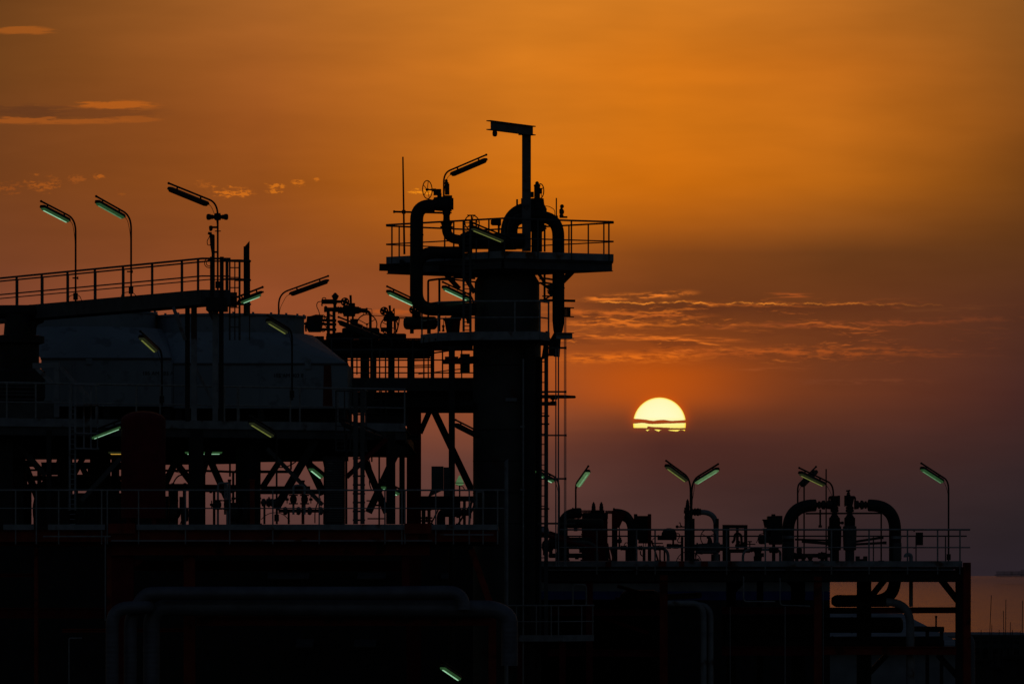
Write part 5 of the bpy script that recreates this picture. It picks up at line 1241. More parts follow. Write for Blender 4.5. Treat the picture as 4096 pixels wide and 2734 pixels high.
for y in (1085,1110,1150,1222,1370): obj('gap_pipe', MB().tube([vB(960,y,187), vD(340,(1000+y*.38265-1040)/.38314,187)], .022, 6), BLACK, r)
for y in (1065,1088,1140,1160): obj('gap_pipe', MB().tube([vD(410,y-40,187), vD(585,y-44,187)], .022, 6), BLACK, r)
# distant low level rails seen through the frame under the bridge
for y0, y1 in [(160,142),(216,206)]: obj('gap_pipe', MB().tube([vF(1540,y0,178), vF(1910,y1,178)], .03, 6), BLACK, r)
for x, y0 in [(1632,60),(1684,60)]: obj('riser', MB().bar(vF(x,y0,178), vF(x,400,178), vF.L(20,178)), BLACK, r)
for x in (1664,1780,1838): obj('hanger', MB().lathe(vF(x,110,178.2), (0,0,-1), [(0,.02),(.08,.02),(.1,.05),(.17,.06),(.18,.02)], 8), BLACK, r)
obj('lower_beam', MB().ibeam(vF(1480,358,180), vF(1915,358,180), .25, .42, .03), BLACK, r)
obj('side_column', MB().ibeam(vF(1520,60,181), vF(1520,520,181), vF.L(86,181), .3, .03, side=(1,0,0)), BLACK, r)

# valves on the rack
def disc_wheel(root, c, n, Rr, holes=4):
    s, u = frame(Vector(n)); nn = Vector(n).normalized(); c = Vector(c)
    b = MB()
    prof = [(-.03,Rr*.72),(-.03,Rr),(.03,Rr),(.03,Rr*.72)]; N = 28; vs = []
    for i in range(N):
        e = s*math.cos(2*math.pi*i/N) + u*math.sin(2*math.pi*i/N)
        vs += [c + nn*t + e*q for t, q in prof]
    b.add(vs, [(i*4+j, ((i+1) % N)*4+j, ((i+1) % N)*4+(j+1) % 4, i*4+(j+1) % 4) for i in range(N) for j in range(4)])
    b.lathe(c - nn*.05, nn, [(0,Rr*.34),(.1,Rr*.34)], 14)
    for k in range(holes):
        a = 2*math.pi*k/holes + .4; e = s*math.cos(a) + u*math.sin(a); b.bar(c + e*Rr*.25, c + e*Rr*.8, Rr*.62, .045, side=nn.cross(e))
    return obj('handwheel', b, BLACK, root)
Y = 184.9
r = thing('control_valve', vB(965,870,Y), 'big motor driven valve with horizontal actuator, largest valve on the rack', 'valve')
obj('actuator', MB().lathe(vB(683,538,Y), (1,0,0), [(0,.05),(.015,.09),(.04,.09),(.05,vB.L(25,Y)),(vB.L(140,Y),vB.L(25,Y)),(vB.L(146,Y),.09),(vB.L(160,Y),.05),(vB.L(215,Y),.045)], 16).tube([vB(686,560,Y), vB(692,585,Y)], .02, 6).tube(fillet([vB(690,510,Y), vB(700,497,Y), vB(725,497,Y), vB(732,512,Y)], .03, 3), .015, 5), BLACK, r)
obj('cap', MB().lathe(vB(828,520,Y), ZUP, [(0,.06),(.05,.09),(.09,.1),(.1,.12),(.13,.12),(.15,.1),(.18,.07),(.21,.05),(.235,.02)], 16), BLACK, r)
obj('stem', MB().lathe(vB(824,640,Y), ZUP, [(0,.07),(.05,.07),(.06,.05),(.22,.05),(.24,.07),(.28,.07)], 14), BLACK, r)
disc_wheel(r, vB(930,540,Y-.1), (.2,-1,.05), vB.L(45,Y))
obj('stem_cover', MB().bar(vB(988,470,Y), vB(992,560,Y), vB.L(24,Y)).box(vB(1000,575,Y), vB.L(70,Y), .3, vB.L(40,Y)), BLACK, r)
obj('body', MB().lathe(vB(858,628,Y), (1,0,0), [(0,.12),(.04,.12),(.05,.09),(.08,.12),(.11,.12),(.13,.09),(.17,.14),(.52,.15),(.58,.12),(.68,.12)], 18).box(vB(975,670,Y), vB.L(120,Y), .5, vB.L(40,Y)).box(vB(960,600,Y), vB.L(90,Y), .4, vB.L(40,Y)), BLACK, r)
obj('inlet_pipe', flanged(MB(), vB(712,620,Y), vB(858,620,Y), vB.L(22,Y), 14, 1.3, .08).tube([vB(755,620,Y), vB(757,870,Y)], vB.L(17,Y), 12).tube([vB(815,630,Y), vB(815,880,Y)], vB.L(17,Y), 12).lathe(vB(730,598,Y), ZUP, [(0,.05),(.03,.05),(.04,.015),(.07,.01)], 8), BLACK, r)
obj('outlet_pipe', flanged(MB(), vB(1075,628,Y), vB(1165,634,Y), vB.L(24,Y), 14, 1.3, .06).tube(fillet([vB(1150,636,Y), vB(1195,645,Y), vB(1196,855,Y)], .22, 7), vB.L(15,Y), 14).box(vB(1196,835,Y), vB.L(56,Y), .3, vB.L(40,Y)), BLACK, r)
handwheel(r, vB(1160,775,Y+.2), (.1,-1,0), vB.L(104,Y), 3, .02)
for x in (960,1012): obj('leg', MB().bar(vB(x,690,Y), vB(x,770,Y), vB.L(22,Y)), BLACK, r)
obj('yoke', MB().box(vB(1025,745,Y), vB.L(80,Y), .3, vB.L(50,Y)).tube([vB(1000,760,Y), vB(1110,800,Y)], .06, 8), BLACK, r)
obj('signal_cable', MB().tube(fillet([vB(683,536,Y), vB(640,540,Y), vB(632,590,Y), vB(655,630,Y), vB(667,680,Y)], .08, 4), .014, 5), RUBBER, r)
obj('impulse_line', MB().tube(fillet([vB(1115,690,Y), vB(1140,610,Y-.1), vB(1212,612,Y-.1), vB(1212,690,Y-.1)], .05, 3), .010, 5), BLACK, r)
for y in (735,775,830): obj('bracing_bar', MB().tube([vB(670,y-4,Y+.2), vB(840,y+2,Y+.2)], .05, 6), BLACK, r)
r = thing('actuator_box', vB(612,855,Y+.4), 'squat black actuator box with side lug at the left end of the rack', 'actuator'); Y2 = Y+.4
obj('body', MB().prism([vB(545,850,Y2), vB(672,850,Y2), vB(698,675,Y2), vB(625,672,Y2), vB(570,688,Y2), vB(532,690,Y2), vB(522,800,Y2)], (0,.6,0)), BLACK, r)
obj('lug', MB().box(vB(515,768,Y2), .15, .3, .06).tube([vB(524,850,Y2), vB(518,800,Y2), vB(526,750,Y2)], .03, 6), BLACK, r)
handwheel(r, vB(700,765,Y2+.3), (.9,-.5,0), vB.L(85,Y2), 4, .018)
obj('impulse_line', MB().tube(fillet([vB(770,670,Y2), vB(800,690,Y2), vB(790,690,Y2), vB(700,700,Y2)], .05, 3), .02, 5), BLACK, r)
r = thing('gate_valve', vB(1395,870,Y), 'smaller upright valve with holed wheel, second valve from the column on the rack', 'valve')
disc_wheel(r, vB(1340,637,Y-.1), (.3,-1,.05), vB.L(45,Y))
obj('stem_cover', MB().bar(vB(1397,577,Y), vB(1402,650,Y), vB.L(24,Y)), BLACK, r)
obj('body', MB().prism([vB(1335,740,Y), vB(1330,705,Y), vB(1380,640,Y), vB(1422,632,Y), vB(1455,690,Y), vB(1490,700,Y), vB(1485,730,Y), vB(1430,740,Y)], (0,.35,0)).bar(vB(1395,730,Y+.1), vB(1395,870,Y+.1), vB.L(60,Y), .3, side=(1,0,0)).box(vB(1350,830,Y), vB.L(90,Y), .4, vB.L(40,Y)), BLACK, r)
handwheel(r, vB(1393,792,Y+.35), (.1,-1,0), vB.L(90,Y), 4, .02)
for p in [[(1470,690),(1500,705),(1490,780),(1470,860)],[(1455,735),(1462,870)],[(1495,710),(1560,712)],[(1430,640),(1445,600),(1445,860)]]:
    obj('impulse_line', MB().tube(fillet([vB(x,y,Y) for x, y in p], .06, 4), .022, 6), BLACK, r)
r = thing('gate_valve', vD(400,590,181), 'holed valve wheel against the foot of the left pipe loop', 'valve')
disc_wheel(r, vD(400,520,180.4), (.4,-1,.05), vD.L(43,180.4)); obj('spindle', MB().tube([vD(402,520,180.45), vD(420,600,180.6)], .06, 8).box(vD(428,575,180.7), .25, .3, .25), BLACK, r)
single('guy_wire', MB().tube([vB(1210,683,185), vB(1380,690,185), vD(380,592,185)], .012, 5), RUBBER, 'thin wire strung between the rack valves', 'wire')
# fat pipes lying on the rack
for V, x0, x1, y, w, Yq, lab in [(vB,830,910,880,44,185.6,'short round pipe end on the rack deck under the big valve'),(vB,900,1290,865,110,186.0,'fat black pipe lying across the rack deck'),(vB,1290,1570,905,70,186.2,'black pipe on the rack deck right of the fat one')]:
    a, c = V(x0,y,Yq), V(x1,y,Yq); R_ = V.L(w,Yq)/2
    o = single('rack_pipe', MB().lathe(a, c-a, [(0,R_*.8),(.06,R_),((c-a).length-.06,R_),((c-a).length,R_*.8)], 18), BLACK, lab, 'pipe')
    obj('band', MB().lathe(a+(c-a)*.5, c-a, [(0,R_*1.05),(.05,R_*1.05)], 18), BLACK, o)

# between tower and lower platform
Y = 176.0
r = thing('switch_cabinet', vG(690,1130,Y), 'dark twin panel cabinet standing left of the stand pipe', 'cabinet')
obj('panel', MB().prism([vG(590,846,Y), vG(715,846,Y), vG(715,1090,Y), vG(552,1170,Y), vG(590,1080,Y)], (0,.5,0)), DGREY, r)
obj('door', MB().prism([vG(718,856,Y-.03), vG(784,856,Y-.03), vG(784,1160,Y-.03), vG(718,1160,Y-.03)], (0,.5,0)), DGREY, r)
obj('base', MB().box(vG(680,1230,Y+.2), vG.L(400,Y), .8, vG.L(140,Y)), BLACK, r)
r = thing('flanged_tee', vG(800,1450,174), 'black flanged pipe tee with a curved neck behind the lower railing', 'pipe fitting'); Y = 174.0
obj('body', MB().tube(fillet([vG(690,1460,Y), vG(690,1330,Y), vG(800,1330,Y), vG(880,1330,Y)], .3, 6), vG.L(90,Y)/2, 16), BLACK, r)
obj('flange', MB().lathe(vG(850,1330,Y), (1,0,0), [(0,vG.L(55,Y)),(.08,vG.L(55,Y)),(.08,.12),(.16,.12)], 16), BLACK, r)
obj('wing', MB().lathe(vG(905,1330,Y), (1,0,0), [(0,.08),(.05,.2),(.1,.2),(.12,.1),(.22,.1),(.24,.18),(.3,.18)], 14), BLACK, r)
for (x0,y0),(x1,y1),w,lab in [((870,1450),(1040,1180),20,'slanting black stay nearest the column foot'),((585,1450),(660,1300),16,'slanting black stay left of the flanged tee')]:
    single('stay_rod', MB().bar(vG(x0,y0,173.5), vG(x1,y1,173.5), vG.L(w,173.5)).box(vG(x0,y0,173.5), .15, .15, .05), BLACK, lab, 'stay')
for x, w, y0, lab in [(508,40,1300,'black post left of the red panel, behind the railing'),(565,34,1300,'red post behind the railing beside the black post'),(935,30,1190,'slim black post between the stays'),(885,16,1040,'thin post carrying the small green lamp')]:
    p = vG(x,y0,174.5); single('pipe_post', MB().bar(vG(x,1470,174.5), p, vG.L(w,174.5)).box(p, vG.L(w*1.5,174.5), .15, .05), RED if w == 34 else BLACK, lab, 'post')
for y in (1385,1415): single('level_pipe', MB().tube([vG(470,y,174.8), vG(600,y,174.8)], .03, 6).lathe(vG(530,y,174.8), (1,0,0), [(0,.045),(.05,.045)], 8), BLACK, 'upper short pipe behind the two posts' if y < 1400 else 'lower short pipe behind the two posts', 'pipe')
single('level_beam', MB().ibeam(vG(470,1185,174.6), vG(1030,1185,174.6), .2, .16, .02), BLACK, 'black level beam behind the railing left of the column foot', 'beam')
single('bent_rail', MB().tube(fillet([vG(1060,1290,172), vG(1060,1112,172), vG(1130,1112,172), vG(1130,1290,172)], .06, 4), .035, 8), STEEL, 'small grey inverted U rail at the column foot', 'rail')
single('hooked_pipe', MB().tube(fillet([vG(985,1450,172.4), vG(1000,1250,172.4), vG(1022,1165,172.4), vG(1045,1250,172.4), vG(1000,1330,172.4)], .2, 5), .035, 8), DGREY, 'grey hooked pipe with a loop at its top by the column foot', 'pipe')

# ------------------------------------------------------------------ right hand deck
Y = 185.0; zr = 12.285
P = lambda sx, Yq=185.0, z=zr: Vector(((sx-2048)/FPX*Yq, Yq, z))
r = thing('right_deck', P(3000, 190), 'long low pipe deck with grey toe plate and railing on the right', 'deck')
x0, x1 = hx(165), ix(1560)
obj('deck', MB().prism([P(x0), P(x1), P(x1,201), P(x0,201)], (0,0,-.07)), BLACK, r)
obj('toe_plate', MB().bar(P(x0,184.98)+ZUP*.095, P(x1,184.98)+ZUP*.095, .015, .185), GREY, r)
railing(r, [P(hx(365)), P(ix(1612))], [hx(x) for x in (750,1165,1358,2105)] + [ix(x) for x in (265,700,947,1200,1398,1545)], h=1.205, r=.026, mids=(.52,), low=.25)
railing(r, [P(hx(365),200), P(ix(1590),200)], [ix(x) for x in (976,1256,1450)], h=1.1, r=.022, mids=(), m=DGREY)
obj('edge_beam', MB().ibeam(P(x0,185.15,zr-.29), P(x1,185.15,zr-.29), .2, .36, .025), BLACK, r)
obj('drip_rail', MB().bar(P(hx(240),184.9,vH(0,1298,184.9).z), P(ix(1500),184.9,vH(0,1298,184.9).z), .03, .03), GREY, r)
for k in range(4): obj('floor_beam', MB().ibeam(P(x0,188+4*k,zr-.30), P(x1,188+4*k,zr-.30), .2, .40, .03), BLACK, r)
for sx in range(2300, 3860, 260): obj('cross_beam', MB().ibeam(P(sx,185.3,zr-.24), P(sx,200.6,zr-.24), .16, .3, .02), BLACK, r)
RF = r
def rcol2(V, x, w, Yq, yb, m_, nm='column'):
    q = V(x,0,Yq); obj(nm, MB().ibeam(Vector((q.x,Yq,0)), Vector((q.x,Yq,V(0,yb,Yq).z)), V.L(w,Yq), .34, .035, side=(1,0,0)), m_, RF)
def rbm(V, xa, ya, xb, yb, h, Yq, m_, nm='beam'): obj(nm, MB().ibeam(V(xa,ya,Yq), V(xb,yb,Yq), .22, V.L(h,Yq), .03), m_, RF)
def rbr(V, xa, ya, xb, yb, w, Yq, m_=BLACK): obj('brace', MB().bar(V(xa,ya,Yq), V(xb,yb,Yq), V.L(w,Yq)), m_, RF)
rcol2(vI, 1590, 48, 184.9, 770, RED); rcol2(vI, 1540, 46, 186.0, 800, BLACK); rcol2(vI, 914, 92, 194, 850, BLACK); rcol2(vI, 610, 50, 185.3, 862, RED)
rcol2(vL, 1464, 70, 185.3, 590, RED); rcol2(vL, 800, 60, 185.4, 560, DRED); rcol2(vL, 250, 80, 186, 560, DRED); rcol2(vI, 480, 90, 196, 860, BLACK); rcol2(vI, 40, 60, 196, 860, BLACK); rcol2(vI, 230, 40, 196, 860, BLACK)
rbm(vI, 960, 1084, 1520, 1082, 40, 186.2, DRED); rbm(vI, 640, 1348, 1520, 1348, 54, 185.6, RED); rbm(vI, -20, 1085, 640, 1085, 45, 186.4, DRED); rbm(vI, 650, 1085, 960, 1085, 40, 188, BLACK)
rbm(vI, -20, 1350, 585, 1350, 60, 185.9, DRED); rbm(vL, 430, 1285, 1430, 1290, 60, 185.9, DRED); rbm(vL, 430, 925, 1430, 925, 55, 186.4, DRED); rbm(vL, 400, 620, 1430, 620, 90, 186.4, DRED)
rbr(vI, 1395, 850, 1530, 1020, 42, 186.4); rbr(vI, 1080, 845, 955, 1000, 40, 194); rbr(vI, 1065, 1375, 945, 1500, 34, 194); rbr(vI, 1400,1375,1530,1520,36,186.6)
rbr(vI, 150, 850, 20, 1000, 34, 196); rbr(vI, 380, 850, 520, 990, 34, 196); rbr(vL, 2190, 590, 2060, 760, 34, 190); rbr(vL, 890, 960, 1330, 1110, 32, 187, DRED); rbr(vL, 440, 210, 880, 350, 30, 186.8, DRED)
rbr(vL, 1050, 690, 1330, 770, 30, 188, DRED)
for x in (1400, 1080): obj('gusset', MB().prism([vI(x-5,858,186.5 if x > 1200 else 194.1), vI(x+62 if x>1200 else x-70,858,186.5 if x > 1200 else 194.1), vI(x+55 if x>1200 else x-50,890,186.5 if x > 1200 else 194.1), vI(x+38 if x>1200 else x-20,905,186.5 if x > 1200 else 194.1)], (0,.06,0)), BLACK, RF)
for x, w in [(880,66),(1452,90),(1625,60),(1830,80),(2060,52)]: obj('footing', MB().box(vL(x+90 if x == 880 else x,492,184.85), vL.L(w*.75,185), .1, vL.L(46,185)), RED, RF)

# sheet metal wall of the next building far under the deck
Y = 230.0
r = thing('blue_band_building', Vector((vL(1400,0,Y).x,Y,0)), 'low building with a dark blue band and pale wall seen under the right deck', 'building')
xa, xb = vL(60,0,Y).x, vI(690,0,Y).x; zt_ = vL(0,585,Y).z; zm_ = vL(0,735,Y).z; zb_2 = vL(0,815,Y).z
obj('wall', MB().prism([(xa,Y,zm_),(xb,Y,zm_),(xb,Y,zt_),(xa,Y,zt_)], (0,12,0)), CORR, r)
obj('blue_band', MB().prism([(xa,Y-.06,zb_2),(xb,Y-.06,zb_2),(xb,Y-.06,zm_-.004),(xa,Y-.06,zm_-.004)], (0,12,0)), BLUE, r)
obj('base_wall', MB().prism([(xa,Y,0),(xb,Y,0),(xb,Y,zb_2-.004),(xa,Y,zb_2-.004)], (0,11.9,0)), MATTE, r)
obj('roof', MB().prism([(xa-.2,Y-.8,zt_+.004),(xb+.2,Y-.8,zt_+.004),(xb+.2,Y+12,zt_+.25),(xa-.2,Y+12,zt_+.25)], (0,0,.08)), CORR, r)
for i in range(9): obj('window', MB().box((xa+2+i*(xb-xa-4)/8,Y-.03,zm_+.75), 1.2, .06, .6), BLACK, r)

# --- machinery on the deck, left to right (view H)
def pipe(name, V, pts, w, rad, Yq, m_, label, cat='pipe', group=None, n=18):
    return single(name, MB().tube(fillet([V(x,y,Yq) for x, y in pts], rad, 9), V.L(w,Yq)/2, n), m_, label, cat, group)
Yd = 189.0
r = thing('insulated_elbow', vH(340,850,Yd), 'fat black insulated pipe bend under the small lamp, left end of the right deck', 'pipe')
obj('elbow', MB().tube(fillet([vH(392,1200,Yd), vH(392,707,Yd), vH(560,707,Yd)], .75, 9), vH.L(108,Yd)/2, 18), BLACK, r)
obj('end_cap', MB().lathe(vH(545,707,Yd), (1,0,0), [(0,vH.L(56,Yd)),(.10,vH.L(56,Yd)),(.14,vH.L(46,Yd)),(.16,vH.L(26,Yd))], 18), BLACK, r)
obj('band', MB().lathe(vH(585,707,Yd)-Vector((.3,0,0)), (1,0,0), [(0,vH.L(58,Yd)),(.05,vH.L(58,Yd))], 18), BLACK, r)
r = thing('corrugated_hose_valves', vH(760,720,Yd), 'short pipe run carrying two spiky relief valves', 'valve')
b = MB()
for i in range(7): b.lathe(vH(598+i*14,690,Yd), (1,0,0), [(0,.04),(.02,.055),(.04,.04)], 12)
b.lathe(vH(690,690,Yd), (1,0,0), [(0,.05),(vH.L(140,Yd),.05)], 12); obj('pipe', b, BLACK, r)
for x, ttop in ((716,590),(797,590)):
    b = MB().lathe(vH(x,705,Yd), ZUP, [(0,0.118),(0.0215,0.118),(0.0215,0.0764),(0.0602,0.106),(0.0946,0.106),(0.0946,0.0588),(0.138,0.0764),(0.155,0.0647),(0.215,0.0706),(0.241,0.0529),(0.292,0.0588),(0.31,0.0353),(0.344,0.0294),(0.37,0.00588)], 12)
    obj('relief_valve', b, BLACK, r)
b = MB()
for i in range(4): b.lathe(vH(838+i*20,697,Yd), (1,0,0), [(0,.045),(.02,.06),(.04,.06),(.06,.045)], 12)
obj('bellows', b, BLACK, r)
obj('body', MB().box(vH(735,735,Yd), vH.L(260,Yd), .5, vH.L(60,Yd)), BLACK, r)
obj('plinth', MB().prism([vH(598,1200,Yd), vH(862,1200,Yd), vH(862,710,Yd), vH(598,710,Yd)], (0,.9,0)), DRED, r)
r = thing('large_elbow', vH(1120,1200,Yd), 'large black pipe bend turning down beside the square hopper', 'pipe')
obj('elbow', MB().tube(fillet([vH(925,715,Yd), vH(1118,715,Yd), vH(1118,1205,Yd)], .8, 10), [vH.L(112,Yd)/2]*8+[vH.L(96,Yd)/2]*8, 20), BLACK, r)
obj('flange', MB().lathe(vH(918,712,Yd), (1,0,0), [(0,vH.L(60,Yd)),(.06,vH.L(60,Yd))], 18), BLACK, r)
obj('saddle_plate', MB().prism([vH(908,680,Yd-.3), vH(1060,690,Yd-.3), vH(985,860,Yd-.3), vH(908,860,Yd-.3)], (0,.3,0)), DRED, r)
obj('support', MB().bar(vH(932,860,Yd), vH(932,1205,Yd), vH.L(50,Yd)).bar(vH(960,860,Yd), vH(960,1205,Yd), vH.L(10,Yd)), BLACK, r)
r = thing('square_hopper', vH(1230,1000,Yd), 'square black hopper with corner posts right of the large pipe bend', 'hopper')
obj('body', MB().prism([vH(1160,735,Yd), vH(1300,735,Yd), vH(1300,940,Yd), vH(1280,1000,Yd), vH(1200,1000,Yd), vH(1160,960,Yd)], (0,1.0,0)), BLACK, r)
for x, y in ((1300,1200),(1155,1200)): obj('corner_post', MB().bar(vH(x,y,Yd-.06), vH(x,716,Yd-.06), vH.L(36,Yd), side=(1,0,0)), DRED if x > 1200 else BLACK, r)
obj('fringe', MB().box(vH(1245,1010,Yd+.2), .4, .2, .08).tube([vH(1262,1010,Yd), vH(1258,1050,Yd)], .012, 5).tube([vH(1240,1010,Yd), vH(1235,1060,Yd)], .012, 5), BLACK, r)
drum(vH, 430, 822, 815, 50, 187.5, 'black horizontal vessel at the left end of the right deck', m_=BLACK)
upright(vH, 725, 266, 770, 1205, 191, 'black upright tank behind the horizontal vessel on the right deck', dome=.12)
upright(vH, 395, 130, 960, 1205, 190, 'short black upright tank by the foot of the conduits', dome=.3)
drum(vH, 175, 300, 1050, 60, 189, 'stubby black drum right beside the column ladder', m_=BLACK)
drum(vH, 240, 700, 1020, 62, 188.2, 'low black drum under the horizontal vessel on the right deck', m_=BLACK)
drum(vH, 245, 640, 1150, 24, 187.4, 'slender black drum lowest on the left end of the right deck', m_=BLACK, saddles=True)
r = thing('hose_bundle', vH(500,1000,186), 'dark slanting pipe bundle crossing in front of the drums', 'pipe'); 
obj('pipe', MB().tube(fillet([vH(170,925,186), vH(300,960,186), vH(460,1010,186), vH(720,1075,186), vH(770,1120,186)], .3, 5), vH.L(40,186)/2, 12), DRED, r)
obj('pipe', MB().tube(fillet([vH(480,1015,186.3), vH(650,1015,186.3), vH(740,1060,186.3), vH(750,1205,186.3)], .3, 5), vH.L(46,186)/2, 12), DGREY, r)
# low valve run with elbow
Yv = 187.2
r = thing('valve_run', vH(1180,1070,Yv), 'grey level pipe with flanged valves turning down at its right end', 'pipe')
obj('pipe', MB().tube(fillet([vH(880,1072,Yv), vH(1495,1068,Yv), vH(1495,1205,Yv)], .32, 8), vH.L(32,Yv)/2, 14), STEEL, r)
for x, w, h in [(1030,.2,.105),(1090,.1,.115),(1130,.1,.105),(1205,.12,.095),(1385,.14,.105),(1430,.12,.095)]:
    obj('valve', MB().lathe(vH(x,1070,Yv)-Vector((w/2,0,0)), (1,0,0), [(0,h*.75),(.015,h),(.03,h*.7),(w-.03,h*.8),(w-.015,h),(w,h*.75)], 14), BLACK, r)
for x, w in ((1243,30),(1301,32),(1409,16),(1456,18),(858,34),(1145,60),(1070,44)): obj('support', MB().bar(vH(x,1075,Yv+.3), vH(x,1205,Yv+.3), vH.L(w,Yv)), BLACK, r)
obj('drain_pipe', MB().tube(fillet([vH(1205,1100,Yv-.1), vH(1205,1150,Yv-.1), vH(1235,1155,Yv-.1)], .1, 4), .02, 6), BLACK, r)
obj('signal_cable', MB().tube(fillet([vH(1035,1045,Yv), vH(1050,1010,Yv), vH(1075,1020,Yv)], .05, 3), .015, 5), RUBBER, r)
t = thing('needle_valve', vH(985,1060,Yv), 'small tap with lever standing by the large pipe bend', 'valve')
obj('stem', MB().lathe(vH(985,1060,Yv), ZUP, [(0,.03),(.12,.03),(.14,.08),(.24,.09),(.27,.03),(.75,.012)], 8), BLACK, t)
obj('lever', MB().tube([vH(988,1010,Yv), vH(1000,960,Yv)], .025, 6), BLACK, t)
for (x0_,y0_),(x1_,y1_),lab in [((860,1020),(890,1205),'steep red stay left of the pipe bend support'),((895,1085),(930,1205),'second red stay right of the steep one'),((1320,990),(1390,1205),'red stay leaning under the diaphragm valve')]:
    single('stay_rod', MB().bar(vH(x0_,y0_,187.9), vH(x1_,y1_,187.9), .06).box(vH(x1_,y1_,187.9), .2, .15, .05), RED, lab, 'stay')
# diaphragm valve
r = thing('diaphragm_valve', vH(1485,1080,Yv), 'diaphragm control valve with a domed top and flat wide plate', 'valve')
b = MB().lathe(vH(1505,945,Yv), ZUP, [(0,vH.L(82,Yv)),(.1,vH.L(78,Yv)),(.22,vH.L(56,Yv)),(.26,vH.L(20,Yv))], 18); obj('dome', b, BLACK, r)
obj('plate', MB().box(vH(1483,968,Yv), vH.L(196,Yv), .5, vH.L(40,Yv)), BLACK, r)
for x in (1463,1545): obj('stud', MB().tube([vH(x,905,Yv), vH(x,868,Yv)], .025, 6), BLACK, r)
obj('stem', MB().lathe(vH(1547,1040,Yv), ZUP, [(0,0.063),(0.031,0.063),(0.0372,0.0315),(0.155,0.0315),(0.161,0.054),(0.186,0.054)], 12), BLACK, r)
obj('body', MB().lathe(vH(1478,1052,Yv), (1,0,0), [(0,0.06),(0.024,0.085),(0.144,0.085),(0.154,0.06),(0.24,0.08),(0.384,0.08),(0.394,0.065),(0.48,0.065)], 14), BLACK, r)
obj('impulse_line', MB().tube(fillet([vH(1585,920,Yv), vH(1612,918,Yv), vH(1614,955,Yv), vH(1590,990,Yv), vH(1600,1015,Yv), vH(1640,1010,Yv)], .06, 4), .016, 5), RUBBER, r)
obj('feed_line', MB().tube(fillet([vH(1330,985,Yv), vH(1380,940,Yv), vH(1400,938,Yv)], .06, 4), .012, 5).tube([vH(1320,1020,Yv), vH(1440,1022,Yv)], .02, 5), RUBBER, r)
# relief valve riser with its grey gooseneck
Yq = 188.0
r = thing('relief_riser', vH(1695,1205,Yq), 'upright relief valve with a spiked cap behind the twin lamp pole', 'valve')
obj('riser', MB().lathe(vH(1695,1205,Yq), ZUP, [(0,0.096),(1.3,0.096),(1.45,0.096),(1.6,0.0672),(1.7,0.0672)], 16), DGREY, r)
obj('flange', MB().box(vH(1690,750,Yq), vH.L(52,Yq), .4, vH.L(30,Yq)).box(vH(1696,692,Yq), vH.L(72,Yq), .45, vH.L(34,Yq)).box(vH(1690,660,Yq), vH.L(52,Yq), .4, vH.L(24,Yq)).box(vH(1692,722,Yq), vH.L(46,Yq), .35, vH.L(30,Yq)), BLACK, r)
obj('cap', MB().lathe(vH(1697,650,Yq), ZUP, [(0,0.072),(0.075,0.0675),(0.1,0.054),(0.15,0.0585),(0.17,0.045),(0.22,0.0495),(0.25,0.027),(0.29,0.009)], 12), BLACK, r)
obj('outlet', MB().lathe(vH(1710,695,Yq), (1,0,0), [(0,0.0645),(0.1,0.0645),(0.1,0.108),(0.15,0.108),(0.155,0.0914),(0.19,0.129),(0.23,0.129),(0.235,0.0968),(0.28,0.129),(0.33,0.129),(0.335,0.108),(0.39,0.119),(0.41,0.0753)], 16), BLACK, r)
obj('side_tap', MB().tube([vH(1670,850,Yq), vH(1590,850,Yq)], .022, 8).ball(vH(1588,848,Yq), .052).tube([vH(1628,850,Yq), vH(1620,808,Yq), vH(1606,806,Yq)], .016, 6).tube([vH(1620,830,Yq), vH(1645,850,Yq)], .02, 6), BLACK, r)
obj('lower_post', MB().bar(vH(1640,1205,Yq), vH(1640,955,Yq), vH.L(26,Yq)).box(vH(1755,1000,Yq), .1, .1, 1.5), BLACK, r)
r = single('grey_gooseneck', MB().tube(fillet([vH(1838,697,Yq), vH(1995,697,Yq), vH(1995,1205,Yq)], .62, 10), vH.L(56,Yq)/2, 18), GREY, 'smooth grey pipe bending down right of the twin lamp', 'pipe')
obj('dark_band', MB().lathe(vH(1995,860,Yq), ZUP, [(0,vH.L(29,Yq)),(.3,vH.L(29,Yq))], 18), BLACK, r)
obj('support_shoe', MB().box(vH(1990,1170,Yq+.2), vH.L(90,Yq), .4, vH.L(70,Yq)), BLACK, r)
# valve with upright wheel in front of the gooseneck
r = thing('gate_valve', vH(1915,1130,187.4), 'grey level pipe with gate valve and upright wheel under the smooth grey pipe', 'valve'); Yw = 187.4
handwheel(r, vH(1912,962,Yw), (.45,-1,0), vH.L(88,Yw), 3, .016)
obj('spindle', MB().lathe(vH(1930,1020,Yw), ZUP, [(0,0.09),(0.06,0.08),(0.12,0.065),(0.204,0.025)], 12), BLACK, r)
obj('body', MB().lathe(vH(1760,1065,Yw), (1,0,0), [(0,0.11),(0.088,0.11),(0.0968,0.16),(0.141,0.16),(0.15,0.121),(0.528,0.154),(0.704,0.165),(0.858,0.165),(0.88,0.11),(1.01,0.11)], 16), DGREY, r)
obj('bypass', MB().tube([vH(1780,1115,Yw-.2), vH(2000,1115,Yw-.2)], .055, 8).lathe(vH(1810,1115,Yw-.2), (1,0,0), [(0,0.055),(0.1,0.077),(0.175,0.055)], 10), DGREY, r)
r = thing('low_handwheel_valve', vH(1710,1205,186.6), 'large thin handwheel low at the foot of the twin lamp pole', 'valve'); Yw = 186.6
handwheel(r, vH(1710,1240,Yw), (.1,-1,0), vH.L(134,Yw), 3, .014)
obj('body', MB().lathe(vH(1783,1205,Yw), ZUP, [(0,0.06),(0.06,0.06),(0.072,0.018),(0.24,0.03)], 8).box(vH(1783,1195,Yw), .25, .2, .06), BLACK, r)
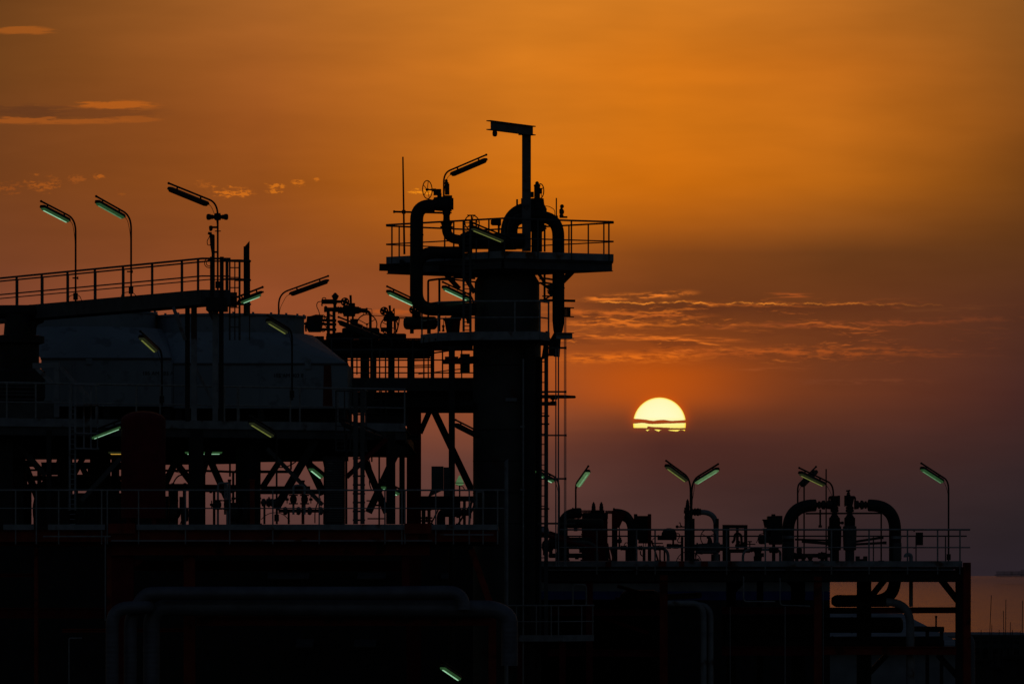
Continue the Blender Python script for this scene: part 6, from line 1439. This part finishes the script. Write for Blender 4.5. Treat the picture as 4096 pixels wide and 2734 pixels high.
# square tube frame with hoses
Yf = 188.4
r = thing('tube_frame', vH(2190,1205,Yf), 'black portal frame of square tubes with two hoses hanging in it', 'frame')
for x, w in ((2085,46),(2122,26),(2217,28),(2304,34)): obj('leg', MB().bar(vH(x,1205 if x < 2200 else 1080,Yf), vH(x,840,Yf), vH.L(w,Yf), side=(1,0,0)), BLACK, r)
obj('top_beam', MB().bar(vH(2062,846,Yf), vH(2322,848,Yf), .2, vH.L(36,Yf)), BLACK, r)
obj('base_beam', MB().bar(vH(2062,1102,Yf), vH(2349,1100,Yf), .2, vH.L(40,Yf)), BLACK, r)
for p in ([(2160,1015),(2185,1000),(2190,925),(2215,918)],[(2215,918),(2255,925),(2262,990),(2258,1040)]): obj('hose', MB().tube(fillet([vH(x,y,Yf-.1) for x, y in p], .1, 5), .04, 8), RUBBER, r)
obj('tap', MB().lathe(vH(2225,1065,Yf), ZUP, [(0,.1),(.1,.1),(.12,.05),(.2,.07),(.24,.02)], 8).lathe(vH(2275,1070,Yf), ZUP, [(0,.09),(.12,.05),(.16,.1),(.2,.02)], 8), BLACK, r)

# --- view I
Yi = 188.2
r = thing('grey_elbow_valve', vI(200,700,Yi), 'low grey pipe with small valves left of the black box on the deck', 'valve')
obj('pipe', MB().tube(fillet([vI(118,765,Yi), vI(118,685,Yi), vI(290,685,Yi), vI(363,690,Yi), vI(363,765,Yi)], [.25,.01,.12], 6), vI.L(17,Yi)/2, 12), GREY, r)
obj('valve', MB().lathe(vI(165,685,Yi), (1,0,0), [(0,0.072),(0.047,0.0936),(0.094,0.0648),(0.188,0.0792),(0.235,0.101),(0.282,0.072)], 14).tube([vI(163,672,Yi), vI(163,632,Yi)], .02, 6).box(vI(163,632,Yi), .14, .05, .04).tube([vI(145,648,Yi), vI(200,650,Yi)], .02, 6), BLACK, r)
obj('lower_valve', MB().lathe(vI(215,790,Yi), ZUP, [(0,0.07),(0.12,0.07),(0.14,0.126),(0.3,0.14),(0.34,0.084),(0.5,0.14),(0.6,0.14)], 12).box(vI(225,720,Yi), vI.L(60,Yi), .3, vI.L(26,Yi)), BLACK, r)
obj('valve', MB().lathe(vI(290,688,Yi), (1,0,0), [(0,0.076),(0.042,0.0988),(0.14,0.076),(0.21,0.106),(0.266,0.106),(0.315,0.0684)], 14), BLACK, r)
obj('support', MB().bar(vI(320,690,Yi), vI(320,765,Yi), vI.L(22,Yi)).bar(vI(22,690,Yi), vI(22,765,Yi), .15), BLACK, r)
r = thing('actuator_box', vI(330,650,Yi), 'big black stepped box on the pipe left of the widest pipe arch', 'actuator')
obj('body', MB().prism([vI(305,650,Yi), vI(375,650,Yi), vI(378,462,Yi), vI(345,462,Yi), vI(282,465,Yi), vI(280,545,Yi), vI(290,640,Yi)], (0,.8,0)).prism([vI(262,640,Yi), vI(300,640,Yi), vI(300,545,Yi), vI(252,545,Yi)], (0,.5,0)).box(vI(318,458,Yi+.2), vI.L(24,Yi), .3, vI.L(12,Yi)), BLACK, r)
obj('side_head', MB().prism([vI(252,490,Yi), vI(285,487,Yi), vI(285,540,Yi), vI(262,540,Yi)], (0,.4,0)).box(vI(263,490,Yi), vI.L(34,Yi), .3, vI.L(8,Yi)), BLACK, r)
obj('motor', MB().lathe(vI(218,618,Yi), (1,0,0), [(0,0.09),(0.034,0.15),(0.085,0.162),(0.255,0.162),(0.272,0.12),(0.425,0.12)], 14), BLACK, r)
obj('yoke', MB().bar(vI(320,650,Yi+.1), vI(320,690,Yi+.1), vI.L(20,Yi)).box(vI(330,648,Yi+.1), vI.L(80,Yi), .3, vI.L(8,Yi)), BLACK, r)
obj('impulse_line', MB().tube(fillet([vI(265,575,Yi), vI(222,585,Yi), vI(215,625,Yi), vI(205,640,Yi)], .08, 4), .012, 5), RUBBER, r)
# the twin goosenecks
Ya = 189.6; ra = vI.L(80,Ya)/2
r = single('gooseneck_pipe', MB().tube(fillet([vI(415,768,Ya), vI(415,394,Ya), vI(596,394,Ya)], 1.35, 14), ra, 22), BLACK, 'left half of the wide black pipe arch at the right end of the deck', 'pipe')
obj('collar', MB().lathe(vI(594,394,Ya), (1,0,0), [(0,ra),(.03,ra*.9),(.05,ra*.5)], 20), BLACK, r)
obj('clad_band', MB().lathe(vI(415,766,Ya), ZUP, [(0,ra*1.02),(vI.L(135,Ya),ra*1.02)], 22), DGREY, r)
obj('clad_band', MB().lathe(vI(415,612,Ya), ZUP, [(0,ra*1.03),(vI.L(18,Ya),ra*1.03)], 22), GREY, r)
pts = fillet([vI(946,394,Ya), vI(1118,394,Ya), vI(1118,1022,Ya), vI(860,1020,Ya)], [1.35,.75], 14)
r = single('gooseneck_pipe', MB().tube(pts, ra, 22), BLACK, 'right half of the wide black pipe arch, dropping below the deck', 'pipe')
obj('clad_band', MB().lathe(vI(1120,752,Ya), ZUP, [(0,ra*1.02),(vI.L(112,Ya),ra*1.02)], 22), DGREY, r)
obj('clad_band', MB().lathe(vI(1120,614,Ya), ZUP, [(0,ra*1.03),(vI.L(18,Ya),ra*1.03)], 22), GREY, r)
obj('collar', MB().lathe(vI(946,394,Ya), (-1,0,0), [(0,ra),(.03,ra*.9),(.05,ra*.5)], 20), BLACK, r)
obj('header', MB().lathe(vI(700,1022,Ya), (1,0,0), [(0,ra*.5),(.08,ra*.85),(.16,ra*1.0),(vI.L(380,Ya),ra*.98)], 20), DGREY, r)
for side, cxv, pts_, lab in [(-1,720,(598,694),'left one of the paired safety valves in the middle of the wide arch'),(1,820,(858,944),'right one of the paired safety valves, with a lever on its cap')]:
    r = thing('safety_valve', vI(cxv,765,Ya), lab, 'valve', 'paired safety valves of the wide arch')
    b = MB()
    xs = pts_ if side < 0 else (pts_[1], pts_[0])
    L = vI.L(abs(pts_[1]-pts_[0]),Ya)
    b.lathe(vI(xs[0],391,Ya), (-side,0,0), [(0,0.0928),(L*.12,0.0812),(L*.16,0.128),(L*.3,0.128),(L*.33,0.0812),(L*.42,0.145),(L*.6,0.157),(L*.66,0.087),(L*.74,0.087),(L*.76,0.139),(L*1.1,0.151)], 16); obj('inlet', b, BLACK, r)
    z0 = vI(0,765,Ya).z; H_ = lambda y: vI(0,y,Ya).z - z0
    wv = lambda n: vI.L(n,Ya)
    obj('riser', MB().lathe(vI(cxv,765,Ya), ZUP, [(0,wv(30)),(H_(690),wv(30)),(H_(688),wv(42)),(H_(560),wv(46)),(H_(532),wv(44)),(H_(525),wv(30))], 18), DGREY if side > 0 else BLACK, r)
    obj('bonnet', MB().lathe(vI(cxv,526,Ya), ZUP, [(0,wv(36)),(H_(478)-H_(526),wv(36)),(H_(470)-H_(526),wv(28)),(H_(450)-H_(526),wv(16)),(H_(440)-H_(526),wv(16)),(H_(438)-H_(526),wv(27)),(H_(420)-H_(526),wv(27))], 18), BLACK, r)
    obj('flange', MB().lathe(vI(cxv,422,Ya), ZUP, [(0,wv(20)),(.06,wv(28)),(.12,wv(18)),(H_(372)-H_(422),wv(24)),(H_(340)-H_(422),wv(32)),(H_(332)-H_(422),wv(32))], 16).box(vI(cxv+side*-28,365,Ya), wv(14), .3, wv(70)), BLACK, r)
    obj('frame', MB().tube(fillet([vI(cxv+side*36,375,Ya), vI(cxv+side*36,338,Ya), vI(cxv-side*20,338,Ya)], .06, 4), .03, 6), BLACK, r)
    if side > 0: obj('cap', MB().lathe(vI(812,335,Ya), ZUP, [(0,0.066),(0.05,0.0715),(0.08,0.0385),(0.11,0.055),(0.15,0.033),(0.18,0.044),(0.2,0.0165)], 10).tube([vI(796,300,Ya), vI(824,296,Ya)], .03, 6).tube([vI(803,322,Ya), vI(815,300,Ya)], .03, 6), BLACK, r)
single('link_bar', MB().lathe(vI(742,509,Ya), (1,0,0), [(0,0.0228),(0.02,0.0532),(0.07,0.0532),(0.09,0.0304),(0.13,0.0532),(0.18,0.0532),(0.2,0.0228)], 10), BLACK, 'short coupling joining the paired safety valves', 'coupling')
for pts_, w, lab in [([(530,448),(1060,446)],11,'long level tie bar across the wide pipe arch'),([(460,618),(680,624)],13,'upper short beam left of the paired safety valves'),([(505,630),(680,645)],20,'thicker beam sloping left of the paired safety valves'),([(860,632),(1030,606)],16,'beam sloping up right of the paired safety valves'),([(860,650),(1050,640)],16,'lower beam with tapered end right of the paired safety valves')]:
    single('tie_bar', MB().bar(vI(*pts_[0],Ya-.5), vI(*pts_[1],Ya-.5), .08, vI.L(w,Ya)).box(vI(*pts_[1],Ya-.5), .12, .14, vI.L(w,Ya)*1.25), BLACK, lab, 'bar', 'bars round the paired safety valves')
for x, yt, w, lab in [(520,205,10,'left post under the black lamp fitting'),(665,155,9,'tallest thin post in the wide pipe arch'),(1027,440,10,'post by the right half of the wide pipe arch')]:
    single('thin_post', MB().tube([vI(x,768,Ya+.6), vI(x,yt,Ya+.6)], vI.L(w,Ya)/2, 8).lathe(vI(x,766,Ya+.6), ZUP, [(0,.1),(.05,.1)], 8), BLACK, lab, 'post')
single('hanging_pipe', MB().tube([vI(626,420,Ya), vI(626,540,Ya)], vI.L(12,Ya)/2, 8).lathe(vI(626,540,Ya), ZUP, [(0,.06),(.08,.06)], 8), BLACK, 'short pipe hanging under the left half of the wide arch', 'pipe')
r = thing('low_pipe_valve', vI(580,740,188.6), 'low black pipe with valves between the left arch leg and the safety valves', 'valve'); Yl = 188.6
obj('pipe', MB().tube([vI(460,725,Yl), vI(690,723,Yl)], vI.L(26,Yl)/2, 12), BLACK, r)
for x in (480, 640): obj('valve', MB().lathe(vI(x,725,Yl)-Vector((.15,0,0)), (1,0,0), [(0,0.077),(0.03,0.11),(0.12,0.088),(0.18,0.11),(0.27,0.11),(0.3,0.077)], 12), BLACK, r)
obj('handle', MB().tube([vI(493,720,Yl), vI(493,668,Yl)], .05, 8).box(vI(488,690,Yl), vI.L(34,Yl), .2, vI.L(24,Yl)).tube([vI(630,702,Yl), vI(665,712,Yl)], .025, 6), BLACK, r)
for x in (470, 665): obj('support', MB().bar(vI(x,725,Yl), vI(x,766,Yl), .1), BLACK, r)
single('pump_block', MB().box(vI(895,757,188), vI.L(66,188), .6, vI.L(22,188)).box(vI(872,748,188), .12, .4, .2).box(vI(922,748,188), .12, .4, .2), BLACK, 'low black block on the deck right of the safety valves', 'block')
for x in (515, 560, 640): single('foot_valve', MB().lathe(vI(x,768,187), ZUP, [(0,.1),(.06,.1),(.07,.05),(.14,.09),(.2,.09),(.22,.03)], 10), BLACK, {515:'small valve foot at the left leg of the wide arch',560:'small valve foot in the middle under the low black pipe',640:'small valve foot nearest the safety valves'}[x], 'valve')
# candy cane vent and grey drop pipes
Yc = 186.6
single('hooked_vent', MB().tube(fillet([vI(1223,1060,Yc), vI(1223,718,Yc), vI(1187,718,Yc), vI(1187,735,Yc)], .16, 8), vI.L(26,Yc)/2, 14), GREY, 'grey vent pipe with a hooked top right of the wide arch', 'pipe')
Yc = 186.0
r = single('drop_pipe', MB().tube(fillet([vI(1060,1030,Yc), vI(1218,1030,Yc), vI(1218,1800,Yc)], .75, 10), vI.L(54,Yc)/2, 18), GREY, 'fat grey pipe turning down below the hooked vent', 'pipe')
obj('band', MB().lathe(vI(1218,1300,Yc), ZUP, [(0,vI.L(28,Yc)),(.05,vI.L(28,Yc))], 18), GREY, r)
Yc = 187.5
r = single('corner_duct', MB().tube(fillet([vI(1560,1255,Yc), vI(1622,1255,Yc), vI(1622,1800,Yc)], .5, 8), vI.L(46,Yc)/2, 16), CLAD, 'pale clad pipe bending down behind the right hand corner column', 'pipe')
for xa, xb, yt, w, lab in [(1500,1822,845,54,'left one of the two tall grey drop pipes under the twin lamp'),(1560,1886,858,50,'right one of the two tall grey drop pipes under the twin lamp')]:
    Yc = 184.4 if xa == 1500 else 184.8
    single('drop_pipe', MB().tube(fillet([vL(xa,yt,Yc), vL(xb,yt,Yc), vL(xb,1800,Yc)], .42, 8), vL.L(w,Yc)/2, 16), GREY, lab, 'pipe')
for pts_, w, V, lab in [([(652,865),(652,678),(772,678),(772,860)],16,vL,'grey thin pipe loop over the small platform'),([(122,860),(122,1026),(330,1026)],10,vI,'thin grey pipe turning a corner under the deck'),([(362,870),(362,1050),(560,1056)],8,vI,'thinner grey pipe under the deck left of the red column'),
        ([(34,1060),(34,1700)],5,vI,'leftmost fine grey line dropping under the deck'),([(395,1060),(395,1700)],7,vI,'middle fine grey line dropping under the deck'),([(646,960),(646,1700)],5,vI,'fine grey line beside the red column')]:
    single('thin_pipe', MB().tube(fillet([V(x,y,184.6) for x, y in pts_], .12, 4), V.L(w,184.6)/2, 8), STEEL, lab, 'pipe')
Yw = 200.0
r = thing('storage_tank', vL(1160,830,Yw), 'pale rounded tank top seen below the right deck', 'tank')
obj('shell', MB().lathe(vL(1072,800,Yw), (1,0,0), [(0,.05),(.05,.18),(.2,.27),(.6,.3),(1.2,.3),(1.4,.22),(1.5,.05)], 18), WHITE, r)
obj('saddle', MB().box(vL(1160,830,Yw), 1.0, .5, .3), BLACK, r)
single('white_pipe', MB().tube([vL(1480,790,198), vL(1790,772,199)], .1, 12).lathe(vL(1640,781,198.5), (1,0,0), [(0,.12),(.05,.12)], 12), WHITE, 'pale level pipe seen below the right deck beside the red column', 'pipe')
single('long_pipe', MB().lathe(vI(640,1180,190), (1,0,0), [(0,.2),(.05,.26),(vI.L(510,190),.26),(vI.L(520,190),.24),(vI.L(530,190),.15)], 16).lathe(vI(830,1180,190), (1,0,0), [(0,.275),(.05,.275)], 16), BLACK, 'thick black round ended pipe in front of the corrugated roof', 'pipe')
single('long_pipe', MB().tube([vI(-20,1215,190), vI(640,1215,190)], .5, 16).lathe(vI(300,1215,190), (1,0,0), [(0,.53),(.06,.53)], 16), BLACK, 'widest black pipe lying under the middle of the right deck', 'pipe')
single('long_pipe', MB().tube([vI(-20,1305,189), vI(1430,1300,189)], .24, 14).lathe(vI(700,1302,189), (1,0,0), [(0,.26),(.06,.26)], 14), BLACK, 'long thin black pipe across the lower part of the corrugated roof', 'pipe')
# skid frame in front of the shed
r = thing('pipe_trestle', vI(1330,1320,190), 'black trestle frame in front of the corrugated roof', 'trestle'); Yt2 = 190
obj('beam', MB().bar(vI(1240,1205,Yt2), vI(1440,1208,Yt2), .2, vI.L(34,Yt2)), BLACK, r)
for x in (1330, 1424): obj('leg', MB().bar(vI(x,1600,Yt2), vI(x,1215,Yt2), vI.L(22,Yt2)), BLACK, r)
obj('beam', MB().bar(vI(1000,1298,Yt2), vI(1440,1298,Yt2), .2, vI.L(36,Yt2)), BLACK, r)
# sign plate on the rail
p = vI(1278,614,184.95); r = thing('rail_sign', p - ZUP*.35, 'small dark plate fixed to the railing right of the wide arch', 'sign')
obj('plate', MB().box(p, vI.L(48,185), .015, vI.L(84,185)), BLACK, r)
for dz in (-.3, .25): obj('clip', MB().box(p + Vector((-.17,-.01,dz)), .05, .05, .03), BLACK, r)
# small platform at the foot of the column (view L)
Y = 178.0
pts_ = [vL(70,1150,Y), vL(560,1150,Y), vL(840,1150,Y+1.2)]; zz = pts_[0].z; pts_ = [Vector((p.x,p.y,zz)) for p in pts_]
r = thing('small_platform', pts_[1], 'small low platform with grey railing at the foot of the column', 'platform')
obj('deck', MB().prism(pts_ + [pts_[2]+Vector((0,3,0)), pts_[0]+Vector((0,3,0))], (0,0,-.08)), BLACK, r)
obj('toe_plate', MB().bar(pts_[0]-ZUP*.02, pts_[1]-ZUP*.02, .02, .2), GREY, r)
obj('toe_plate', MB().bar(pts_[1]-ZUP*.02, pts_[2]-ZUP*.02, .02, .2), GREY, r)
railing(r, pts_, [kx(2330)] + [2000+.447*x for x in (325,458,523,730,830)], h=1.0, r=.022)
obj('leg', MB().bar(Vector((pts_[0].x+.4,Y+.3,0)), pts_[0]+Vector((.4,.3,-.09)), .2), DRED, r); obj('leg', MB().bar(Vector((pts_[1].x,Y+.3,0)), pts_[1]+Vector((0,.3,-.09)), .2), DRED, r)
r = thing('dark_tank', Vector((vL(800,0,200).x,200,0)), 'big dark tank behind the small platform under the right deck', 'tank')
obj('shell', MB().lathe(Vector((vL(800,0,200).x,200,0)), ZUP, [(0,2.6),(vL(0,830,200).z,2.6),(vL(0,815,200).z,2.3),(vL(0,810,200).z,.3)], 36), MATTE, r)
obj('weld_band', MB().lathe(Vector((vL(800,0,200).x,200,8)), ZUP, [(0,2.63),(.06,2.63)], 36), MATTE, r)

# ------------------------------------------------------------------ lamps
lamp(vA, 167.5, 694, 1215, (636,462), (380,330), 1, 'green', 'leftmost lit green lamp on a tall bent pole on the upper catwalk')
lamp(vA, 165.5, 1203, 1160, (1140,428), (885,285), 1, 'dull', 'second lit green lamp from the left on the upper catwalk')
t = lamp(vA, 163.0, 1998, 1110, (1908,310), (1550,165), -1, 'off', 'unlit black lamp on the tallest left pole above a pair of horns', L=1.75)
lamp(vA, 163.2, 2060, 1180, (2185,1205), (2349+60,1118), 0, 'green', 'lit green lamp reaching right from the end of the upper catwalk', box=False, rad=.1, gland=False)
lamp(vB, 185.8, 237, 860, (355,458), (752,315), -1, 'off', 'unlit black lamp on a bent pole rising behind the right cooler', L=1.6, box=False)
lamp(vE, 165.4, 1486, 600, (vE.k and 1432, 90), (1290,-40), 1, 'yellow', 'dim yellow lamp on a thin pole in front of the left cooler', hang=.12, rad=.3)
lamp(vB, 167.2, 377, 1568, (325,850), (120,725), 1, 'yellow', 'dim yellow lamp on a thin pole in front of the right cooler', rad=.3, hang=.12)
lamp(vB, 178.0, 1420, 1000, (1290,915), (865,745), -1, 'off', 'unlit dark lamp slanting below the valves on the rack', L=1.6, box=False, gland=False)
lamp(vD, 180.9, 470, 700, (418,455), (130,320), 1, 'green', 'brightest green lamp left of the fat pipe loop', box=False, gland=False)
lamp(vD, 179.6, 1035, 560, (990,405), (712,275), 1, 'green', 'lit green lamp inside the raised guard rail left of the column', box=False, gland=False)
lamp(vC, 178.9, 646, 830, (715,603), (1045,462), -1, 'off', 'unlit black lamp rising above the valve on the top platform', L=1.65, box=False, rad=.3)
lamp(vC, 177.8, 1300, 1310, (1215,1222), (905,1095), 1, 'yellow', 'dim lamp slanting across the front of the top platform railing', box=False, gland=False)
lamp(vE, 162.5, 1180, 900, (1118,772), (815,888), 0, 'green', 'bright green lamp sloping down to the left beside the red vessel', box=False, rad=.05, gland=False)
lamp(vE, 168.4, 2110, 1250, (2045,1012), (1690,1012), 1, 'green', 'level green lamp behind the braces under the coolers', box=False, rad=.1, gland=False)
lamp(vE, 168.4, 1180, 1150, (1120,1012), (1010,1012), 1, 'amber', 'small amber lamp left of the red vessel', box=False, rad=.05, gland=False, hang=.1)
lamp(vF, 162.4, 540, 1450, (505,520), (262,370), 1, 'yellow', 'dim yellow lamp bending over the middle platform toe plate', rad=.3)
lamp(vF, 166.0, 1705, 700, (1640,552), (1225,395), -1, 'off', 'unlit dark red lamp slanting in front of the middle platform', L=1.7, box=False, gland=False)
lamp(vG, 176.6, 1130, 620, (1085,530), (845,408), -1, 'off', 'unlit dark lamp fixed to the left side of the column', box=False, gland=False, L=1.4)
lamp(vG, 180.5, 1925, 1460, (1868,995), (1640,875), 1, 'green', 'lit lamp half hidden by the column ladder', rad=.35, box=False)
lamp(vF, 169.5, 1040, 1100, (1015,950), (890,850), 1, 'green', 'green lamp peeping between the braces left of the ribbed cabinet', box=False, gland=False, rad=.1, L=1.0)
lamp(vF, 168.5, 1790, 1400, (1820,1125), (1640,1040), 1, 'green', 'green lamp peeping past the crossed braces right of the cable trays', box=False, gland=False, rad=.1, L=1.0)
lamp(vH, 188.6, 530, 660, (552,415), (660,262), 1, 'pale', 'wide pale green lamp facing down on the leftmost pole of the right deck', rad=.2, box=False, L=1.5)
lamp(vI, 187.0, 1470, 770, (1432,236), (1292,146), 1, 'dull', 'lit green lamp on the last pole at the right end of the deck', rad=.3)
lamp(vI, 187.6, 712, 350, (655,255), (490,176), 1, 'yellow', 'dim yellow lamp on a bent pole above the safety valves', box=False, rad=.32)
lamp(vI, 190.6, 478, 768, (505,262), (598,168), -1, 'off', 'unlit black lamp pointing away behind the left half of the wide arch', box=False, rad=.2, L=1.5)
lamp(vK, 163.0, 1870, 1700, (1825,1512), (1660,1400), 1, 'green', 'small green lamp low down in the dark under the lower platform', box=False, gland=False)
# twin lamp: two heads on one pole
Y = 186.8
base = vH(1733,1240,Y); root = thing('twin_lamp_post', base, 'twin headed lamp on one pole above the right deck', 'lamp', LAMPG)
def twin(px, a, b, lit, L=1.42):
    ax_, bx2 = vH(a[0],a[1],Y), vH(b[0],b[1],Y); dx, dz = bx2.x-ax_.x, bx2.z-ax_.z
    dy = -math.sqrt(max(0, L*L-dx*dx-dz*dz)); P0 = vH(px,0,Y); Ya = Y + dy*(ax_.x-P0.x)/dx
    a3, b3 = vH(a[0],a[1],Ya), vH(b[0],b[1],Ya+dy); d = (b3-a3).normalized(); s, u = frame(d); A = a3 + u*.13; B = b3 + u*.13
    k = min((P0.x-A.x)/d.x, -.12); c = A + d*k
    obj('arm', MB().tube(fillet([Vector((c.x,c.y,vH(0,620,Y).z)), c, B + d*.04], .42, 9), .03, 10).ball(B + d*.05, .036, 8), BLACK, root)
    lamp_head(root, a3, b3, lit)
twin(1728, (1690,362), (1474,205), 'yellow'); twin(1741, (1778,385), (2015,240), 'pale')
obj('pole', MB().tube([base, vH(1735,590,Y)], .045, 10), BLACK, root)
obj('cable', MB().tube(fillet([vH(1768,405,Y-.1), vH(1765,470,Y), vH(1744,590,Y)], .15, 5), .01, 5), RUBBER, root)
# green bell lamp by the column foot
Y = 174.4; c = vG(885,1010,Y); r = thing('bell_lamp', vG(885,1045,Y), 'small green bell shaped lamp on a thin post by the column foot', 'lamp')
obj('shade', MB().lathe(vG(885,1045,Y), ZUP, [(0,.05),(.03,.12),(.05,.13),(.09,.12),(.3,.02)], 14), GMID, r)
obj('guard', MB().torus(vG(885,1020,Y), (0,0,1), .13, .012, 16, 5).tube(fillet([vG(870,1045,Y), vG(845,1035,Y), vG(845,1005,Y), vG(858,1000,Y)], .04, 3), .015, 5).tube(fillet([vG(890,1045,Y), vG(925,1060,Y), vG(935,1090,Y)], .06, 3), .015, 5), BLACK, r)
# horns and instruments on the tall left lamp pole
Y = 163.0
r = thing('horn_pair', vA(1998,430,Y), 'pair of black horns clamped to the tall left lamp pole', 'horn')
for x0, x1, y in ((1985,1893,437),(2010,2095,425)):
    d = 1 if x1 > x0 else -1; L = abs(vA.L(x1-x0,Y))
    obj('horn', MB().lathe(vA(x0,430,Y), (d,0,0), [(0,.045),(L*.15,.075),(L*.3,.05),(L*.42,.075),(L*.5,.06),(L*.6,.085),(L*.85,.09),(L*.96,.07),(L,.03)], 12), BLACK, r)
obj('clamp', MB().box(vA(1998,428,Y), .16, .12, .2), BLACK, r)
r = thing('gas_detector', vA(1950,560,Y), 'gas detector on a bracket with a looping cable, left of the tall lamp pole', 'detector')
obj('bracket', MB().tube(fillet([vA(1995,525,Y), vA(1935,525,Y), vA(1932,560,Y)], .03, 3), .03, 8).tube(fillet([vA(1932,575,Y), vA(1945,595,Y), vA(1962,595,Y), vA(1965,640,Y)], .05, 3), .022, 6), BLACK, r)
obj('sensor', MB().lathe(vA(1935,545,Y)-ZUP*.03, ZUP, [(0,.04),(.05,.055),(.12,.055),(.14,.03)], 10).lathe(vA(1921,565,Y)-ZUP*.05, (-1,0,.3), [(-.05,.04),(.04,.04)], 8), BLACK, r)
obj('conduit', MB().bar(vA(1958,595,Y), vA(1960,1100,Y), .075).tube([vA(1932,570,Y), vA(1940,690,Y), vA(1952,760,Y), vA(1955,1100,Y)], .035, 8), BLACK, r)
obj('cable_loop', MB().tube(fillet([vA(1925,580,Y), vA(1925,610,Y), vA(1898,650,Y), vA(1905,690,Y), vA(1930,690,Y), vA(1936,640,Y)], .1, 5), .012, 5), RUBBER, r)
obj('clip', MB().tube([vA(1972,560,Y), vA(2026,560,Y)], .016, 6).box(vA(1980,752,Y), .1, .06, .05), BLACK, r)
single('cable_coil', MB().torus(vA(1920,852,161.6), (.1,-1,0), .135, .012, 24, 5).torus(vA(1922,852,161.6), (0,-1,.1), .09, .012, 24, 5), RUBBER, 'coil of black cable hung on the catwalk railing', 'cable')
for V, x0, x1, y, yb, Yq, lab in [(vA,628,755,1145,1215,167.3,'cable loops at the foot of the leftmost catwalk lamp'),(vA,1113,1255,1120,1168,165.3,'cable loops at the foot of the second catwalk lamp')]:
    c = (x0+x1)/2
    single('cable_loop', MB().tube(fillet([V(x0,yb,Yq), V(x0+5,y+10,Yq), V(c-15,y,Yq), V(c+20,y,Yq), V(x1-20,y+15,Yq), V(x1,yb,Yq)], .12, 5), .012, 5), RUBBER, lab, 'cable')
for x, y, Yq, lab in [(700,990,167.4,'small clamp holding the leftmost catwalk lamp pole to the railing'),(1200,931,165.4,'small clamp holding the second catwalk lamp pole to the railing')]:
    single('pole_clamp', MB().box(vA(x-12,y,Yq), vA.L(44,Yq), .1, .035).box(vA(x+14,y,Yq), .03, .08, .08), BLACK, lab, 'clamp')
for o in bpy.data.objects:
    if '_o' in o: del o['_o']
